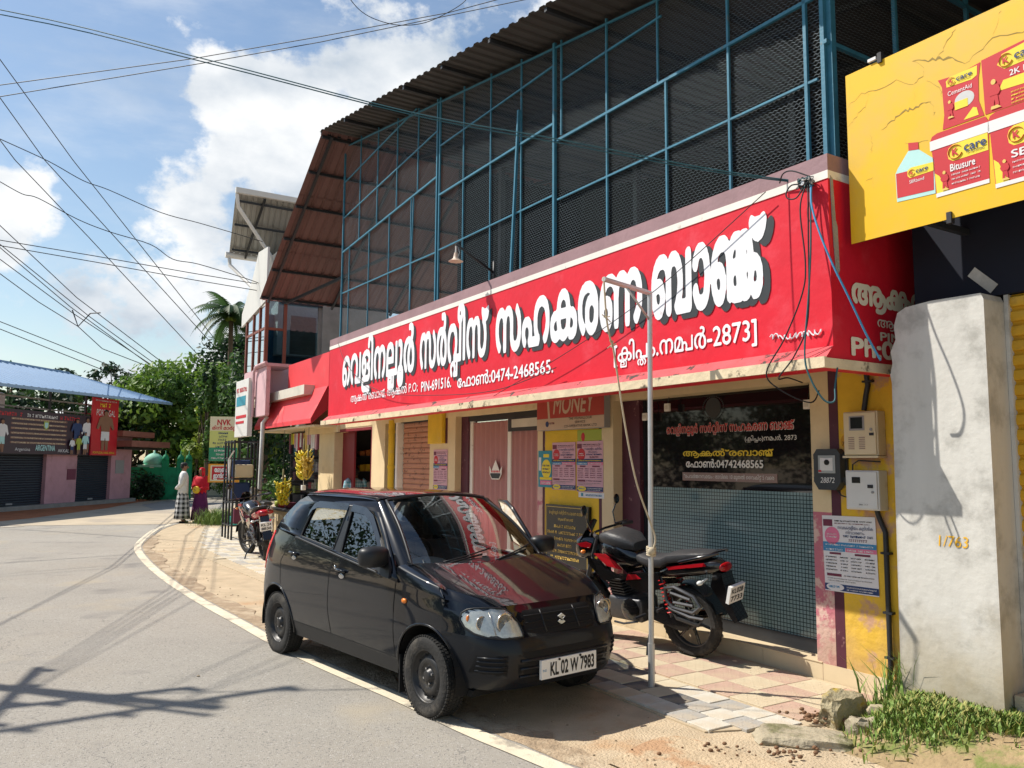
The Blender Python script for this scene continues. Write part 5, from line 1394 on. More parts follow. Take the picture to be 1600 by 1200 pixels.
# ------------------------------------------------------------------ shops across the road
mat('pink_plaster', (.50, .27, .30), .85, .14, 1.5, col2=(.36, .19, .2), c2scale=1.2, c2lo=.5, c2hi=.7); mat('navy_shutter', (.022, .03, .045), .5, .15, 4, metal=.2)
mat('sky_blue_sheet', (.25, .38, .55), .45, .06, 1.5, metal=.1); mat('dark_tile_roof', (.26, .10, .07), .8, .2, 3); mat('banner_dark', (.035, .014, .03), .4, .2, .8); mat('banner_red', (.55, .02, .03), .4, .1, .8)
mat('banner_brown', (.22, .10, .08), .5, .3, 4); mat('skin_brown', (.26, .13, .075), .6, .1, 6); mat('skin_dark', (.12, .055, .035), .6, .1, 6); mat('hair_black', (.008, .007, .007), .6, .1, 20)
os_ = thing('shuttered_shops', 'pink shop row with dark roller shutters and blue metal roof across the road', 'building', (-16.94, 27.0, 0), R(84.3))
def ox(name, m, x0, x1, y0, y1, z0, z1, par=os_, c=0): return bx(name, m, x0, x1, y0, y1, z0, z1, par, c)
ox('plinth', 'grey_wall', -6, 7.6, -.25, .3, 0, .16); ox('wall', 'pink_plaster', 2.12, 3.86, -.03, .2, .16, 2.1); ox('wall', 'pink_plaster', -2.2, -1.1, -.03, .2, .16, 2.1); ox('wall', 'pink_plaster', 6.05, 7.5, -.03, .2, 0, 2.9)
ox('wall', 'pink_plaster', -6, 7.4, .35, 4, 0, 2.3); ox('lintel', 'grey_wall', -6, 6.1, -.02, .3, 1.96, 2.3)
for a, b in ((-1.1, 2.12), (3.86, 6.05), (-5.6, -2.2)):
    m = MB()
    for k in range(21): z = .17 + .085 * k; m.prism([(0, 0), (-.02, .02), (-.02, .06), (0, .08)], lambda u, v, w: (a + w, .12 + u, z + v), b - a)
    tag(m.build('shutter_slats', 'navy_shutter', os_), kind='stuff')
    ox('shutter_lock', 'ink_grey', (a + b) / 2 - .15, (a + b) / 2 + .15, .07, .098, .2, .26)
for x in (-5.0, -.5, 2.3, 4.4): ox('roof_post', 'black_steel', x, x + .07, .1, .17, 2.3, 4.3)
for z in (3.55, 3.9): m = MB(); m.beam((-6, .14, z), (6, .14, z), .05, .05); m.build('roof_rail', 'grey_wall', os_)
ox('water_tank', 'white_clad', .4, 1.5, 1.2, 2.0, 3.2, 4.1, c=.1)
n_ = 44; rf_ = MB(); V = []; pts = []
for k in range(n_): x = -7 + 15.6 * k / n_; pts += [(x, 0), (x + .2, 0), (x + .23, .04), (x + .31, .04)]
pts.append((8.6, 0)); N = len(pts)
V = [(x if not q else min(x, 8.6 - 2.1), (-1.1, 2.4)[q], (4.12 + .016 * x, 5.35)[q] + h) for q in (0, 1) for x, h in pts]
rf_.add(V, [(i, i + 1, N + i + 1, N + i) for i in range(N - 1)]); ro = rf_.build('roof', 'sky_blue_sheet', os_)
m = MB(); m.beam((-7, -1.12, 3.98), (8.6, -1.12, 4.23), .04, .10); m.build('fascia', 'sky_blue_sheet', ro)
m = MB(); m.box(-7, 6.5, 2.3, 2.5, 5.33, 5.42); m.build('ridge_cap', 'sky_blue_sheet', ro)
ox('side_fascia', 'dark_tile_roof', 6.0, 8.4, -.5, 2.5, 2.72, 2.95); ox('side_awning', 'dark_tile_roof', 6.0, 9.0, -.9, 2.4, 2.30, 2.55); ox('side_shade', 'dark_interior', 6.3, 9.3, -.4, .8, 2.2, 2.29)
ox('poster_patch', 'ink_grey', 6.35, 6.95, -.05, -.031, 1.2, 1.75); ox('poster_patch', 'ink_maroon', 3.3, 3.8, -.05, -.031, 1.0, 1.4)
# motorbike leaning there is a flat dark mural on the pink wall end
# supporter banners
def figure(par, x, z, h, shirt, shorts, y, skin='skin_brown', wide=1.0):
    def P(nm, m, pts, lay): mb = MB(); mb.prism([(x + u * h * wide, z + v * h) for u, v in pts], lambda u, v, w: (u, y - .004 * lay - w, v), .002); mb.build(nm, m, par)
    P('figure_legs', skin, [(-.10, 0), (-.02, 0), (0, .3), (.02, 0), (.10, 0), (.11, .35), (-.11, .35)], 0)
    P('figure_shorts', shorts, [(-.13, .24), (-.02, .24), (0, .32), (.02, .24), (.13, .24), (.12, .48), (-.12, .48)], 1)
    P('figure_shirt', shirt, [(-.12, .46), (.12, .46), (.15, .62), (.22, .50), (.27, .54), (.19, .80), (.06, .85), (-.06, .85), (-.19, .80), (-.27, .54), (-.22, .50), (-.15, .62)], 2)
    P('figure_head', skin, [(.065 * math.cos(k * .63), .91 + .085 * math.sin(k * .63)) for k in range(10)], 3)
    P('figure_hair', 'hair_black', [(.07, .93), (.05, .99), (0, 1.01), (-.05, .99), (-.07, .93), (-.03, .96), (.03, .96)], 4)
ab = thing('supporters_banner', 'long dark football supporters banner lettered Argentina above the shutters', 'banner', (-16.84, 26.98, 1.93), R(84.3))
bx('sheet', 'banner_dark', -3.2, 4.45, -.10, -.06, 0, 1.50, ab)
for k in range(6):
    z = .35 + .16 * k; bx('print_row', 'banner_brown', .0, 2.9, -.104, -.101, z, z + .07, ab); scrib(ab, .05, 2.85, z + .01, .05, 'box_beige', 900 + k, -.106)
bx('top_strip', 'banner_dark', -3.2, 4.45, -.103, -.101, 1.22, 1.48, ab); scrib(ab, -.6, .55, 1.26, .14, 'ink_red', 910, -.105); scrib(ab, .75, 2.4, 1.27, .12, 'paper_white', 911, -.105); scrib(ab, 2.5, 3.6, 1.26, .15, 'ink_red', 912, -.105)
text('lettering', 'Argentina', 'paper_white', ab, (.25, -.108, .10), .75, .16, .02, 24); text('lettering', 'ARGENTINA', 'bottle_blue', ab, (1.25, -.112, .12), 1.05, .28, .05, 24); text('lettering', 'AKKAL', 'paper_white', ab, (2.45, -.108, .08), .65, .17, .02, 24)
m = MB(); m.prism([(1.62, .95), (1.75, .85), (1.88, .95), (1.88, 1.16), (1.62, 1.16)], lambda u, v, w: (u, -.108 - w, v), .003); m.build('crest', 'ink_green', ab); m = MB(); m.prism([(1.66, .97), (1.75, .90), (1.84, .97), (1.84, 1.12), (1.66, 1.12)], lambda u, v, w: (u, -.112 - w, v), .003); m.build('crest_field', 'bottle_blue', ab)
figure(ab, 4.1, .1, 1.35, 'paper_white', 'ink_navy', -.108); figure(ab, 3.45, .35, 1.0, 'ink_navy', 'ink_navy', -.13, wide=1.3); figure(ab, 3.95, -.0 + .02, .85, 'bottle_blue', 'paper_white', -.15); figure(ab, 3.55, .02, .72, 'ink_green', 'ink_green', -.16); figure(ab, 3.15, .02, .62, 'paper_white', 'ink_navy', -.17); figure(ab, -.4, .05, 1.1, 'paper_white', 'bottle_blue', -.108)
pb_ = thing('supporters_banner', 'tall red football supporters banner lettered PORTUGAL at the right end of the shops', 'banner', (-16.38, 32.1, 1.93), R(84.3))
bx('sheet', 'banner_red', -.85, .85, -.22, -.16, 0, 2.25, pb_); text('lettering', 'PORTUGAL', 'paper_white', pb_, (-.62, -.23, 1.55), 1.24, .36, .03, 24); scrib(pb_, -.4, .4, 1.90, .16, 'ink_yellow', 930, -.225); scrib(pb_, -.7, .7, 2.12, .06, 'paper_white', 931, -.225); text('lettering', 'PORTUGAL FANS AKKAL', 'ink_yellow', pb_, (-.72, -.23, .06), 1.44, .12, .03, 22)
figure(pb_, 0, .2, 1.6, 'skin_brown', 'paper_white', -.235, 'skin_brown', 1.35)
# ------------------------------------------------------------------ green compound wall with domed posts
mat('green_paint', (.012, .27, .12), .7, .15, 1.5, col2=(.01, .13, .06), c2scale=1.5, c2lo=.5, c2hi=.7); mat('mint', (.25, .55, .42), .7, .1, 3)
gw = thing('compound_wall', 'bright green compound wall with pointed posts and a small dome', 'wall', (-17.4, 36.4, 0), R(11))
bx('wall', 'green_paint', 0, 2.3, -.1, .1, 0, 1.45, gw); bx('coping', 'mint', .6, 1.75, -.13, .13, 1.45, 1.55, gw)
for x in (.1, 1.75, 2.4, 2.75):
    m = MB(); m.box(x - .13, x + .13, -.14, .14, 0, 1.75); m.build('post', 'green_paint', gw); m = MB(); m.lathe([(.14, 1.752), (.15, 1.85), (.10, 1.98), (.02, 2.05), (.015, 2.2)], (x, 0, 0), n=12); m.build('finial', 'green_paint', gw, True)
m = MB(); m.lathe([(.42, 1.56), (.46, 1.68), (.40, 1.88), (.24, 2.02), (.05, 2.1), (.02, 2.3)], (1.2, .3, 0), n=18); m.build('dome', 'mint', gw, True); m = MB(); m.lathe([(.40, 1.40), (.44, 1.50), (.42, 1.56)], (1.2, .3, 0), n=18); m.build('dome_base', 'white_paint', gw, True)
gt = thing('roadside_parapet', 'low pale parapet wall behind the two people', 'wall', (-15.6, 41.5, 0), R(6)); bx('wall', 'plaster', -.5, 2.6, -.1, .1, .0, .75, gt); bx('coping', 'white_paint', -.55, 2.65, -.14, .14, .75, .84, gt)
# ------------------------------------------------------------------ trees
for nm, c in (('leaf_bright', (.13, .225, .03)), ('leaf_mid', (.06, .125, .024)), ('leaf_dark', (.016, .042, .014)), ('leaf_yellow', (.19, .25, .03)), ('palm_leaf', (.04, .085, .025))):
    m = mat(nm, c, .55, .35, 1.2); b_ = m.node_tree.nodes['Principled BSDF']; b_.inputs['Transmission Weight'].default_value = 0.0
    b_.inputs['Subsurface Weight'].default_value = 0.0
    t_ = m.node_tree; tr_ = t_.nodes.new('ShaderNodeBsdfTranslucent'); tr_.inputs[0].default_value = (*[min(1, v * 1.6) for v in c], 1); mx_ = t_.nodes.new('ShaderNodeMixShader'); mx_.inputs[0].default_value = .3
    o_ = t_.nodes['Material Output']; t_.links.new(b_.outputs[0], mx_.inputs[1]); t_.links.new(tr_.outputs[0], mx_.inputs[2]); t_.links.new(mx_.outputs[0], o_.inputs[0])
mat('bark', (.12, .085, .055), .95, .25, 8, bump=.6)
def leaves(mb, c, r, n, size, rr, squash=.8):
    for _ in range(n):
        while True:
            v = Vector((rr.uniform(-1, 1), rr.uniform(-1, 1), rr.uniform(-1, 1)))
            if .25 < v.length < 1: break
        p = Vector(c) + Vector((v.x * r[0], v.y * r[1], v.z * r[2]))
        nrm = (v.normalized() + Vector((rr.uniform(-.8, .8), rr.uniform(-.8, .8), rr.uniform(-.3, 1.0)))).normalized()
        a = nrm.orthogonal().normalized(); a.rotate(Matrix.Rotation(rr.uniform(0, 6.28), 3, nrm)); b = nrm.cross(a); s = size * rr.uniform(.6, 1.3); l = s * 1.9
        o = len(mb.v)
        mb.v += [tuple(p - a * l * .5), tuple(p + b * s * .5 - a * l * .05), tuple(p + a * l * .5 - nrm * l * .12), tuple(p - b * s * .5 - a * l * .05)]
        mb.f.append((o, o + 1, o + 2, o + 3)); mb.mi.append(0)
def tree(label, base, h, crown, nclump, per, m, seed, size=.16, m2=None, group='trees beyond the road', name='broadleaf_tree', trunk=.16):
    rr = random.Random(seed); t = thing(name, label, 'tree', base, 0, group)
    cz, rx, ry, rz_ = crown
    tk = MB(); top_ = (rr.uniform(-.2, .2), rr.uniform(-.2, .2), cz); tk.tube([(0, 0, -.1), (.04, 0, cz * .4), top_], [trunk, trunk * .75, trunk * .45], 8)
    cl = []
    for k in range(nclump):
        while True:
            v = Vector((rr.uniform(-1, 1), rr.uniform(-1, 1), rr.uniform(-1, 1)))
            if .35 < v.length < 1: break
        cl.append((v.x * rx, v.y * ry, cz + v.z * rz_))
    for c in cl[:9]: tk.tube([(0, 0, cz * .55), ((c[0]) * .5, c[1] * .5, (cz * .55 + c[2]) / 2 + .1), c], [trunk * .45, trunk * .28, .02], 6)
    tk.build('trunk', 'bark', t, True)
    A = MB(); B = MB()
    for k, c in enumerate(cl):
        s = rr.uniform(.26, .42); leaves(A if (not m2 or rr.random() < .6) else B, c, (rx * s, ry * s, rz_ * s * .8), per, size, rr)
    A.build('crown', m, t, fix=False)
    if m2 and B.f: B.build('crown', m2, t, fix=False)
    return t
tree('broad bright green tree beside the blue roof, tallest in front', (-17.3, 42, 0), 7, (4.2, 3.3, 2.6, 2.75), 70, 140, 'leaf_bright', 1, .18, 'leaf_mid')
tree('dark green tree rising behind the bright tree near the palm', (-16.6, 49, 0), 9, (6.8, 3.2, 2.4, 2.6), 60, 130, 'leaf_dark', 2, .18, 'leaf_mid')
tree('dense dark tree standing over the green compound wall', (-15.6, 45, 0), 5, (2.7, 2.9, 2.0, 2.6), 44, 110, 'leaf_dark', 3, .17)  # leaf colour set dark to show foliage deep in shadow
tree('leafy roadside tree behind the tall shop sign', (-13.6, 41, 0), 6, (3.6, 2.4, 2.0, 2.9), 40, 110, 'leaf_mid', 4, .16, 'leaf_yellow')
tree('tall dark tree at the right edge of the grove behind the rack', (-11.6, 38, 0), 7, (4.2, 2.4, 2.2, 3.2), 40, 110, 'leaf_dark', 5, .16, 'leaf_mid')
tree('slender young tree with yellow green leaves beside the compound wall', (-14.9, 38.2, 0), 4, (3.0, .9, .9, 1.3), 18, 70, 'leaf_yellow', 6, .13, 'leaf_bright', trunk=.06)
for k, (x, y, z) in enumerate(((-29.5, 47, 5.9), (-26.6, 48, 6.2), (-23.8, 48.5, 6.3), (-21.4, 47.5, 5.4))):
    tree(['sparse tree top at the far left above the blue roof', 'sparse tree top second from the left above the blue roof', 'sparse tree top above the middle of the blue roof', 'sparse tree top above the right end of the blue roof'][k], (x, y, 0), 7, (z, 1.9, 1.6, 1.25), 20, 70, 'leaf_mid', 20 + k, .17, 'leaf_dark', 'tree tops behind the blue roof')
tree('dark low tree filling the gap behind the pink shop end', (-19.3, 41, 0), 4, (2.6, 2.2, 1.8, 2.4), 34, 110, 'leaf_dark', 31, .17)
tree('dark bushy tree left behind the shops under the blue roof', (-23.0, 41.5, 0), 4, (3.2, 3.0, 1.8, 2.0), 30, 110, 'leaf_dark', 32, .18)
tree('dark bushy tree far left behind the shops under the blue roof', (-27.5, 42.5, 0), 4, (3.3, 3.2, 1.8, 2.0), 30, 110, 'leaf_dark', 33, .18)
def bush(label, loc, r, h, m, seed, n=1500, size=.09):
    rr = random.Random(seed); t = thing('bush', label, 'bush', loc, 0, 'roadside bushes'); s_ = MB()
    for k in range(5): a = k * 1.26; s_.tube([(0, 0, 0), (math.cos(a) * r * .4, math.sin(a) * r * .4, h * .6)], [.02, .008], 5)
    s_.build('stems', 'bark', t); mb = MB()
    for k in range(9): leaves(mb, (rr.uniform(-.6, .6) * r, rr.uniform(-.6, .6) * r, h * rr.uniform(.25, .75)), (r * .5, r * .5, h * .35), n // 9, size, rr)
    mb.build('foliage', m, t, fix=False); return t
bush('dark shrub in front of the green compound wall', (-15.9, 35.9, 0), .9, 1.3, 'leaf_dark', 40); bush('low shrub at the left foot of the green wall', (-16.8, 35.4, 0), .7, .8, 'leaf_dark', 41)
bush('green shrub behind the woman in red', (-12.9, 38.5, 0), 1.3, 1.2, 'leaf_mid', 42); bush('green shrub behind the orange sign', (-10.9, 36.5, 0), 1.6, 1.3, 'leaf_mid', 43); bush('long grassy bush at the far road edge', (-13.2, 43.5, 0), 2.0, 1.3, 'leaf_bright', 44)
bush('large thicket under the bright tree, coloured dark as canopy shade', (-16.6, 44.2, 0), 2.6, 3.6, 'leaf_dark', 46, 3600, .15); bush('large thicket behind the two people, coloured dark as canopy shade', (-13.8, 45.5, 0), 2.8, 3.4, 'leaf_dark', 47, 3600, .15)  # thickets added to deepen the dark under the canopy; shade is in their colour
tree('creeper covered pole beside the shop sign', (-13.2, 35.0, 0), 5, (3.4, .38, .38, 2.6), 22, 70, 'leaf_mid', 45, .12, 'leaf_dark', name='creeper_pole', trunk=.12)
# coconut palm
pm = thing('coconut_palm', 'tall coconut palm rising above the grove', 'palm', (-15.9, 45, 0)); tk = MB(); tk.tube([(.3, 0, -.1), (.2, 0, 3), (.05, 0, 7), (0, 0, 10.0)], [.2, .16, .13, .12], 10); tk.build('trunk', 'bark', pm, True)
rr = random.Random(9)
for k in range(30):
    a = 2 * math.pi * k / 30 * 2.39; el = rr.uniform(-.3, 1.25); L_ = rr.uniform(2.5, 3.2); mb = MB(); P = []; d = Vector((math.cos(a) * math.cos(el), math.sin(a) * math.cos(el), math.sin(el))); p = Vector((0, 0, 10.0))
    for q in range(13): P.append(p.copy()); p += d * L_ / 12; d = (d + Vector((0, 0, -.17))).normalized()
    mb.tube(P, [.03 * (1 - q / 14) for q in range(13)], 5)
    for q in range(1, 13):
        for sd in (-1, 1):
            t0 = (P[q] - P[q - 1]).normalized(); s_ = t0.cross(Vector((0, 0, 1))).normalized() * sd
            for e in (0, .5):
                b0 = P[q - 1].lerp(P[q], e); l = .72 * math.sin(math.pi * min(1, .18 + q / 14)); tip = b0 + (s_ * .8 + t0 * .5 + Vector((0, 0, -.45))).normalized() * l; w = t0 * .075
                mb.add([b0 - w, b0 + w, tip], [(0, 1, 2)])
    mb.build('frond', 'palm_leaf', pm, fix=False)
for k in range(7): a = k * .9; m = MB(); m.ball((.2 * math.cos(a), .2 * math.sin(a), 9.75), (.12, .12, .15), 8, 6); m.build('coconut', 'leaf_yellow', pm, True)
# ------------------------------------------------------------------ power poles and wires
mat('wire_black', (.012, .014, .018), .6, 0); mat('wire_teal', (.02, .09, .11), .5, 0); mat('concrete_pole', (.38, .36, .33), .9, .15, 5)
up = thing('utility_pole', 'concrete power pole with cross arms at the roadside on the left', 'pole', (-8.45, 7.4, 0))
m = MB(); m.tube([(0, 0, -.1), (0, 0, 8.2)], [.11, .07], 10); m.build('shaft', 'concrete_pole', up, True)
for z, a0, L_ in ((7.7, .6, .95), (6.9, .45, .75), (6.2, 1.9, .8)):
    m = MB(); d = Vector((math.cos(a0), math.sin(a0), 0)); m.beam(tuple(Vector((0, -.1, z)) - d * L_), tuple(Vector((0, -.1, z)) + d * L_), .06, .06); m.build('cross_arm', 'concrete_pole', up)
    for t in (-.9, -.3, .3, .9): q = Vector((0, -.1, z)) + d * L_ * t; m = MB(); m.lathe([(.03, .05), (.045, .09), (.03, .13), (.045, .17), (.02, .2)], (q.x, q.y, z), n=10); m.build('insulator', 'pvc_white', up, True)
m = MB(); m.beam((.0, -.05, 6.3), (.5, -.3, 7.6), .06, .06); m.build('brace', 'concrete_pole', up)
WIRES = [
    ('A', [(-8.39, 7.30, 6.52), (-5.11, 7.60, 6.14), (-2.85, 7.10, 5.38), (-0.91, 6.80, 4.75), (0.37, 6.60, 4.43), (1.57, 6.45, 4.13), (2.35, 6.40, 4.00)]),
    ('B', [(-8.37, 7.30, 6.43), (-5.10, 7.60, 6.09), (-2.85, 7.10, 5.35), (-0.91, 6.80, 4.73), (0.37, 6.60, 4.40), (1.57, 6.45, 4.11), (2.35, 6.40, 3.99)]),
    ('C', [(-20.00, 22.00, 11.40), (-11.97, 18.00, 10.39), (-6.27, 15.00, 9.50), (-3.42, 13.50, 9.14), (-1.04, 12.00, 8.72), (1.65, 10.00, 8.27)]),
    ('D', [(-19.96, 22.00, 10.93), (-11.95, 18.00, 10.11), (-6.02, 15.00, 9.42), (-3.41, 13.50, 9.04), (0.15, 11.50, 8.64), (1.64, 10.00, 8.09)]),
    ('L', [(-2.39, 10.00, 8.11), (-2.14, 10.00, 7.71), (-1.95, 10.00, 7.52), (-1.70, 10.00, 7.41), (-1.45, 10.00, 7.37), (-1.16, 10.00, 7.41), (-0.87, 10.00, 7.55), (-0.64, 10.00, 7.72), (-0.54, 10.00, 7.95)]),
    ('E', [(-7.22, 10.00, 7.55), (-8.01, 12.00, 7.91), (-10.16, 18.00, 8.60), (-16.83, 44.00, 8.97)]),
    ('E', [(-7.18, 10.00, 7.02), (-7.96, 12.00, 7.28), (-10.21, 17.00, 8.21), (-16.88, 44.00, 8.54)]),
    ('E', [(-7.13, 10.00, 6.37), (-7.92, 12.00, 6.61), (-8.30, 13.00, 6.67), (-11.82, 22.00, 7.89), (-17.78, 44.00, 8.07)]),
    ('F', [(-8.45, 12.00, 5.78), (-9.78, 15.00, 6.15), (-13.17, 24.00, 6.61), (-19.14, 44.00, 7.07)]),
    ('F', [(-8.41, 12.00, 5.32), (-9.75, 15.00, 5.78), (-12.75, 24.00, 6.03), (-20.07, 44.00, 7.35)]),
    ('F', [(-8.40, 12.00, 5.19), (-9.75, 15.00, 5.72), (-13.34, 24.00, 6.32), (-20.42, 44.00, 7.35)]),
    ('F', [(-8.39, 12.00, 5.03), (-9.73, 15.00, 5.49), (-13.24, 24.00, 6.12), (-20.60, 44.00, 7.49)]),
    ('F', [(-8.38, 12.00, 4.88), (-9.71, 15.00, 5.21), (-11.93, 20.00, 5.67), (-13.08, 24.00, 5.73), (-16.41, 32.00, 6.18), (-20.41, 44.00, 7.06)]),
    ('H', [(-9.69, 14.00, 4.32), (-10.93, 17.00, 4.64), (-15.25, 28.00, 5.50), (-20.90, 44.00, 6.46)]),
    ('H', [(-9.68, 14.00, 4.18), (-10.92, 17.00, 4.48), (-15.23, 28.00, 5.23), (-21.60, 44.00, 6.35)]),
    ('G', [(-11.10, 16.00, 8.50), (-11.22, 17.00, 8.68), (-10.73, 18.00, 8.57), (-10.17, 18.50, 8.29), (-9.81, 19.00, 8.24), (-8.76, 19.50, 7.85), (-8.00, 20.00, 7.74), (-7.09, 20.00, 7.48), (-6.35, 20.00, 7.26)]),
    ('G', [(-10.35, 15.00, 7.24), (-10.49, 16.00, 7.36), (-10.21, 16.30, 7.21), (-10.05, 16.60, 7.22), (-9.43, 17.00, 6.90), (-8.98, 17.50, 6.77), (-8.27, 18.00, 6.62), (-7.96, 18.50, 6.41), (-7.55, 19.00, 6.42), (-6.56, 19.50, 6.19), (-6.31, 20.00, 6.15)]),
    ('K', [(-10.93, 16.00, 6.21), (-11.06, 17.00, 6.42), (-9.50, 18.00, 6.34), (-7.70, 19.00, 6.20), (-6.31, 20.00, 6.15)]),
    ('K', [(-10.93, 16.00, 6.10), (-11.05, 17.00, 6.30), (-9.49, 18.00, 6.20), (-7.69, 19.00, 6.04), (-6.31, 20.00, 5.98)])]
WL = {'A': 'thicker upper service cable running to the bank parapet corner', 'B': 'thinner lower service cable running to the bank parapet corner', 'C': 'upper wire rising to the right over the bank roof', 'D': 'lower wire rising to the right over the bank roof', 'L': 'slack wire loop hanging at the top of the sky',
      'E': 'steep power line falling from the top left to the grove', 'F': 'power line of the bundle with spacers falling to the grove', 'H': 'low wire just above the blue roof', 'G': 'wavy cable crossing the sky to the corner building', 'K': 'straight cable crossing the sky to the corner building'}
WG = {'E': 'steep power lines', 'F': 'bundled power lines', 'H': 'low wires above the blue roof', 'G': 'wavy cables', 'K': 'straight cables'}
def smooth_pts(P, k=5):
    P = [Vector(p) for p in P]; out = []
    for i in range(len(P) - 1):
        p0, p1, p2, p3 = P[max(i - 1, 0)], P[i], P[i + 1], P[min(i + 2, len(P) - 1)]
        for q in range(k):
            t = q / k; out.append(.5 * ((2 * p1) + (p2 - p0) * t + (2 * p0 - 5 * p1 + 4 * p2 - p3) * t * t + (3 * p1 - p0 - 3 * p2 + p3) * t ** 3))
    out.append(P[-1]); return out
NW = {}
WN = {'E': ['rightmost', 'middle', 'leftmost'], 'F': ['topmost', 'second highest', 'third highest', 'fourth highest', 'lowest'], 'H': ['upper', 'lower'], 'G': ['upper', 'lower'], 'K': ['upper', 'lower']}
for k, P in WIRES:
    if k in 'AB': P = [tuple(Vector((0, 0, 1.683)).lerp(Vector(p), 1 - .115 * i / (len(P) - 1))) for i, p in enumerate(P)]
    elif k in 'EFH': a_, b_ = Vector(P[-2]), Vector(P[-1]); P = P + [tuple(b_ + (b_ - a_).normalized() * 22)]
    if k in 'EFH':                           # tied to the roadside power pole
        P = [(-8.45, 7.4, {'E': 7.8 - .35 * NW.get(k, 0) , 'F': 6.3 - .08 * NW.get(k, 0), 'H': 4.7 - .1 * NW.get(k, 0)}[k])] + list(P)
    elif k in 'GK': P = list(P[1:]); ext = Vector(P[0]) + Vector((-.75, -.66, .05)) * 11       # runs on out of the picture
    elif k in 'CD': P = [(-34.0, 27.0, P[0][2] + .6)] + list(P)
    P2 = smooth_pts(P) if k in 'ABLG' else [Vector(p) for p in P]
    if k in 'GK': P2 = [ext] + P2
    m = MB(); m.tube(P2, [max(.0055, .00046 * Vector(p).length) * (1.0 if k != 'L' else .9) for p in P2], 5, False)
    NW[k] = NW.get(k, -1) + 1; lab = WL[k]
    if k in WN: lab = WN[k][NW[k]] + ' ' + lab
    tag(m.build('overhead_wire', 'wire_teal' if k in 'AB' else 'wire_black', None, True, fix=False), lab, 'wire', WG.get(k))
sp = thing('wire_spacer', 'v shaped spacer clamped on the bundled power lines', 'spacer', (-13.08, 24, 5.73)); m = MB(); m.tube([(-.2, 0, .5), (0, 0, 0), (.35, 0, .4), (.65, 0, .42)], .02, 5); m.build('rod', 'wire_black', sp)
# ------------------------------------------------------------------ parked hatchback
mat('car_paint', (.003, .0045, .008), .3, .1, 3, coat=.9, spec=.1)
base_dirt('car_paint', .20, .42, (.03, .027, .022), 6.0, .6)
mat('car_plastic', (.010, .011, .013), .45, .1, 20)
mat('bumper_paint', (.004, .006, .010), .4, .1, 6, spec=.3, coat=.2, col2=(.03, .028, .026), c2scale=5, c2lo=.6, c2hi=.8)
mat('seam_black', (.001, .001, .001), .9, 0)
mat('tyre_rubber', (.022, .021, .020), .85, .2, 14, col2=(.075, .066, .055), c2scale=7, c2lo=.5, c2hi=.68, bump=.3, bscale=60)
mat('rim_steel', (.035, .034, .034), .42, .3, 16, metal=.3, col2=(.10, .085, .065), c2scale=9, c2lo=.55, c2hi=.7)
mat('seat_cloth', (.05, .05, .055), .9, .2, 20); mat('dash_grey', (.26, .26, .245), .7, .1, 8)
mat('lamp_amber', (.75, .20, .02), .15, 0, spec=.6); mat('lamp_red', (.62, .015, .02), .15, 0, spec=.7); mat('chrome', (.75, .75, .76), .12, 0, metal=1.0); mat('reflector', (.80, .79, .72), .3, .16, 60, metal=.3)
glass_mat('car_glass', (.90, .95, .93), .01, spec=.6); glass_mat('side_glass', (.60, .68, .67), .01, spec=.5); mat('visor_plastic', (.025, .03, .035), .06, 0, spec=.8); glass_mat('lamp_lens', (.99, .99, .97), .02, spec=-.4)
mat('plate_white', (.78, .78, .76), .5, .04, 10); mat('plate_ink', (.012, .012, .014), .6, 0); mat('chrome_soft', (.55, .55, .56), .25, 0, metal=.9)
CARX, CARY, CARYAW = -1.539, 7.819, -.876
car = thing('parked_car', 'black five door hatchback parked over the edge line, plate KL 02 W 7983', 'car', (CARX, CARY, 0), CARYAW)
XC, NF, NR = 1.25, 5.0, 9.0
def lerpt(z, tab):
    if z <= tab[0][0]: return tab[0][1]
    for (a, p), (b, q) in zip(tab, tab[1:]):
        if z <= b:
            t = (z - a) / (b - a); return p + (q - p) * t
    return tab[-1][1]
def smt(z, tab, h=.05):
    return (lerpt(z - h, tab) + 2 * lerpt(z, tab) + lerpt(z + h, tab)) / 4
TW = [(.2, .675), (.33, .712), (.5, .735), (.7, .735), (.85, .722), (.95, .706), (1.08, .672)]
TXF = [(.2, 2.90), (.30, 2.975), (.45, 3.0), (.56, 2.975), (.62, 2.935), (.70, 2.90), (.78, 2.83)]
TXR = [(.2, -.46), (.35, -.52), (.58, -.52), (.72, -.485), (.9, -.455), (1.02, -.405), (1.12, -.35)]
Wd = lambda z: smt(z, TW); Xf = lambda z: smt(z, TXF, .03); Xr = lambda z: smt(z, TXR)
ZS = lambda x: 1.065 - .106 * x
def sy(x, z):
    if x >= XC: q = min(1, (x - XC) / (Xf(z) - XC)); return Wd(z) * max(0, 1 - q ** NF) ** (1 / NF)
    q = min(1, (XC - x) / (XC - Xr(z))); return Wd(z) * max(0, 1 - q ** NR) ** (1 / NR)
def fx(y, z):
    return XC + (Xf(z) - XC) * max(0, 1 - min(1, abs(y) / Wd(z)) ** NF) ** (1 / NF)
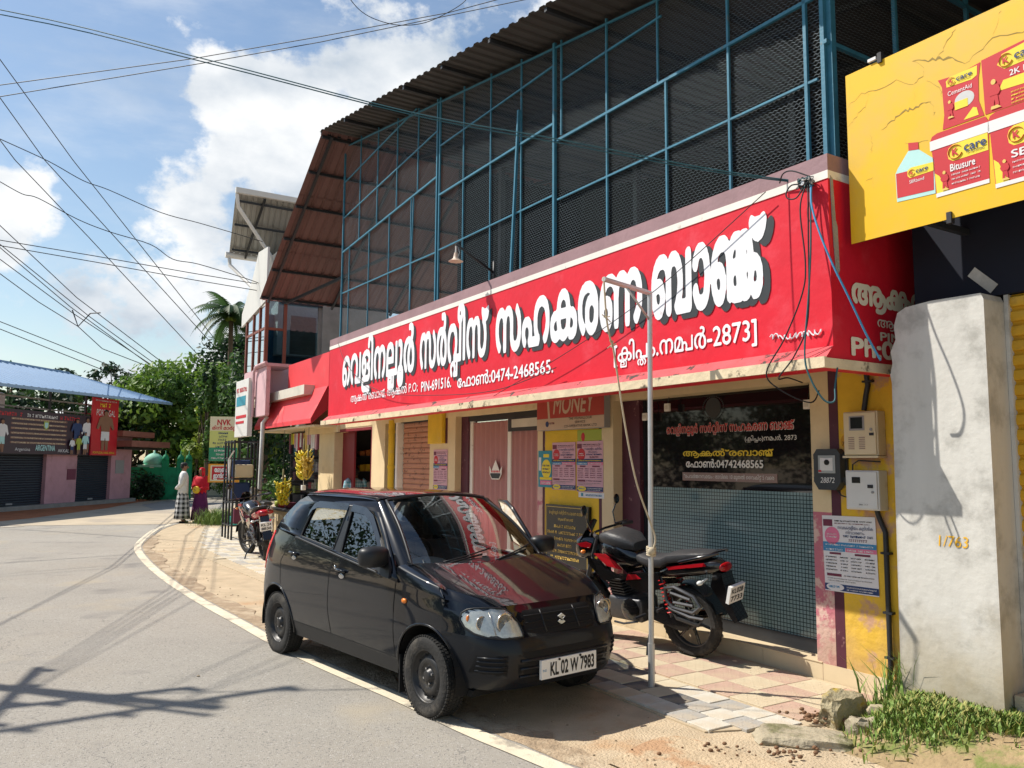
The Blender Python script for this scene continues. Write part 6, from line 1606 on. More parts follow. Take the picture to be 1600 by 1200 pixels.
# perimeter columns: ('f', share of width) | ('s', x) | ('r', share)
cols = [('f', k * .0465) for k in range(21)]
xs = [2.53 - .028 * k for k in range(19)] + [1.99]
xs += [1.99 - .97 * k / 14 for k in range(1, 15)] + [1.02 - .90 * k / 16 for k in range(1, 17)]
xs += [.12 - .026 * k for k in range(1, 18)]
cols += [('s', x) for x in xs]
cols += [('r', .95 - .095 * k) for k in range(11)]
VR = sorted(set([0, .158, .30, .454, .63, .79, .93, 1] + [i / 26 for i in range(27)]))
VR = [v for i, v in enumerate(VR) if i == 0 or v - VR[i - 1] > .012 or v in (.158, .30, .454, .63, .79, .93, 1)]
def shellpt(c, v):
    k, a = c
    if k == 'f':
        zb, x0 = .25, None
        zt = ZS(2.85)
        if a > .75: zt = ZS(2.85 - (a - .75) * 1.6)
        z = zb + (zt - zb) * v; y = Wd(z) * a; return (fx(y, z), -y, z)
    if k == 's':
        zb = .215 if .3 < a < 2.06 else .25
        z = zb + (ZS(a) - zb) * v; return (a, -sy(a, z), z)
    zb = .27; zt = ZS(-.3); z = zb + (zt - zb) * v; y = Wd(z) * a
    return (XC - (XC - Xr(z)) * (1 - min(1, y / Wd(z)) ** NR) ** (1 / NR), -y, z)
G = [[Vector(shellpt(c, v)) for c in cols] for v in VR]
ARCH = [((0, .275), .335), ((2.36, .275), .335)]
def inside(p):
    return any((p.x - cx) ** 2 + (p.z - cz) ** 2 < r * r for (cx, cz), r in ARCH) and abs(p.y) > .55
nC, nV = len(cols), len(VR)
INS = [[inside(G[j][i]) for i in range(nC)] for j in range(nV)]
keep = [(j, i) for j in range(nV - 1) for i in range(nC - 1) if not all((INS[j][i], INS[j][i + 1], INS[j + 1][i], INS[j + 1][i + 1]))]
for j, i in [(j, i) for j in range(nV) for i in range(nC) if INS[j][i]]:
    p = G[j][i]
    for (cx, cz), r in ARCH:
        d = Vector((p.x - cx, p.z - cz))
        if d.length < r:
            d = d.normalized() * r; p.x = cx + d.x; p.z = cz + d.y
            p.y = -sy(p.x, p.z)
def region(j, i):
    k, a = cols[i]; b = cols[i + 1]; zc = (G[j][i].z + G[j + 1][i].z) / 2
    xm = (G[j][i].x + G[j][i + 1].x) / 2
    if k == 'f' or (k == 's' and xm > 2.55): return 'front_bumper' if VR[j] < .629 else 'nose_panel'
    if k == 's':
        if VR[j] < .157 and .3 < xm < 2.05: return 'sill'
        if xm > 1.99: return 'front_bumper' if (xm > 2.52 and VR[j] < .629) else 'fender'
        if xm > 1.02: return 'front_door'
        if xm > .12: return 'rear_door'
        return 'quarter_panel'
    return 'tailgate' if VR[j] > .45 else 'rear_bumper'
doors = {}
for sgn in (1, -1):
    groups = {}
    for j, i in keep: groups.setdefault(region(j, i), []).append((j, i))
    for nm, L in groups.items():
        if sgn < 0 and nm in ('nose_panel', 'front_bumper', 'tailgate', 'rear_bumper'): continue
        mb = MB()
        sides = (1, -1) if nm in ('nose_panel', 'front_bumper', 'tailgate', 'rear_bumper') else (sgn,)
        for sg in sides:
            idx = {}
            for j, i in L:
                f = []
                for jj, ii in ((j, i), (j, i + 1), (j + 1, i + 1), (j + 1, i)):
                    if (jj, ii) not in idx:
                        p = G[jj][ii]; idx[(jj, ii)] = len(mb.v); mb.v.append((p.x, p.y * sg, p.z))
                    f.append(idx[(jj, ii)])
                mb.f.append(tuple(f)); mb.mi.append(0)
        o = mb.build(nm, 'bumper_paint' if 'bumper' in nm else ('car_plastic' if nm == 'sill' else 'car_paint'), car, True)
        doors[(nm, sgn)] = o
# hood as a crowned sheet that rolls into the fenders
def hoodz(x, y):
    zs = ZS(x); q = Wd(zs); a = Xf(zs) - XC
    rho = ((abs(x - XC) / a) ** NF + (abs(y) / q) ** NF) ** (1 / NF)
    zc = .772 + .30 * max(0, 2.84 - x) ** .92 * (1 - .10 * max(0, 2.84 - x))
    t = max(0, 1 - min(1, rho) ** 7) ** (1 / 7)
    crown = 1 - .10 * (y / .7) ** 2
    return zs + (zc - zs) * t * crown + .004 * t * math.exp(-((abs(y) - .44) / .05) ** 2)
hf = [c for c in cols if c[0] == 'f' or (c[0] == 's' and c[1] > 1.985)]
top = [G[nV - 1][i] for i, c in enumerate(cols) if c in hf]
def hoodpt(i, t):
    p = top[i]; k = i / (len(top) - 1)
    yc = abs(p.y) / .735
    base = Vector((2.19 - .17 * yc ** 2, p.y * .93, 0))
    tt = 1 - (1 - t) ** 1.7
    q = Vector((p.x, p.y, 0)).lerp(base, tt)
    return (q.x, q.y, hoodz(q.x, q.y) if t > 0 else p.z)
for sg in (1,):
    mb = MB(); nT = 18
    for s2 in (1, -1):
        o = len(mb.v)
        for t in range(nT + 1):
            for i in range(len(top)):
                x, y, z = hoodpt(i, t / nT); mb.v.append((x, y * s2, z))
        n = len(top)
        for t in range(nT):
            for i in range(n - 1): mb.f.append((o + t * n + i, o + t * n + i + 1, o + (t + 1) * n + i + 1, o + (t + 1) * n + i)); mb.mi.append(0)
    hood = mb.build('hood', 'car_paint', car, True)
def ribbon3(pts, nrm, w, m, name, par=car, sides=(1, -1)):
    for sg in sides:
        mb = MB(); n = len(pts); A = []; B = []
        for i, p in enumerate(pts):
            p = Vector(p); d = Vector(pts[min(i + 1, n - 1)]) - Vector(pts[max(i - 1, 0)])
            nn = Vector(nrm(p)).normalized(); s = d.cross(nn).normalized() * w / 2; q = p + nn * .0015
            A.append(q + s); B.append(q - s)
        V = [(v.x, v.y * sg, v.z) for v in A + B]
        mb.add(V, [(i, i + 1, n + i + 1, n + i) for i in range(n - 1)])
        mb.build(name, m, par)
side_n = lambda p: (0, -1, .12)
def sideline(pts, k=8):
    out = []
    for (a, b), (c, d) in zip(pts, pts[1:]):
        for i in range(k): x = a + (c - a) * i / k; z = b + (d - b) * i / k; out.append((x, -sy(x, z), z))
    out.append((pts[-1][0], -sy(*pts[-1]), pts[-1][1])); return out
for L in ([(1.99, .33), (1.99, .6), (1.995, .85)], [(1.035, .335), (1.0, .55), (1.0, .8), (1.05, .955)], [(.30, 1.03), (.17, .95), (.07, .82), (.10, .62)], [(.36, .338), (1.0, .338), (2.0, .33)], [(2.54, .575), (2.62, .58)]):
    ribbon3(sideline(L), side_n, .008, 'seam_black', 'panel_gap')
ribbon3([(x, -y, hoodz(x, y)) for x, y in [(2.86 - .86 * k / 14, .46 + .17 * (k / 14) ** .8) for k in range(15)]], lambda p: (0, -.35, 1), .007, 'seam_black', 'panel_gap')
# crease along the doors
def crease(z0, z1): return sideline([(.42, z0), (1.99, z1)], 24)
m_ = MB()
# ---- greenhouse
yg = lambda z: .703 - .345 * (z - .95) - .12 * max(0, z - 1.25) ** 1.5
glist = [(2.03, .852), (1.99, .90), (1.70, 1.17), (1.45, 1.375), (1.38, 1.398), (1.2, 1.412), (.8, 1.42), (.45, 1.412), (.22, 1.395), (.08, 1.35), (-.12, 1.21), (-.27, 1.095), (.25, 1.042), (1.05, .958)]
RW = [(.34, 1.05), (.40, 1.30), (.45, 1.335), (1.01, 1.335), (.985, .99)]; FWn = [(1.12, .975), (1.075, 1.335), (1.30, 1.318), (1.42, 1.28), (1.66, 1.10), (1.80, .965), (1.82, .905)]
GT = lambda x: 1.0 if x > .45 else max(.05, 1 - ((1.25 - x) / 1.66) ** 9) ** (1 / 9)
def dens(poly, d=.05):
    out = []
    for (a, b), (c, e) in zip(poly, poly[1:] + poly[:1]):
        n = max(1, int(math.hypot(c - a, e - b) / d))
        out += [(a + (c - a) * i / n, b + (e - b) * i / n) for i in range(n)]
    return out
for sg in (1, -1):
    fn = lambda u, v: (u, -sg * yg(v) * GT(u), v)
    mb = MB(); mb.sheet(dens(glist), fn, [dens(RW), dens(FWn)])
    o = mb.build('window_frame', 'car_paint', car, True); q = o.modifiers.new('thick', 'SOLIDIFY'); q.thickness = .03; q.offset = -1 if sg > 0 else -1
    for nm, pl_ in (('side_window', RW), ('side_window', FWn)):
        if sg < 0 and pl_ is FWn: continue
        mb = MB(); mb.sheet(pl_, lambda u, v: (u, -sg * (yg(v) * GT(u) - .012), v)); mb.build(nm, 'side_glass', car)
        rim = MB(); rim.tube([(u, -sg * (yg(v) * GT(u) - .004), v) for u, v in dens(pl_, .08)], .008, 6, closed=True); rim.build('window_seal', 'car_plastic', car, True)
    mb = MB(); mb.sheet([(1.012, .99), (1.035, 1.335), (1.07, 1.335), (1.11, .975)], lambda u, v: (u, -sg * (yg(v) + .002), v)); mb.build('pillar_trim', 'car_plastic', car)
    # rain visors
    for pts in ([(.36, 1.27), (.40, 1.33), (.48, 1.355), (.98, 1.355), (1.01, 1.352)], [(1.07, 1.352), (1.30, 1.335), (1.44, 1.285), (1.62, 1.145), (1.70, 1.065)]):
        if sg < 0: continue
        mb = MB(); n = len(pts)
        V = [(u, -(yg(v) + .004), v) for u, v in pts] + [(u + .008, -(yg(v) + .030), v - .055) for u, v in pts]
        mb.add(V, [(i, i + 1, n + i + 1, n + i) for i in range(n - 1)]); mb.build('rain_visor', 'visor_plastic', car, True)
    # belt moulding
    mb = MB(); mb.tube([(x, -sg * (sy(x, ZS(x)) + .001), ZS(x) + .004) for x in [.28 + 1.7 * k / 20 for k in range(21)]], .009, 6); mb.build('belt_moulding', 'car_plastic', car, True)
# roof
def roofpt(u, v):
    y = (2 * v - 1) * .545; k = abs(y) / .545
    x0 = .13 + .05 * k * k; x1 = 1.475 - .065 * k * k; x = x0 + (x1 - x0) * u
    edge = 1.415 - .03 * max(0, (.35 - x)) - .10 * max(0, (x - 1.15)) ** 1.6
    crown = .052 * (1 - k ** 2.6) * (1 - ((x - .8) / 1.1) ** 4)
    return (x, y, edge + crown - .012 * (k ** 8))
mb = MB(); mb.grid(roofpt, 24, 28); rf = mb.build('roof', 'car_paint', car, True)
for sg in (1, -1):
    mb = MB(); mb.tube([(roofpt(u / 16, .5 - sg * .47)[0], roofpt(u / 16, .5 - sg * .47)[1], roofpt(u / 16, .5 - sg * .47)[2] + .002) for u in range(17)], .006, 6); mb.build('drip_rail', 'car_plastic', rf, True)
    # A pillar between windscreen and door frame
    mb = MB(); n = 10; V = []
    for k in range(n + 1):
        t = k / n; a = Vector((2.05, .615, .945)).lerp(Vector((1.455, .478, 1.392)), t); b = Vector((2.03, .70, .86)).lerp(Vector((1.44, yg(1.378), 1.378)), t)
        bow = .03 * math.sin(math.pi * t)
        for q in range(4):
            p = a.lerp(b, q / 3); h = .012 * math.sin(math.pi * q / 3)
            V.append((p.x + bow * .5, -sg * (p.y + h + bow * .35), p.z + bow * .5 + h))
    mb.add(V, [(4 * k + q, 4 * k + q + 1, 4 * k + q + 5, 4 * k + q + 4) for k in range(n) for q in range(3)]); mb.build('a_pillar', 'car_paint', car, True)
def wsp(u, v):
    y = 2 * u - 1; b = Vector((2.165 - .115 * y * y, -.618 * y, .935 + .01 * y * y)); t = Vector((1.48 - .03 * y * y, -.482 * y, 1.435 - .042 * y * y))
    p = b.lerp(t, v); w = .035 * math.sin(math.pi * v); return (p.x + w * .5, p.y, p.z + w)
mb = MB(); mb.grid(wsp, 16, 10); ws = mb.build('windscreen', 'car_glass', car, True)
rim = MB(); rim.tube([wsp(k / 16, 0) for k in range(17)] + [wsp(1, k / 10) for k in range(1, 11)] + [wsp(1 - k / 16, 1) for k in range(1, 17)] + [wsp(0, 1 - k / 10) for k in range(1, 10)], .013, 6, closed=True); rim.build('windscreen_seal', 'car_plastic', ws, True)
mb = MB(); mb.grid(lambda u, v: (lambda y: (2.20 - .125 * y * y - .0 + (-.075) * v, -.66 * y, hoodz(2.17 - .16 * y * y, .6 * y) - .018 - .012 * v))(2 * u - 1), 16, 2); mb.build('cowl', 'car_plastic', car, True)
bk = MB(); bk.grid(lambda u, v: (.13 - .42 * (1 - v) ** 1 , (2 * u - 1) * (.54 - .02 * (1 - v)), 1.405 - .33 * (1 - v)), 8, 6); bk.build('rear_glass', 'side_glass', car, True)
# wipers
for ya, yb in ((-.50, .02), (-.02, .50)):
    a = Vector((2.13, ya + .06, .95)); w = MB(); w.tube([a, a + Vector((-.0, .14, .025)), Vector(wsp(.5 - (yb - .06) / 1.2, .10)) + Vector((.012, 0, .012))], .007, 6); wp = w.build('wiper_arm', 'car_plastic', car, True)
    w = MB(); w.tube([Vector(wsp(.5 - (yb - .40 + .44 * k / 6) / 1.2, .04 + .02 * k)) + Vector((.012, 0, .012)) for k in range(7)], .006, 6); w.build('wiper_blade', 'car_plastic', wp, True)
# ---- front face details
def fpatch(name, m, pts, off, par=car, sides=(1,), smooth=True, d=.05):
    """outline in (y, z) laid on the nose surface, pushed out by off"""
    for sg in sides:
        mb = MB(); P = dens(pts, d); cyy = sum(p[0] for p in P) / len(P); cz = sum(p[1] for p in P) / len(P); R_ = 5; n = len(P)
        V = []
        for r in range(R_ + 1):
            k = r / R_
            for y, z in P:
                yy = cyy + (y - cyy) * k; zz = cz + (z - cz) * k
                bul = off * (1 if k < .9 else .1)
                V.append((fx(yy, zz) + (bul if not callable(off) else 0), sg * yy, zz))
        fs = [(r * n + i, r * n + (i + 1) % n, (r + 1) * n + (i + 1) % n, (r + 1) * n + i) for r in range(R_) for i in range(n)]
        mb.add(V, fs); o = mb.build(name, m, par, smooth)
    return o
HL = [(-.355, .580), (-.345, .60), (-.355, .66), (-.385, .72), (-.42, .748), (-.50, .757), (-.58, .754), (-.615, .744), (-.640, .72), (-.650, .68), (-.642, .635), (-.615, .602), (-.57, .584), (-.48, .576)]
for sg in (1, -1):
    H_ = [(sg * y, z) for y, z in HL]
    base = fpatch('headlight', 'reflector', H_, .004)
    mb = MB(); P = dens(H_, .04); n = len(P); cy_ = sum(p[0] for p in P) / n; cz_ = sum(p[1] for p in P) / n; V = []
    for r in range(7):
        k = r / 6
        for y, z in P:
            yy = cy_ + (y - cy_) * k; zz = cz_ + (z - cz_) * k; V.append((fx(yy, zz) + .026 - .018 * k ** 6, yy, zz))
    mb.add(V, [(r * n + i, r * n + (i + 1) % n, (r + 1) * n + (i + 1) % n, (r + 1) * n + i) for r in range(6) for i in range(n)]); mb.build('lens', 'lamp_lens', base, True)
    rim = MB(); rim.tube([(fx(y, z) + .006, y, z) for y, z in P], .006, 6, closed=True); rim.build('lamp_seal', 'car_plastic', base, True)
    for yy, r_ in ((.455, .066), (.578, .046)):
        zc_ = .668
        for k in range(5):
            rr = r_ * (1 - k / 5); rr2 = r_ * (1 - (k + 1) / 5)
            pass
        bowl = MB(); bowl.lathe([(r_, .010), (r_ * .93, .013), (r_ * .55, .004), (r_ * .25, .0055), (0.0, .012)], (fx(yy, zc_) - .001, sg * yy, zc_), 'x', 20); bowl.build('reflector_bowl', 'chrome_soft', base, True)
    dv = MB(); dv.tube([(fx(.525, z) + .012, sg * .525, z) for z in (.60, .66, .735)], .004, 6); dv.build('lamp_divider', 'chrome_soft', base, True)
    ab = MB(); ab.ball((fx(.625, .69) + .004, sg * .622, .69), (.010, .014, .022), 10, 6); ab.build('turn_bulb', 'lamp_amber', base, True)
mat('emblem_silver', (.62, .62, .62), .3, 0, metal=.35); mat('void_black', (.002, .002, .0025), .8, 0)
fpatch('grille_void', 'void_black', [(-.315, .60), (-.325, .70), (-.29, .728), (.29, .728), (.325, .70), (.315, .60), (.20, .578), (-.20, .578)], .003)
for k in range(3):
    z = .615 + .04 * k; mb = MB(); mb.tube([(fx(y, z) + .003, y, z) for y in [-.30 + .06 * q for q in range(11)]], .005, 6); mb.build('grille_bar', 'void_black', car, True)
for y in (-.15, .15):
    mb = MB(); mb.tube([(fx(y, z) + .003, y, z) for z in (.59, .64, .69, .72)], .006, 6); mb.build('grille_bar', 'car_plastic', car, True)
# slanted S emblem
EP = [(-.030, -.012), (-.012, -.030), (.034, .006), (.020, .016), (.030, .024), (.012, .040), (-.034, .004), (-.018, -.006)]
EP = [(.0, .046), (-.036, .018), (-.016, .004), (.004, .018), (.016, .010), (-.036, -.026), (0, -.046), (.036, -.018), (.016, -.004), (-.004, -.018), (-.016, -.010), (.036, .026)]
mb = MB(); mb.prism([(u * .95, v * .8 + .652) for u, v in EP], lambda u, v, w: (fx(0, .65) + .016 + w, -u, v), .006); mb.build('emblem', 'emblem_silver', car)
fpatch('lower_grille', 'void_black', [(-.40, .30), (-.41, .47), (-.37, .49), (.37, .49), (.41, .47), (.40, .30), (.30, .285), (-.30, .285)], .003)
for z in (.335, .385, .435):
    mb = MB(); mb.tube([(fx(y, z) + .005, y, z) for y in [-.39 + .078 * q for q in range(11)]], .010, 6); mb.build('grille_bar', 'bumper_paint', car, True)
for sg in (1, -1):
    fpatch('side_vent', 'void_black', [(sg * y, z) for y, z in ((-.47, .345), (-.47, .475), (-.62, .478), (-.63, .36))], .003)
    for z in (.375, .405, .435, .46):
        mb = MB(); mb.tube([(fx(y, z) + .004, sg * y, z) for y in (-.475, -.52, -.57, -.615)], .007, 6); mb.build('vent_bar', 'bumper_paint', car, True)
pl0 = MB(); pl0.box(fx(.2, .36) + .015, fx(0, .36) + .035, -.25, .25, .305, .425); plate = pl0.build('number_plate', 'plate_white', car)
PXF = fx(0, .36) + .0365
o = link('lettering', text_mesh('lettering', 'KL 02 W 7983', .405, .118, .045, 40), 'plate_ink', plate, loc=(PXF, -.175, .322)); o.rotation_euler = (0, 0, math.pi / 2)
o = link('lettering', text_mesh('lettering', 'IND', .032, .022, .01, 30), 'ink_blue', plate, loc=(PXF, -.238, .352)); o.rotation_euler = (0, 0, math.pi / 2)
for y in (-.095, .095): b_ = MB(); b_.cyl((PXF - .002, y, .416), (PXF + .006, y, .416), .008, 8); b_.build('bolt', 'plate_ink', plate)
# ---- side details
def sball(name, m, x, z, r, off=.0, par=car, sides=(1, -1)):
    for sg in sides:
        mb = MB(); mb.ball((x, -sg * (sy(x, z) + off), z), r, 12, 8); mb.build(name, m, par, True)
sball('turn_lamp', 'lamp_amber', 2.12, .735, (.032, .014, .018), .003)
for x, z in ((.325, .885), (1.20, .825)):
    for sg in (1, -1):
        hb = MB(); hb.ball((x, -sg * (sy(x, z) - .002), z - .01), (.075, .006, .038), 14, 8); h_ = hb.build('handle_recess', 'seam_black', car, True)
        hb = MB(); hb.tube([(x - .07, -sg * (sy(x, z) + .001), z + .022), (x - .05, -sg * (sy(x, z) + .022), z + .026), (x + .05, -sg * (sy(x, z) + .022), z + .022), (x + .07, -sg * (sy(x, z) + .001), z + .016)], .011, 8); hb.build('door_handle', 'car_paint', h_, True)
        hb = MB(); hb.ball((x, -sg * (sy(x, z) + .002), z - .022), (.045, .004, .022), 12, 6); hb.build('handle_cup', 'chrome_soft', h_, True)
sball('door_lock', 'chrome', 1.085, .86, (.013, .006, .016), .002, sides=(1,))
for sg in (1, -1):
    tl = MB(); zz = [.70 + .36 * k / 12 for k in range(13)]; V = []
    for z in zz:
        q = (z - .70) / .36; xe = -.455 + .16 * q ** 1.3; w = .05 + .055 * math.sin(math.pi * min(1, .12 + q * .8))
        for f in range(5): x = xe + w * f / 4; V.append((x, -sg * (sy(x, min(z, ZS(x))) + .002 + .010 * math.sin(math.pi * f / 4)), z))
    tl.add(V, [(5 * k + q, 5 * k + q + 1, 5 * k + q + 6, 5 * k + q + 5) for k in range(12) for q in range(4)]); tl.build('tail_light', 'lamp_red', car, True)
    mr = thing('wing_mirror', '', ''); mr.parent = car
    for k_ in ('label', 'category'):
        if k_ in mr: del mr[k_]
    mb = MB(); V = []
    mb.grid(lambda u, v: (1.84 + (.055 + .03 * math.cos(math.pi * (v - .5)) ** 2) * (-math.cos(2 * math.pi * u)) * math.sin(math.pi * v) ** .6, -sg * (.815 + .115 * math.copysign(abs(math.cos(math.pi * v)) ** .7, -math.cos(math.pi * v))), 1.015 + .075 * math.copysign(abs(math.sin(2 * math.pi * u)) ** .6, math.sin(2 * math.pi * u)) * math.sin(math.pi * v) ** .45), 20, 14)
    mb.build('mirror_shell', 'car_plastic', mr, True)
    mb = MB(); mb.prism([(1.70, .93), (1.86, .875), (1.95, .87), (1.93, .94), (1.80, 1.06)], lambda u, v, w: (u, -sg * (yg(v) + .006 + w), v), .018); mb.build('mirror_base', 'car_plastic', mr)
    mb = MB(); mb.tube([(1.85, -sg * .70, .945), (1.85, -sg * .76, .965), (1.845, -sg * .80, .985)], [.03, .026, .03], 8); mb.build('mirror_arm', 'car_plastic', mr, True)
    # arch lips, wells and mud flap
    for cx, cz in ((0, .275), (2.36, .275)):
        mb = MB(); mb.tube([(cx + .335 * math.cos(t), -sg * (sy(cx + .335 * math.cos(t), max(.26, cz + .335 * math.sin(t))) + .001), cz + .335 * math.sin(t)) for t in [-.12 + (math.pi + .24) * k / 26 for k in range(27)]], .009, 6); mb.build('arch_lip', 'car_paint', car, True)
        mb = MB(); mb.grid(lambda u, v: (cx + .345 * math.cos(-.2 + (math.pi + .4) * u), -sg * (.70 - .32 * v), cz + .345 * math.sin(-.2 + (math.pi + .4) * u)), 20, 2); mb.build('wheel_well', 'void_black', car)
    mb = MB(); mb.box(2.045, 2.055, min(-sg * .53, -sg * .71), max(-sg * .53, -sg * .71), .10, .36); mb.build('mud_flap', 'car_plastic', car)
# floor and dark underbody
mb = MB(); mb.box(-.35, 2.75, -.60, .60, .20, .24); mb.box(-.33, 2.0, -.64, .64, .241, .30); mb.build('underbody', 'void_black', car)
# ---- wheels
def make_wheel():
    t = thing('wheel', '', ''); [t.__delitem__(k) for k in ('label', 'category') if k in t]
    ty = MB(); ty.lathe([(.175, -.068), (.19, -.073), (.225, -.077), (.25, -.073), (.262, -.062), (.267, -.045), (.268, 0), (.267, .045), (.262, .062), (.25, .073), (.225, .077), (.19, .073), (.175, .068)], axis='y', n=40, cap=False)
    tyre = ty.build('tyre', 'tyre_rubber', t, True)
    for yy in (-.045, -.015, .015, .045):
        g_ = MB(); g_.lathe([(.2682, yy - .003), (.269, yy - .002), (.269, yy + .002), (.2682, yy + .003)], axis='y', n=40, cap=False); g_.build('tread_groove', 'void_black', tyre)
    tb = MB()
    for k in range(64):
        a = 2 * math.pi * k / 64
        for yy in (-.06, -.03, 0, .03, .06):
            c, s_ = math.cos(a + yy), math.sin(a + yy); tb.beam((.2655 * c, yy - .011, .2655 * s_), (.2655 * c, yy + .011, .2655 * s_), .017, .009, (c, 0, s_))
    tr = tb.build('tread_blocks', 'tyre_rubber', tyre); tag(tr, kind='stuff')
    rm = MB(); rm.lathe([(.180, -.062), (.172, -.069), (.163, -.056), (.156, -.024), (.140, -.018), (.126, -.040), (.098, -.052), (.075, -.040), (.052, -.030), (.046, -.034), (.036, -.056), (.030, -.060), (.0, -.060)], axis='y', n=36, cap=False); rim_ = rm.build('rim', 'rim_steel', t, True)
    hb = MB(); hb.lathe([(.178, -.062), (.178, .06), (.0, .06)], axis='y', n=24, cap=False); hb.build('rim_back', 'void_black', rim_)
    for k in range(10):
        a = 2 * math.pi * k / 10; h = MB(); h.ball((.132 * math.cos(a), -.036, .132 * math.sin(a)), (.014, .005, .014), 8, 5); h.build('rim_slot', 'void_black', rim_)
    for k in range(4):
        a = 2 * math.pi * k / 4 + .4; h = MB(); h.cyl((.05 * math.cos(a), -.036, .05 * math.sin(a)), (.05 * math.cos(a), -.05, .05 * math.sin(a)), .008, 6); h.build('wheel_nut', 'chrome_soft', rim_)
    return t
w0 = make_wheel(); w0.parent = car; w0.location = (2.36, -.635, .268)
for x, y, rz_ in ((0, -.635, 0), (2.36, .635, math.pi), (0, .635, math.pi)):
    w = copy_tree(w0, car); w.location = (x, y, .268); w.rotation_euler = (0, 1.0 + x, rz_)
# ---- cabin
mb = MB(); mb.cbox(1.70, 2.06, -.60, .60, .55, .93, .04); db = mb.build('dashboard', 'dash_grey', car, True, 40)
mb = MB(); mb.ball((1.80, -.33, .92), (.16, .19, .06), 14, 8); mb.build('instrument_hood', 'dash_grey', db, True)
stw = MB(); stw.tube([(1.60 + .06 * math.sin(t), -.33 + .18 * math.cos(t), .93 + .17 * math.sin(t)) for t in [2 * math.pi * k / 28 for k in range(28)]], .016, 8, closed=True); sw = stw.build('steering_wheel', 'car_plastic', car, True)
mb = MB(); mb.ball((1.62, -.33, .93), (.04, .07, .06), 10, 8); mb.tube([(1.60, -.5, .94), (1.62, -.33, .93), (1.60, -.16, .94)], .018, 6); mb.build('wheel_hub', 'car_plastic', sw, True)
def seat(y, x, w=.24):
    s_ = MB(); s_.cbox(x - .05, x + .46, y - w, y + w, .40, .58, .05); st_ = s_.build('seat', 'seat_cloth', car, True, 40)
    s_ = MB()
    vs = [(x - .07, .55), (x + .05, .55), (x - .06, 1.02), (x - .16, 1.02)]
    s_.prism(vs, lambda u, v, ww: (u, y - w + .02 + ww, v), 2 * w - .04); s_.build('backrest', 'seat_cloth', st_)
    s_ = MB(); s_.cbox(x - .20, x - .10, y - .13, y + .13, 1.06, 1.24, .03); s_.tube([(x - .15, y - .05, 1.0), (x - .15, y - .05, 1.1)], .008, 6); s_.tube([(x - .15, y + .05, 1.0), (x - .15, y + .05, 1.1)], .008, 6); s_.build('headrest', 'seat_cloth', st_, True, 40)
seat(-.33, 1.12); seat(.33, 1.12)
mb = MB(); mb.cbox(.0, .5, -.58, .58, .40, .58, .05); rb_ = mb.build('rear_seat', 'seat_cloth', car, True, 40)
mb = MB(); mb.prism([(-.05, .55), (.06, .55), (-.05, .98), (-.14, .98)], lambda u, v, w: (u, -.57 + w, v), 1.14); mb.build('backrest', 'seat_cloth', rb_)
mb = MB(); mb.tube([(1.40, 0, 1.33), (1.46, 0, 1.40)], .01, 6); mb.cbox(1.37, 1.40, -.11, .11, 1.27, 1.34, .01); mb.build('rear_view_mirror', 'car_plastic', car)
mb = MB(); mb.box(.25, 1.38, -.46, .46, 1.375, 1.385); mb.build('headliner', 'dash_grey', car)
# left front door stands open
hinge = Vector((1.97, .712, 0)); ang = R(-25)
dg_ = bpy.data.objects.new('open_door', None); COL.objects.link(dg_); dg_.parent = car; dg_.location = hinge; dg_.rotation_euler = (0, 0, -ang * -1)
dl = doors[('front_door', -1)]
dl.parent = dg_; dl.location = -hinge
fr = MB(); fr.tube([(u - hinge.x, yg(v) - hinge.y, v) for u, v in dens([(1.05, .97), (1.06, 1.35), (1.32, 1.345), (1.46, 1.29), (1.70, 1.10), (1.90, .90)], .06)[:-3]], .018, 8); fr.build('window_frame', 'car_paint', dg_, True)
fr = MB(); fr.sheet(FWn, lambda u, v: (u - hinge.x, yg(v) - .012 - hinge.y, v)); fr.build('side_window', 'side_glass', dg_)
fr = MB(); fr.cbox(1.06 - hinge.x, 1.95 - hinge.x, .60 - hinge.y, .69 - hinge.y, .36, .90, .03); fr.build('door_card', 'dash_grey', dg_, True, 40)
# ------------------------------------------------------------------ motorcycles
mat('bike_black', (.006, .006, .007), .22, 0, coat=.8); mat('bike_red', (.42, .008, .016), .25, .05, 5, coat=.6); mat('bike_silver', (.36, .36, .37), .35, .1, 10, metal=.6); mat('seat_vinyl', (.035, .035, .038), .5, .12, 10, bump=.2)
mat('engine_metal', (.10, .10, .105), .45, .25, 12, metal=.7); mat('spring_red', (.62, .02, .02), .4, 0); mat('clear_lens', (.70, .72, .70), .1, 0, spec=.7); mat('red_lens', (.30, .004, .008), .12, 0, spec=.7)
def loft(mb, secs, n=14, pw=2.6):
    """secs: (x, y centre, z centre, half width, half height)"""
    vs = []
    for x, yc, zc, w, h in secs:
        for k in range(n):
            t = 2 * math.pi * k / n; c, s = math.cos(t), math.sin(t)
            vs.append((x, yc + w * math.copysign(abs(c) ** (2 / pw), c), zc + h * math.copysign(abs(s) ** (2 / pw), s)))
    m = len(secs)
    fs = [(i * n + k, i * n + (k + 1) % n, (i + 1) * n + (k + 1) % n, (i + 1) * n + k) for i in range(m - 1) for k in range(n)] + [tuple(range(n))[::-1], tuple((m - 1) * n + k for k in range(n))]
    return mb.add(vs, fs)
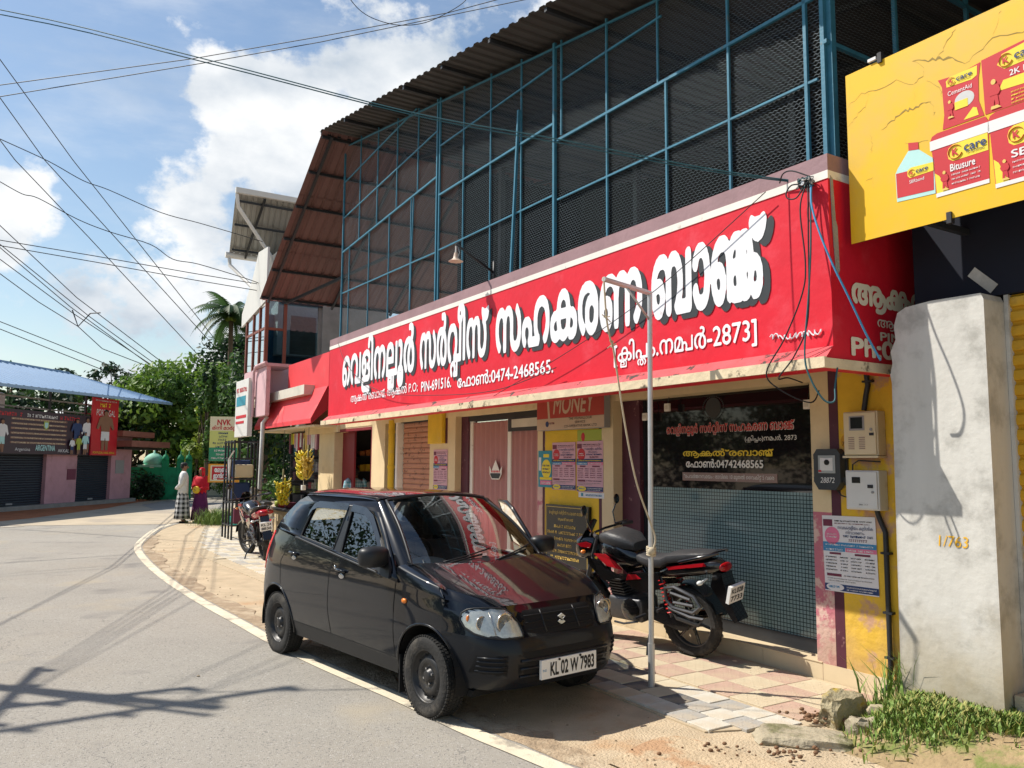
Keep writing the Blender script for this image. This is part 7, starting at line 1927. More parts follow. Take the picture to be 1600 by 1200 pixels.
def motorcycle(label, loc, heading, lean, plate_a, plate_b, tail_m, cover, steer=R(16)):
    t = thing('motorcycle', label, 'motorcycle', loc, 0, None); t.rotation_euler = (lean, 0, heading)
    def P(name, m, mb, par=t, smooth=True, ang=45): return mb.build(name, m, par, smooth, ang)
    def wheel(w):
        o = bpy.data.objects.new('wheel', None); COL.objects.link(o); o.parent = t
        a = MB(); a.lathe([(.225, -w * .6), (.25, -w), (.285, -w), (.303, -w * .6), (.309, 0), (.303, w * .6), (.285, w), (.25, w), (.225, w * .6)], axis='y', n=32, cap=False); ty = P('tyre', 'tyre_rubber', a, o)
        tb = MB()
        for k in range(36):
            a_ = 2 * math.pi * k / 36
            for q in (-1, 1): c, s = math.cos(a_ + q * .05), math.sin(a_ + q * .05); tb.beam((.304 * c, q * .008, .304 * s), (.297 * c, q * w * .72, .297 * s), .022, .012, (c, 0, s))
        tag(P('tread_blocks', 'tyre_rubber', tb, ty, False), kind='stuff')
        a = MB(); a.lathe([(.232, -w * .5), (.215, -w * .45), (.208, 0), (.215, w * .45), (.232, w * .5)], axis='y', n=28, cap=False); P('rim', 'engine_metal', a, o)
        for k in range(6): a_ = k * math.pi / 3; a = MB(); a.tube([(.03 * math.cos(a_), 0, .03 * math.sin(a_)), (.215 * math.cos(a_ + .2), 0, .215 * math.sin(a_ + .2))], [.016, .012], 6); P('spoke', 'bike_black', a, o)
        a = MB(); a.cyl((0, -.07, 0), (0, .07, 0), .05, 16); a.lathe([(.07, -.035), (.075, 0), (.07, .035)], axis='y', n=16); P('hub', 'engine_metal', a, o)
        return o
    rw = wheel(.05); rw.location = (0, 0, .309)
    st = bpy.data.objects.new('fork_assembly', None); COL.objects.link(st); st.parent = t; st.location = (.98, 0, .95); st.rotation_euler = (0, 0, steer)
    fwl = wheel(.042); fwl.parent = st; fwl.location = (.27, 0, -.641)
    for y in (-.085, .085): a = MB(); a.tube([(.27, y, -.64), (.13, y, -.28), (0, y, .06)], [.024, .024, .018], 8); P('fork_leg', 'engine_metal', a, st)
    a = MB(); a.grid(lambda u, v: (.27 + .335 * math.cos(.3 + 2.3 * u), (2 * v - 1) * .065, -.64 + .335 * math.sin(.3 + 2.3 * u) - .02 * (2 * v - 1) ** 2), 14, 4); P('front_mudguard', 'bike_black', a, st)
    a = MB(); a.tube([(-.14, .37, .10), (-.05, .26, .10), (.02, .10, .09), (.02, -.10, .09), (-.05, -.26, .10), (-.14, -.37, .10)], .012, 8); hb = P('handlebar', 'bike_black', a, st)
    for s in (-1, 1):
        a = MB(); a.tube([(-.15, s * .38, .10), (-.08, s * .29, .10)], .019, 8); P('grip', 'seat_vinyl', a, hb); a = MB(); a.tube([(-.02, s * .26, .11), (-.09, s * .40, .12)], .007, 6); P('lever', 'engine_metal', a, hb)
        a = MB(); a.tube([(-.03, s * .24, .11), (.0, s * .27, .22), (-.02, s * .32, .30)], .006, 6); ms = P('mirror_stem', 'bike_black', a, hb); a = MB(); a.ball((-.02, s * .34, .34), (.018, .055, .05), 12, 8); P('mirror', 'bike_black', a, ms)
    a = MB(); loft(a, [(.06, 0, -.06, .09, .10), (.16, 0, -.06, .115, .13), (.24, 0, -.07, .10, .11), (.28, 0, -.09, .05, .06)]); P('headlamp_cowl', 'bike_black', a, st)
    a = MB(); a.ball((.25, 0, -.09), (.035, .075, .065), 12, 8); P('headlamp', 'clear_lens', a, st)
    a = MB(); a.grid(lambda u, v: (.20 - .12 * v, (2 * u - 1) * (.11 - .03 * v), .03 + .17 * v - .03 * (2 * u - 1) ** 2), 8, 4); P('windshield', 'bike_black', a, st)
    for s in (-1, 1):
        a = MB(); a.prism([(.08, -.06), (.18, -.05), (.22, -.02), (.12, .0), (.06, -.02)], lambda u, v, w: (u, s * (.118 + w), v), .006); P('cowl_flash', 'bike_red', a, st, False); a = MB(); a.ball((.12, s * .19, -.08), (.025, .03, .018), 8, 6); P('indicator', 'lamp_amber', a, st)
    a = MB(); loft(a, [(.44, 0, .80, .07, .05), (.52, 0, .82, .13, .09), (.66, 0, .86, .165, .125), (.80, 0, .88, .165, .13), (.92, 0, .87, .12, .11), (.98, 0, .84, .06, .07)]); tk = P('tank', 'bike_black', a)
    for s in (-1, 1):
        a = MB(); a.prism([(.60, .73), (.78, .75), (.95, .85), (.80, .86), (.68, .80)], lambda u, v, w: (u, s * (.168 + w - .06 * max(0, u - .82)), v), .012); P('tank_flash', 'bike_red', a, tk, False)
        a = MB(); a.prism([(.62, .66), (.84, .60), (1.02, .74), (1.04, .82), (.88, .78), (.80, .715)], lambda u, v, w: (u, s * (.15 + w), v), .03); P('tank_shroud', 'bike_black', a, tk, False)
        a = MB(); a.prism([(.16, .60), (.44, .54), (.60, .60), (.54, .70), (.20, .74)], lambda u, v, w: (u, s * (.12 + w), v), .03); sp_ = P('side_panel', 'bike_black', a, t, False); a = MB(); a.prism([(.40, .665), (.58, .635), (.56, .69), (.46, .70)], lambda u, v, w: (u, s * (.152 + w), v), .004); P('panel_flash', 'bike_red', a, sp_, False)
    if cover: a = MB(); loft(a, [(.50, 0, .93, .10, .04), (.60, 0, .97, .16, .07), (.78, 0, 1.0, .17, .075), (.90, 0, .99, .13, .05)], pw=3.5); P('tank_cover', 'seat_vinyl', a)
    a = MB(); loft(a, [(-.32, 0, .925, .05, .018), (-.26, 0, .915, .11, .035), (-.10, 0, .895, .135, .045), (.10, 0, .865, .14, .05), (.18, 0, .825, .14, .055), (.34, 0, .81, .135, .055), (.48, 0, .83, .10, .05), (.54, 0, .85, .05, .03)], pw=3); P('seat', 'seat_vinyl', a)
    a = MB(); loft(a, [(-.42, 0, .83, .05, .035), (-.36, 0, .83, .09, .06), (-.15, 0, .80, .115, .075), (.12, 0, .75, .12, .07), (.22, 0, .72, .10, .05)]); tc_ = P('tail_cowl', tail_m, a)
    for s in (-1, 1):
        a = MB(); a.prism([(-.30, .84), (.10, .77), (.12, .795), (-.28, .865)], lambda u, v, w: (u, s * (.108 + w), v), .012); P('tail_flash', 'bike_red', a, tc_, False)
        a = MB(); a.tube([(-.05, s * .15, .86), (-.20, s * .16, .90), (-.36, s * .13, .94), (-.40, s * .06, .95)], .014, 8); P('grab_rail', 'bike_black', a)
        a = MB(); a.tube([(-.26, s * .06, .72), (-.27, s * .15, .71)], .01, 6); a.ball((-.27, s * .175, .71), (.025, .035, .02), 10, 6); P('indicator', 'clear_lens', a)
        a = MB(); P0 = Vector((.10, s * .135, .36)); P1 = Vector((.20, s * .12, .70)); a.tube([P0.lerp(P1, k / 70) + Vector((math.cos(k * .9) * .028, math.sin(k * .9) * .028, 0)) for k in range(8, 66)], .006, 5); P('shock_spring', 'spring_red', a); a = MB(); a.tube([P0, P1], .014, 8); P('shock_rod', 'engine_metal', a)
        a = MB(); a.tube([(0, s * .09, .309), (.40, s * .08, .36)], [.024, .028], 8); P('swing_arm', 'engine_metal', a); a = MB(); a.tube([(.42, s * .12, .33), (.42, s * .27, .33)], .016, 8); P('footpeg', 'seat_vinyl', a); a = MB(); a.tube([(.20, s * .13, .42), (.19, s * .22, .42)], .014, 8); P('footpeg', 'seat_vinyl', a)
    a = MB(); a.ball((-.42, 0, .825), (.03, .085, .04), 12, 8); P('tail_lamp', 'red_lens', a)
    a = MB(); a.prism([(-.34, .80), (-.42, .78), (-.47, .56), (-.54, .40), (-.50, .38), (-.40, .52), (-.30, .66)], lambda u, v, w: (u, -.075 + w, v), .15); rfd = P('rear_fender', 'bike_black', a, t, False)
    a = MB(); a.grid(lambda u, v: (.0 + .345 * math.cos(1.2 + 1.6 * u), (2 * v - 1) * .08, .309 + .345 * math.sin(1.2 + 1.6 * u)), 12, 2); P('inner_mudguard', 'bike_black', a)
    a = MB(); a.box(-.03, .0, -.10, .10, -.075, .075); pl = a.build('number_plate', 'plate_white', t); pl.location = (-.475, 0, .62); pl.rotation_euler = (0, R(-17), 0)
    for s_, z in ((plate_a, .012), (plate_b, -.055)): o = link('lettering', text_mesh('lettering', s_, .165, .062, .04, 32), 'plate_ink', pl, loc=(-.0325, .083, z)); o.rotation_euler = (0, 0, -math.pi / 2)
    a = MB(); a.cbox(.46, .86, -.13, .13, .24, .46, .03); P('crankcase', 'engine_metal', a); a = MB(); a.lathe([(.10, 0), (.095, .03), (.06, .045), (0, .05)], (.58, .13, .36), 'y', 18); P('engine_cover', 'bike_black', a)
    for k in range(6): a = MB(); a.box(.66 + .01 * k, .84 + .01 * k, -.10, .10, .47 + .025 * k, .482 + .025 * k); P('cooling_fin', 'engine_metal', a, t, False)
    a = MB(); a.tube([(.86, 0, .30), (.92, 0, .55), (.96, 0, .80)], .024, 8); a.tube([(.45, 0, .28), (.40, 0, .55), (.50, 0, .74), (.96, 0, .80)], .02, 8); P('frame', 'bike_black', a)
    a = MB(); a.tube([(.86, -.06, .45), (.90, -.08, .30), (.75, -.12, .22), (.40, -.15, .24), (.25, -.16, .27)], .018, 8); ep = P('exhaust_pipe', 'engine_metal', a); a = MB(); a.tube([(.25, -.17, .27), (.18, -.175, .28), (-.22, -.19, .38)], [.025, .045, .042], 12); P('silencer', 'bike_black', a, ep)
    a = MB(); a.prism([(.36, .30), (.38, .42), (.02, .38), (-.06, .34), (-.04, .26), (.04, .24)], lambda u, v, w: (u, .095 + w, v), .02); P('chain_cover', 'bike_black', a, t, False)
    for lp_ in ([(.12, .62), (.02, .64), (-.18, .58), (-.24, .50), (-.16, .44), (.06, .46), (.12, .52)], [(.06, .585), (-.14, .55), (-.17, .50), (.04, .505)], [(.10, .45), (-.12, .40), (-.26, .40), (-.20, .34), (.02, .37)]):
        a = MB(); a.tube([(u, .165, v) for u, v in lp_], .016, 6, closed=True); P('saree_guard', 'engine_metal', a)
    a = MB(); a.tube([(.36, .10, .28), (.30, .26, .12), (.28, .315, .0)], [.014, .012, .012], 8); a.box(.24, .32, .30, .345, -.012, .006); P('side_stand', 'bike_black', a)
    a = MB(); a.tube([(.50, .14, .26), (.62, .20, .24), (.70, .24, .26)], .01, 6); P('gear_lever', 'engine_metal', a)
    return t
motorcycle('black and red motorcycle parked on its stand before the bank window', (1.62, 7.27, .024), R(130), R(-8), 'KL02B', '7733', 'bike_black', True)
motorcycle('motorcycle with dark red tail parked beside the fruit shop counter', (-4.22, 14.1, .022), R(117), R(-9), 'KL 24', '8836', 'bike_red', False)
# scooter behind the rack
sct = thing('scooter', 'white scooter standing behind the black display rack', 'scooter', (-5.35, 17.6, .022), R(125))
def SP(name, m, mb, par=sct, ang=45): return mb.build(name, m, par, True, ang)
for x in (0, 1.22):
    a = MB(); a.lathe([(.12, -.045), (.19, -.05), (.225, -.025), (.228, 0), (.225, .025), (.19, .05), (.12, .045)], (x, 0, .228), 'y', 24, cap=False); w_ = SP('wheel', 'tyre_rubber', a); a = MB(); a.lathe([(.125, -.04), (.05, -.03), (0, -.04)], (x, 0, .228), 'y', 20, cap=False); SP('rim', 'engine_metal', a, w_)
mat('scooter_white', (.72, .71, .68), .25, .03, 5, coat=.6)
a = MB(); loft(a, [(-.35, 0, .62, .08, .10), (-.2, 0, .60, .17, .16), (.1, 0, .58, .18, .17), (.35, 0, .50, .15, .15), (.45, 0, .42, .10, .08)]); SP('body', 'scooter_white', a)
a = MB(); loft(a, [(-.30, 0, .79, .10, .04), (0, 0, .80, .15, .05), (.36, 0, .77, .12, .05)]); SP('seat', 'seat_vinyl', a)
a = MB(); a.grid(lambda u, v: (1.02 - .18 * v + .10 * (1 - (2 * u - 1) ** 2), (2 * u - 1) * (.20 + .06 * math.sin(math.pi * v)), .28 + .66 * v), 10, 8); ap = SP('apron', 'scooter_white', a); q_ = ap.modifiers.new('thick', 'SOLIDIFY'); q_.thickness = .05
a = MB(); loft(a, [(.74, 0, 1.0, .06, .05), (.84, 0, 1.02, .16, .09), (.93, 0, 1.0, .10, .07)]); SP('handlebar_cowl', 'scooter_white', a); a = MB(); a.tube([(.78, .34, 1.03), (.84, 0, 1.05), (.78, -.34, 1.03)], .015, 8); SP('handlebar', 'bike_black', a); a = MB(); a.box(.4, .92, -.17, .17, .24, .29); a.build('floorboard', 'bike_black', sct)
a = MB(); a.tube([(1.22, 0, .228), (1.0, 0, .9)], .03, 8); SP('steering_stem', 'engine_metal', a); a = MB(); a.ball((-.38, 0, .63), (.03, .1, .05), 10, 6); SP('tail_lamp', 'red_lens', a)
# ------------------------------------------------------------------ people
def plaid(name, a, b, k):
    m = bpy.data.materials.new(name); m.use_nodes = True; t = m.node_tree; L = t.links.new; bs = t.nodes['Principled BSDF']; bs.inputs['Roughness'].default_value = .9
    tc = t.nodes.new('ShaderNodeTexCoord'); sp = t.nodes.new('ShaderNodeSeparateXYZ'); L(tc.outputs['Object'], sp.inputs[0])
    def M(op, x, y=None):
        n = t.nodes.new('ShaderNodeMath'); n.operation = op
        for i, v in enumerate((x, y)):
            if v is None: continue
            if isinstance(v, (int, float)): n.inputs[i].default_value = v
            else: L(v, n.inputs[i])
        return n.outputs[0]
    ang = M('MULTIPLY', M('ARCTAN2', sp.outputs['Y'], sp.outputs['X']), .2 * k)
    s1 = M('GREATER_THAN', M('FRACT', ang), .5); s2 = M('GREATER_THAN', M('FRACT', M('MULTIPLY', sp.outputs['Z'], k)), .5)
    f = M('MULTIPLY', M('ADD', s1, s2), .5); mx = t.nodes.new('ShaderNodeMix'); mx.data_type = 'RGBA'; L(f, mx.inputs['Factor']); mx.inputs['A'].default_value = (*a, 1); mx.inputs['B'].default_value = (*b, 1); L(mx.outputs['Result'], bs.inputs['Base Color']); MAT[name] = m
plaid('plaid_black', (.012, .014, .016), (.55, .55, .54), 8); plaid('plaid_blue', (.10, .32, .40), (.45, .62, .66), 14)
mat('shirt_white', (.66, .65, .64), .9, .08, 8); mat('shawl_red', (.50, .008, .025), .85, .15, 8); mat('skirt_purple', (.11, .012, .085), .85, .2, 6); mat('bag_yellow', (.72, .48, .03), .6, .1, 8); mat('sandal', (.04, .03, .025), .7, .1, 8)
def skin_body(par, joints, edges, m='skin_brown'):
    me = bpy.data.meshes.new('body'); me.from_pydata([j[0] for j in joints], edges, []); o = link('body', me, m, par)
    md = o.modifiers.new('skin', 'SKIN'); sv = me.skin_vertices[0].data
    for i, j in enumerate(joints): sv[i].radius = (j[1], j[2] if len(j) > 2 else j[1])
    sv[0].use_root = True
    md.use_smooth_shade = True; sb = o.modifiers.new('sub', 'SUBSURF'); sb.levels = 2; sb.render_levels = 2
    return o
def person(label, loc, rz, H, armL, armR, kind):
    t = thing('person', label, 'person', loc, rz); k = H / 1.7
    S = lambda p: tuple(v * k for v in p)
    J = [((0, 0, .92), .12, .09), ((0, 0, 1.18), .12, .09), ((0, 0, 1.38), .13, .085), ((0, 0, 1.47), .05), ((0, .015, 1.55), .062, .075), ((0, .02, 1.64), .072, .085), ((0, .015, 1.69), .05, .06),
         ((.10, 0, .86), .085), ((.10, .01, .48), .058), ((.10, -.01, .08), .038), ((.10, .12, .03), .032), ((-.10, 0, .86), .085), ((-.10, .01, .48), .058), ((-.10, -.01, .08), .038), ((-.10, .12, .03), .032)]
    E = [(0, 1), (1, 2), (2, 3), (3, 4), (4, 5), (5, 6), (0, 7), (7, 8), (8, 9), (9, 10), (0, 11), (11, 12), (12, 13), (13, 14)]
    for s, arm in ((1, armL), (-1, armR)):
        b = len(J); J.append(((s * .19, 0, 1.40), .055)); E.append((2, b))
        for q, (p, r) in enumerate(zip(arm, (.045, .033, .026, .014))): J.append((p, r)); E.append((b + q, b + q + 1))
        hand = b + len(arm)
        hp = Vector(arm[-1]); dv = (hp - Vector(arm[-2])).normalized()
        J[hand] = (arm[-1], .022, .035)
        for f in range(4):
            off = Vector((0, (f - 1.5) * .017, 0)); n_ = len(J); J.append((tuple(hp + dv * (.08 + .01 * (1 - abs(f - 1.5))) + off), .007)); E.append((hand, n_))
        n_ = len(J); J.append((tuple(hp + dv * .04 + Vector((-s * .04, .02, 0))), .008)); E.append((hand, n_))
    skin_body(t, [(S(j[0]),) + tuple(r * k for r in j[1:]) for j in J], E, 'skin_dark' if kind == 'inside' else 'skin_brown')
    def cl(name, m, secs, n=22, wob=0.0, nf=9):
        mb = MB(); vs = []
        for z, rx, ry in secs:
            for q in range(n * 2):
                a = math.pi * q / n; w = 1 + wob * math.sin(nf * a + z * 3) * max(0, min(1, (1.1 - z) * 1.4)); vs.append((rx * k * w * math.cos(a), ry * k * w * math.sin(a), z * k))
        N = 2 * n; mb.add(vs, [(i * N + q, i * N + (q + 1) % N, (i + 1) * N + (q + 1) % N, (i + 1) * N + q) for i in range(len(secs) - 1) for q in range(N)]); o = mb.build(name, m, t, True); q_ = o.modifiers.new('thick', 'SOLIDIFY'); q_.thickness = .008; return o
    def sleeve(name, m, s, arm, upto=2):
        P = [(s * .15, 0, 1.415)] + [(s * .20, 0, 1.38)] + [tuple(Vector(p)) for p in arm[:upto]]; mb = MB(); mb.tube([S(p) for p in P], [.075 * k, .078 * k] + [.064 * k, .055 * k][:upto], 12); mb.build(name, m, t, True)
    def face(z=1.60):
        for s in (-1, 1):
            e = MB(); e.ball(S((s * .03, .098, z + .015)), .009 * k, 8, 6); e.build('eye', 'hair_black', t, True); e = MB(); e.ball(S((s * .078, .01, z)), (.012 * k, .02 * k, .03 * k), 8, 6); e.build('ear', 'skin_brown', t, True)
        e = MB(); e.ball(S((0, .11, z - .015)), (.014 * k, .02 * k, .022 * k), 8, 6); e.build('nose', 'skin_brown', t, True); e = MB(); e.ball(S((0, .098, z - .052)), (.026 * k, .008 * k, .008 * k), 8, 6); e.build('mouth', 'ink_maroon', t, True)
    face()
    for s in (-1, 1): e = MB(); e.cbox(k * (s * .10 - .045), k * (s * .10 + .045), -.07 * k, .18 * k, .0, .03, .01); e.build('sandal', 'sandal', t)
    if kind in ('man', 'inside'):
        h = MB(); h.ball(S((0, -.005, 1.655)), (.088 * k, .10 * k, .075 * k), 16, 10); h.ball(S((0, -.045, 1.61)), (.082 * k, .06 * k, .075 * k), 12, 8); h.build('hair', 'hair_black', t, True)
        m = 'shirt_white' if kind == 'man' else 'plaid_blue'
        cl('shirt', m, [(.80, .185, .145), (.95, .18, .14), (1.15, .185, .135), (1.32, .205, .13), (1.41, .17, .10), (1.455, .075, .07), (1.47, .065, .065)]); sleeve('sleeve', m, 1, armL, 2); sleeve('sleeve', m, -1, armR, 2)
        cl('lungi', 'plaid_black', [(.10, .27, .22), (.3, .25, .2), (.55, .225, .18), (.8, .19, .15), (.97, .165, .13)], wob=.06)
    else:
        cl('blouse', 'shawl_red', [(.88, .19, .15), (1.1, .175, .14), (1.32, .195, .13), (1.42, .15, .1)]); sleeve('sleeve', 'shawl_red', 1, armL, 2); sleeve('sleeve', 'shawl_red', -1, armR, 2)
        cl('shawl', 'shawl_red', [(1.02, .27, .20), (1.2, .25, .19), (1.36, .225, .16), (1.44, .14, .12)], wob=.03, nf=7)
        h = MB(); h.grid(lambda u, v: S(((.098 * math.cos(math.pi * (.5 + (u - .5) * 1.55) + math.pi) * -1) * (1 - .25 * v), -.015 - .112 * math.sin(math.pi * (.5 + (u - .5) * 1.55)) * -1 * -1, 1.42 + .29 * math.sin(v * math.pi / 2))), 18, 8); h.build('headscarf', 'shawl_red', t, True)
        h = MB(); h.ball(S((0, -.02, 1.645)), (.092 * k, .095 * k, .09 * k), 14, 10); h.build('scarf_crown', 'shawl_red', t, True)
        cl('skirt', 'skirt_purple', [(.06, .29, .25), (.3, .265, .22), (.6, .235, .19), (.85, .2, .155), (1.0, .175, .14)], wob=.06)
        b = MB(); b.ball(S((.0, .24, 1.02)), (.13 * k, .07 * k, .12 * k), 12, 8); b.build('cloth_bundle', 'bag_yellow', t, True)
    return t
person('person in white shirt and black checked lungi standing at the road edge', (-9.18, 22.75, .012), R(-70), 1.64, [(.24, -.04, 1.12), (.10, -.17, .98), (.02, -.19, .97)], [(-.25, .0, 1.12), (-.24, .06, .88), (-.24, .09, .80)], 'man')
person('person in red shawl and long purple skirt holding a yellow bundle', (-8.78, 23.0, .012), R(-195), 1.50, [(.25, .03, 1.14), (.13, .20, 1.06), (.06, .26, 1.04)], [(-.25, .03, 1.14), (-.13, .20, 1.04), (-.06, .26, 1.02)], 'woman')
q = fw(-11.05, .30, .05)
person('person in blue checked shirt standing in the maroon doorway', (q[0], q[1], .147), R(30), 1.44, [(.24, .03, 1.14), (.22, .18, 1.0), (.20, .24, .98)], [(-.24, .03, 1.14), (-.22, .18, 1.0), (-.20, .24, .98)], 'inside')
# ------------------------------------------------------------------ flag pole with arm and rope
mat('galvanised', (.52, .52, .52), .45, .12, 8, metal=.55); mat('rope', (.52, .44, .31), .9, .15, 30)
fpn = thing('flag_pole', 'slim galvanised pole with a short arm and tied rope on the pavement', 'pole', (1.069, 6.286, .02))
m = MB(); m.cyl((0, 0, 0), (.018, 0, 3.03), .020, 12); m.cyl((0, 0, 0), (.002, 0, .32), .026, 12); m.build('shaft', 'galvanised', fpn, True, 40)
m = MB(); m.cyl((.018, 0, 3.02), (-.39, -.37, 3.045), .019, 10); arm = m.build('arm', 'galvanised', fpn, True, 40); m = MB(); m.cyl((.016, 0, 2.80), (-.19, -.19, 3.02), .009, 8); m.build('brace', 'galvanised', fpn, True)
rp_ = tag(MB().tube(smooth_pts([(.68, 5.92, 3.08), (.70, 5.93, 2.78), (.735, 5.98, 2.62), (.76, 6.0, 2.55), (.86, 6.08, 1.95), (.95, 6.16, 1.55), (1.065, 6.25, 1.25), (1.105, 6.26, 1.12), (1.075, 6.255, 1.02)], 6), .0075, 6).build('rope', 'rope', None, True), 'frayed rope hanging from the pole arm and knotted to the pole', 'rope')
m = MB()
for k in range(5): m.tube([(1.077 + .032 * math.cos(a), 6.286 + .032 * math.sin(a), 1.0 + .014 * k + .004 * math.sin(a)) for a in [2 * math.pi * j / 14 for j in range(14)]], .0075, 6, closed=True)
m.ball((1.075, 6.25, 1.03), (.03, .02, .03), 8, 6); m.build('knot', 'rope', rp_, True)
for z in (2.78, 2.58):
    m = MB(); zr_ = random.Random(int(z * 100)); c = Vector((.70, 5.94, z)) if z > 2.7 else Vector((.745, 5.985, z))
    for k in range(7): m.tube([c, c + Vector((zr_.uniform(-.04, .04), zr_.uniform(-.03, .03), zr_.uniform(-.04, .03)))], .004, 4)
    m.build('fray', 'rope', rp_)
# gooseneck lamp above the sign
lp = fthing('sign_lamp', 'small wall lamp with fluted shade on a black arm above the sign', 'lamp', -5.19, .0, 4.12)
upz(lp); m = MB(); m.cyl((0, .0, 0), (0, .0, .36), .02, 8); m.build('post', 'black_steel', lp, True); m = MB(); m.cyl((0, .0, .20), (0, -.60, .52), .017, 8); m.build('arm', 'black_steel', lp, True)
mat('lamp_shade', (.62, .48, .38), .4, .1, 10); m = MB(); n = 40; V = []; prof_ = [(.02, .40), (.03, .36), (.035, .325), (.06, .30), (.10, .278)]
for r_, z in prof_:
    for q in range(n): a = 2 * math.pi * q / n; rr_ = r_ * (1 + (.06 * math.sin(a * 10) if r_ > .05 else 0)); V.append((rr_ * math.cos(a), -.60 + rr_ * math.sin(a), z))
m.add(V, [(i * n + q, i * n + (q + 1) % n, (i + 1) * n + (q + 1) % n, (i + 1) * n + q) for i in range(len(prof_) - 1) for q in range(n)]); m.build('shade', 'lamp_shade', lp, True)
m = MB(); m.cyl((0, -.60, .30), (0, -.60, .49), .012, 8); m.build('holder', 'pvc_white', lp); m = MB(); m.tube([(0, -.58, .50), (.05, -.57, .40), (.05, -.60, .31)], .003, 5); m.build('chain', 'galvanised', lp)
# ------------------------------------------------------------------ loose cables at the parapet corner
def cable(label, pts, r=.006, m_='wire_black', group=None):
    m = MB(); m.tube(smooth_pts(pts, 6), r, 6); return upz(tag(m.build('cable', m_, None, True, None, fw(0, 0, 0), RZ), label, 'cable', group))
kn = fthing('cable_clamp', 'tangle of clamped cables at the parapet corner', 'clamp', .20, -.32, 3.92); upz(kn); zr_ = random.Random(8)
m = MB(); m.cyl((0, .06, 0), (0, -.02, 0), .02, 8); m.build('hook', 'galvanised', kn)
for k in range(10):
    m = MB(); P = [Vector((zr_.uniform(-.06, .08), zr_.uniform(-.03, .05), zr_.uniform(-.05, .05))) for _ in range(6)]; m.tube(smooth_pts(P, 5), .005, 5); m.build('twist', ['wire_black', 'wire_teal', 'ink_grey'][k % 3], kn, True)
cable('cable loop left of the cable tangle', [(.20, -.32, 3.91), (.10, -.34, 3.93), (.06, -.36, 3.87), (.08, -.36, 3.82), (.15, -.35, 3.81), (.20, -.33, 3.88)]); cable('cable loop arching above the cable tangle', [(-.05, -.30, 4.0), (.02, -.34, 4.05), (.12, -.35, 4.04), (.27, -.33, 3.95)])
cable('cable dropping from the parapet corner down to the lintel, leftmost', [(.22, -.32, 3.9), (.19, -.36, 3.7), (.24, -.38, 3.27), (.22, -.40, 3.02), (.05, -.41, 2.69), (-.133, -.42, 2.43), (-.065, -.34, 2.29), (.06, -.14, 2.19), (.0, .05, 2.3)])
cable('cable dropping from the parapet corner, second from the left', [(.24, -.32, 3.9), (.26, -.36, 3.5), (.25, -.38, 2.83), (.145, -.41, 2.55), (-.02, -.41, 2.38), (-.10, -.2, 2.40), (-.16, .05, 2.38)])
cable('teal cable dropping from the parapet corner and looping under the lip', [(.26, -.32, 3.9), (.28, -.36, 3.4), (.26, -.38, 3.0), (.24, -.42, 2.54), (.29, -.42, 2.34), (.37, -.38, 2.18), (.43, -.34, 2.17), (.41, -.3, 2.28), (.40, -.25, 2.43)], .007, 'wire_teal')
cable('grey blue cable swinging round the parapet corner to the side', [(.27, -.32, 3.88), (.30, -.36, 3.7), (.38, -.38, 3.46), (.47, -.36, 3.2), (.55, -.30, 2.95), (.62, -.2, 2.66), (.66, -.1, 2.47)], .008, 'ink_blue'); cable('thin taut cable crossing the sign diagonally to the corner', [(-4.6, -.34, 2.55), (-2.87, -.34, 2.96), (-1.515, -.33, 3.38), (-.18, -.32, 3.96)], .004)
cable('thin black cable sagging across the left half of the sign', [(-10.6, -.30, 4.0), (-10.2, -.31, 3.62), (-9.4, -.32, 3.2), (-8.2, -.33, 2.86), (-6.6, -.33, 2.70), (-4.6, -.34, 2.62), (-3.2, -.34, 2.78)], .005)
# ------------------------------------------------------------------ rubble and weeds at the right end
mat('moss_concrete', (.34, .29, .18), .95, .3, 8, bump=1.0, bscale=30, col2=(.40, .28, .04), c2scale=5, c2lo=.52, c2hi=.62)
boulder('concrete_lump', 'flat rounded concrete slab at the end of the pavement', 'rubble', (1.80, 5.16, -.05), (.52, .30, .10), 1, rz=R(-14), jag=.10)
boulder('concrete_lump', 'upright mossy concrete lump with yellow paint beside the weeds', 'rubble', (2.20, 5.50, -.03), (.34, .15, .22), 2, 'moss_concrete', R(34), jag=.14)
boulder('concrete_lump', 'rough grey rock lying before the mossy lump', 'rubble', (2.21, 5.20, -.02), (.17, .15, .14), 3)
boulder('concrete_lump', 'pale broken brick of plaster among the weeds', 'rubble', (2.44, 5.40, .06), (.22, .08, .08), 4, 'grey_plaster', R(-25), jag=.08)
boulder('concrete_lump', 'long flat concrete block lying in the grass below the pillar', 'rubble', (3.02, 5.20, .08), (.40, .17, .10), 5, rz=R(-16), jag=.08)
boulder('concrete_lump', 'small pale stone at the front edge of the grass', 'rubble', (2.52, 4.90, .0), (.09, .07, .05), 6, 'grey_plaster')
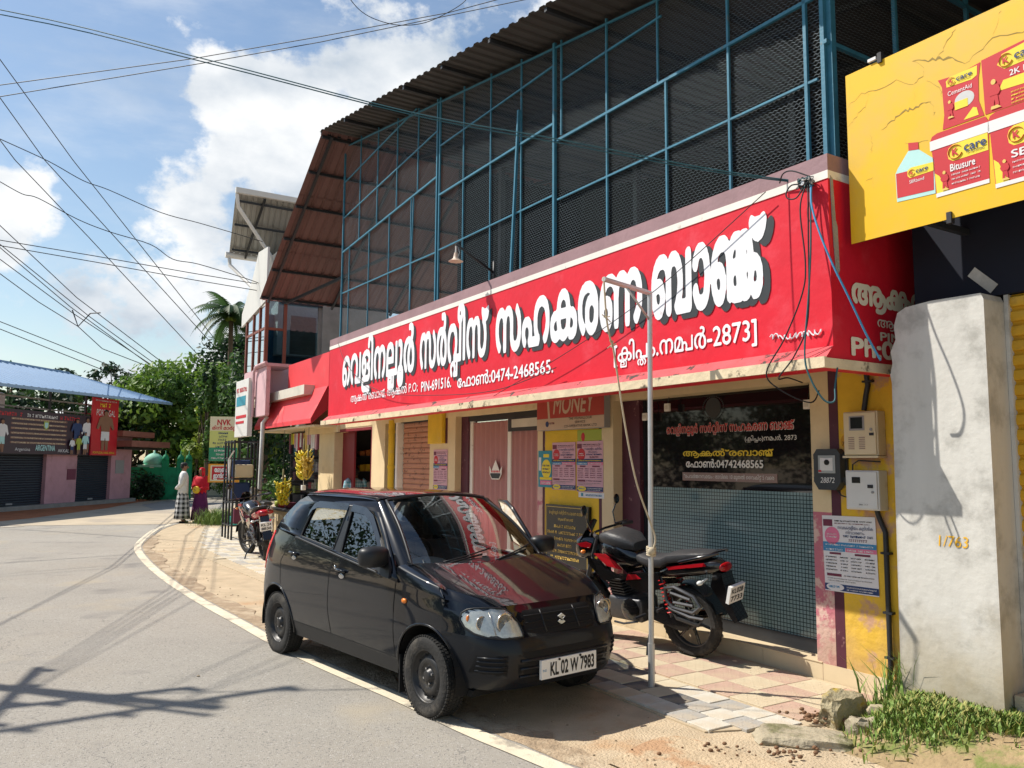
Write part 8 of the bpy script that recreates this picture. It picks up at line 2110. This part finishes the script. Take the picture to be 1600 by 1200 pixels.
# grassy bank at the foot of the pillar
mat('bank_soil', (.33, .24, .13), .95, .25, 5, bump=.8, bscale=30, col2=(.16, .19, .05), c2scale=4, c2lo=.45, c2hi=.6)
def bank_h(x, y):
    s_, o_ = wso(x, y); a_ = max(0, min(1, (-s_ - .78) / .35)); b_ = max(0, min(1, (1.32 - o_) / .65)); k_ = a_ * b_
    return .19 * k_ * k_ * (3 - 2 * k_) + .012 * math.sin(x * 19) * math.sin(y * 23) * k_
gb = MB(); gb.grid(lambda u, v: (lambda q: (q[0], q[1], bank_h(q[0], q[1]) - .004))(fw(.55 + 3.6 * u, -1.6 + 1.75 * v, 0)), 44, 26)
tag(gb.build('grass_bank', 'bank_soil', None, True), 'low grassy bank of soil at the foot of the pillar', kind='structure')
clod = MB(); zr_ = random.Random(4)
for k in range(60):
    x, y = 2.02 + zr_.gauss(0, .09), 5.46 + zr_.gauss(0, .06); r_ = zr_.uniform(.006, .022); clod.ball((x, y, .05 + r_ * .5), (r_, r_ * .8, r_ * .7), 6, 4)
for k in range(40):
    x, y = 1.5 + zr_.gauss(0, .3), 4.93 + zr_.gauss(0, .06); r_ = zr_.uniform(.006, .018); clod.ball((x, y, .012 + r_ * .5), (r_, r_ * .8, r_ * .7), 6, 4)
mat('brown_soil', (.20, .11, .06), .95, .3, 10); tag(clod.build('soil_clods', 'brown_soil', None, True, fix=False), 'crumbled soil clods beside the pavement end', kind='stuff')
mat('grass_green', (.16, .25, .045), .6, .35, 6); mat('grass_dry', (.30, .29, .08), .7, .3, 6)
def weeds(name, label, pts, n, hmin, hmax, m, seed, leafy=.5):
    rr = random.Random(seed); mb = MB()
    for k in range(n):
        (cx, cy, sx, sy_) = rr.choice(pts); x, y = cx + rr.gauss(0, sx), cy + rr.gauss(0, sy_); h = rr.uniform(hmin, hmax); a = rr.uniform(0, 6.28); ln = rr.uniform(.2, .9) * h; w = rr.uniform(.002, .005)
        d = Vector((math.cos(a), math.sin(a), 0)); s = Vector((-d.y, d.x, 0)) * w; p0 = Vector((x, y, bank_h(x, y) if y < 7 else 0)); p1 = p0 + d * ln * .35 + Vector((0, 0, h * .65)); p2 = p0 + d * ln + Vector((0, 0, h))
        if rr.random() < leafy: s = s * 2.1
        o = len(mb.v); mb.v += [tuple(p0 - s * .5), tuple(p0 + s * .5), tuple(p1 + s), tuple(p1 - s), tuple(p2)]; mb.f += [(o, o + 1, o + 2, o + 3), (o + 3, o + 2, o + 4)]; mb.mi += [0, 0]
    return tag(mb.build(name, m, None, fix=False), label, kind='stuff')
GP = [(2.45, 5.05, .16, .10), (2.75, 5.12, .18, .10), (3.0, 5.0, .2, .1), (3.15, 5.45, .2, .1), (2.6, 5.35, .12, .09), (2.85, 4.85, .25, .07), (3.4, 5.1, .25, .15), (2.58, 5.72, .05, .05), (3.3, 4.75, .25, .08), (3.5, 5.5, .2, .1)]
weeds('weeds', 'green weeds and grass below the grey pillar', GP, 13000, .02, .075, 'grass_green', 1); weeds('dry_grass', 'dry yellowish grass among the weeds below the pillar', GP, 4200, .02, .09, 'grass_dry', 2, .3); weeds('tall_weeds', 'tall thin grass stalks against the grey pillar', [(2.9, 5.62, .25, .06), (3.2, 5.5, .2, .08), (2.62, 5.62, .08, .08)], 260, .15, .42, 'grass_green', 3, .35)
weeds('grass_clump', 'clump of bright grass behind the parked motorcycle', [(-8.0, 22.3, .25, .3)], 1400, .15, .5, 'grass_green', 4, .3)
tb_ = thing('water_tub', 'small turquoise plastic tub beside the grass clump', 'tub', (-7.35, 21.6, .0)); mat('turquoise', (.04, .50, .46), .4, .05, 5); m = MB(); m.lathe([(.10, 0), (.13, .24), (.145, .26), (.125, .25), (.095, .02), (0, .02)], n=18); m.build('tub_body', 'turquoise', tb_, True, 40)
# trees on the near left side of the road, outside the picture
for k, (x, y, s) in enumerate(((-19.5, 13.5, 1), (-21.0, 8.0, 2), (-20.2, 2.0, 3), (-21.5, -4.5, 4))):
    tree(['roadside tree nearest the shuttered shops, left of the road', 'roadside tree behind the power pole, left of the road', 'roadside tree level with the parked car, left of the road', 'roadside tree farthest back, left of the road'][k], (x, y, 0), 6, (3.6, 3.4, 3.2, 2.9), 50, 300, 'leaf_mid', 60 + s, .10, 'leaf_dark', 'trees on the left of the road')
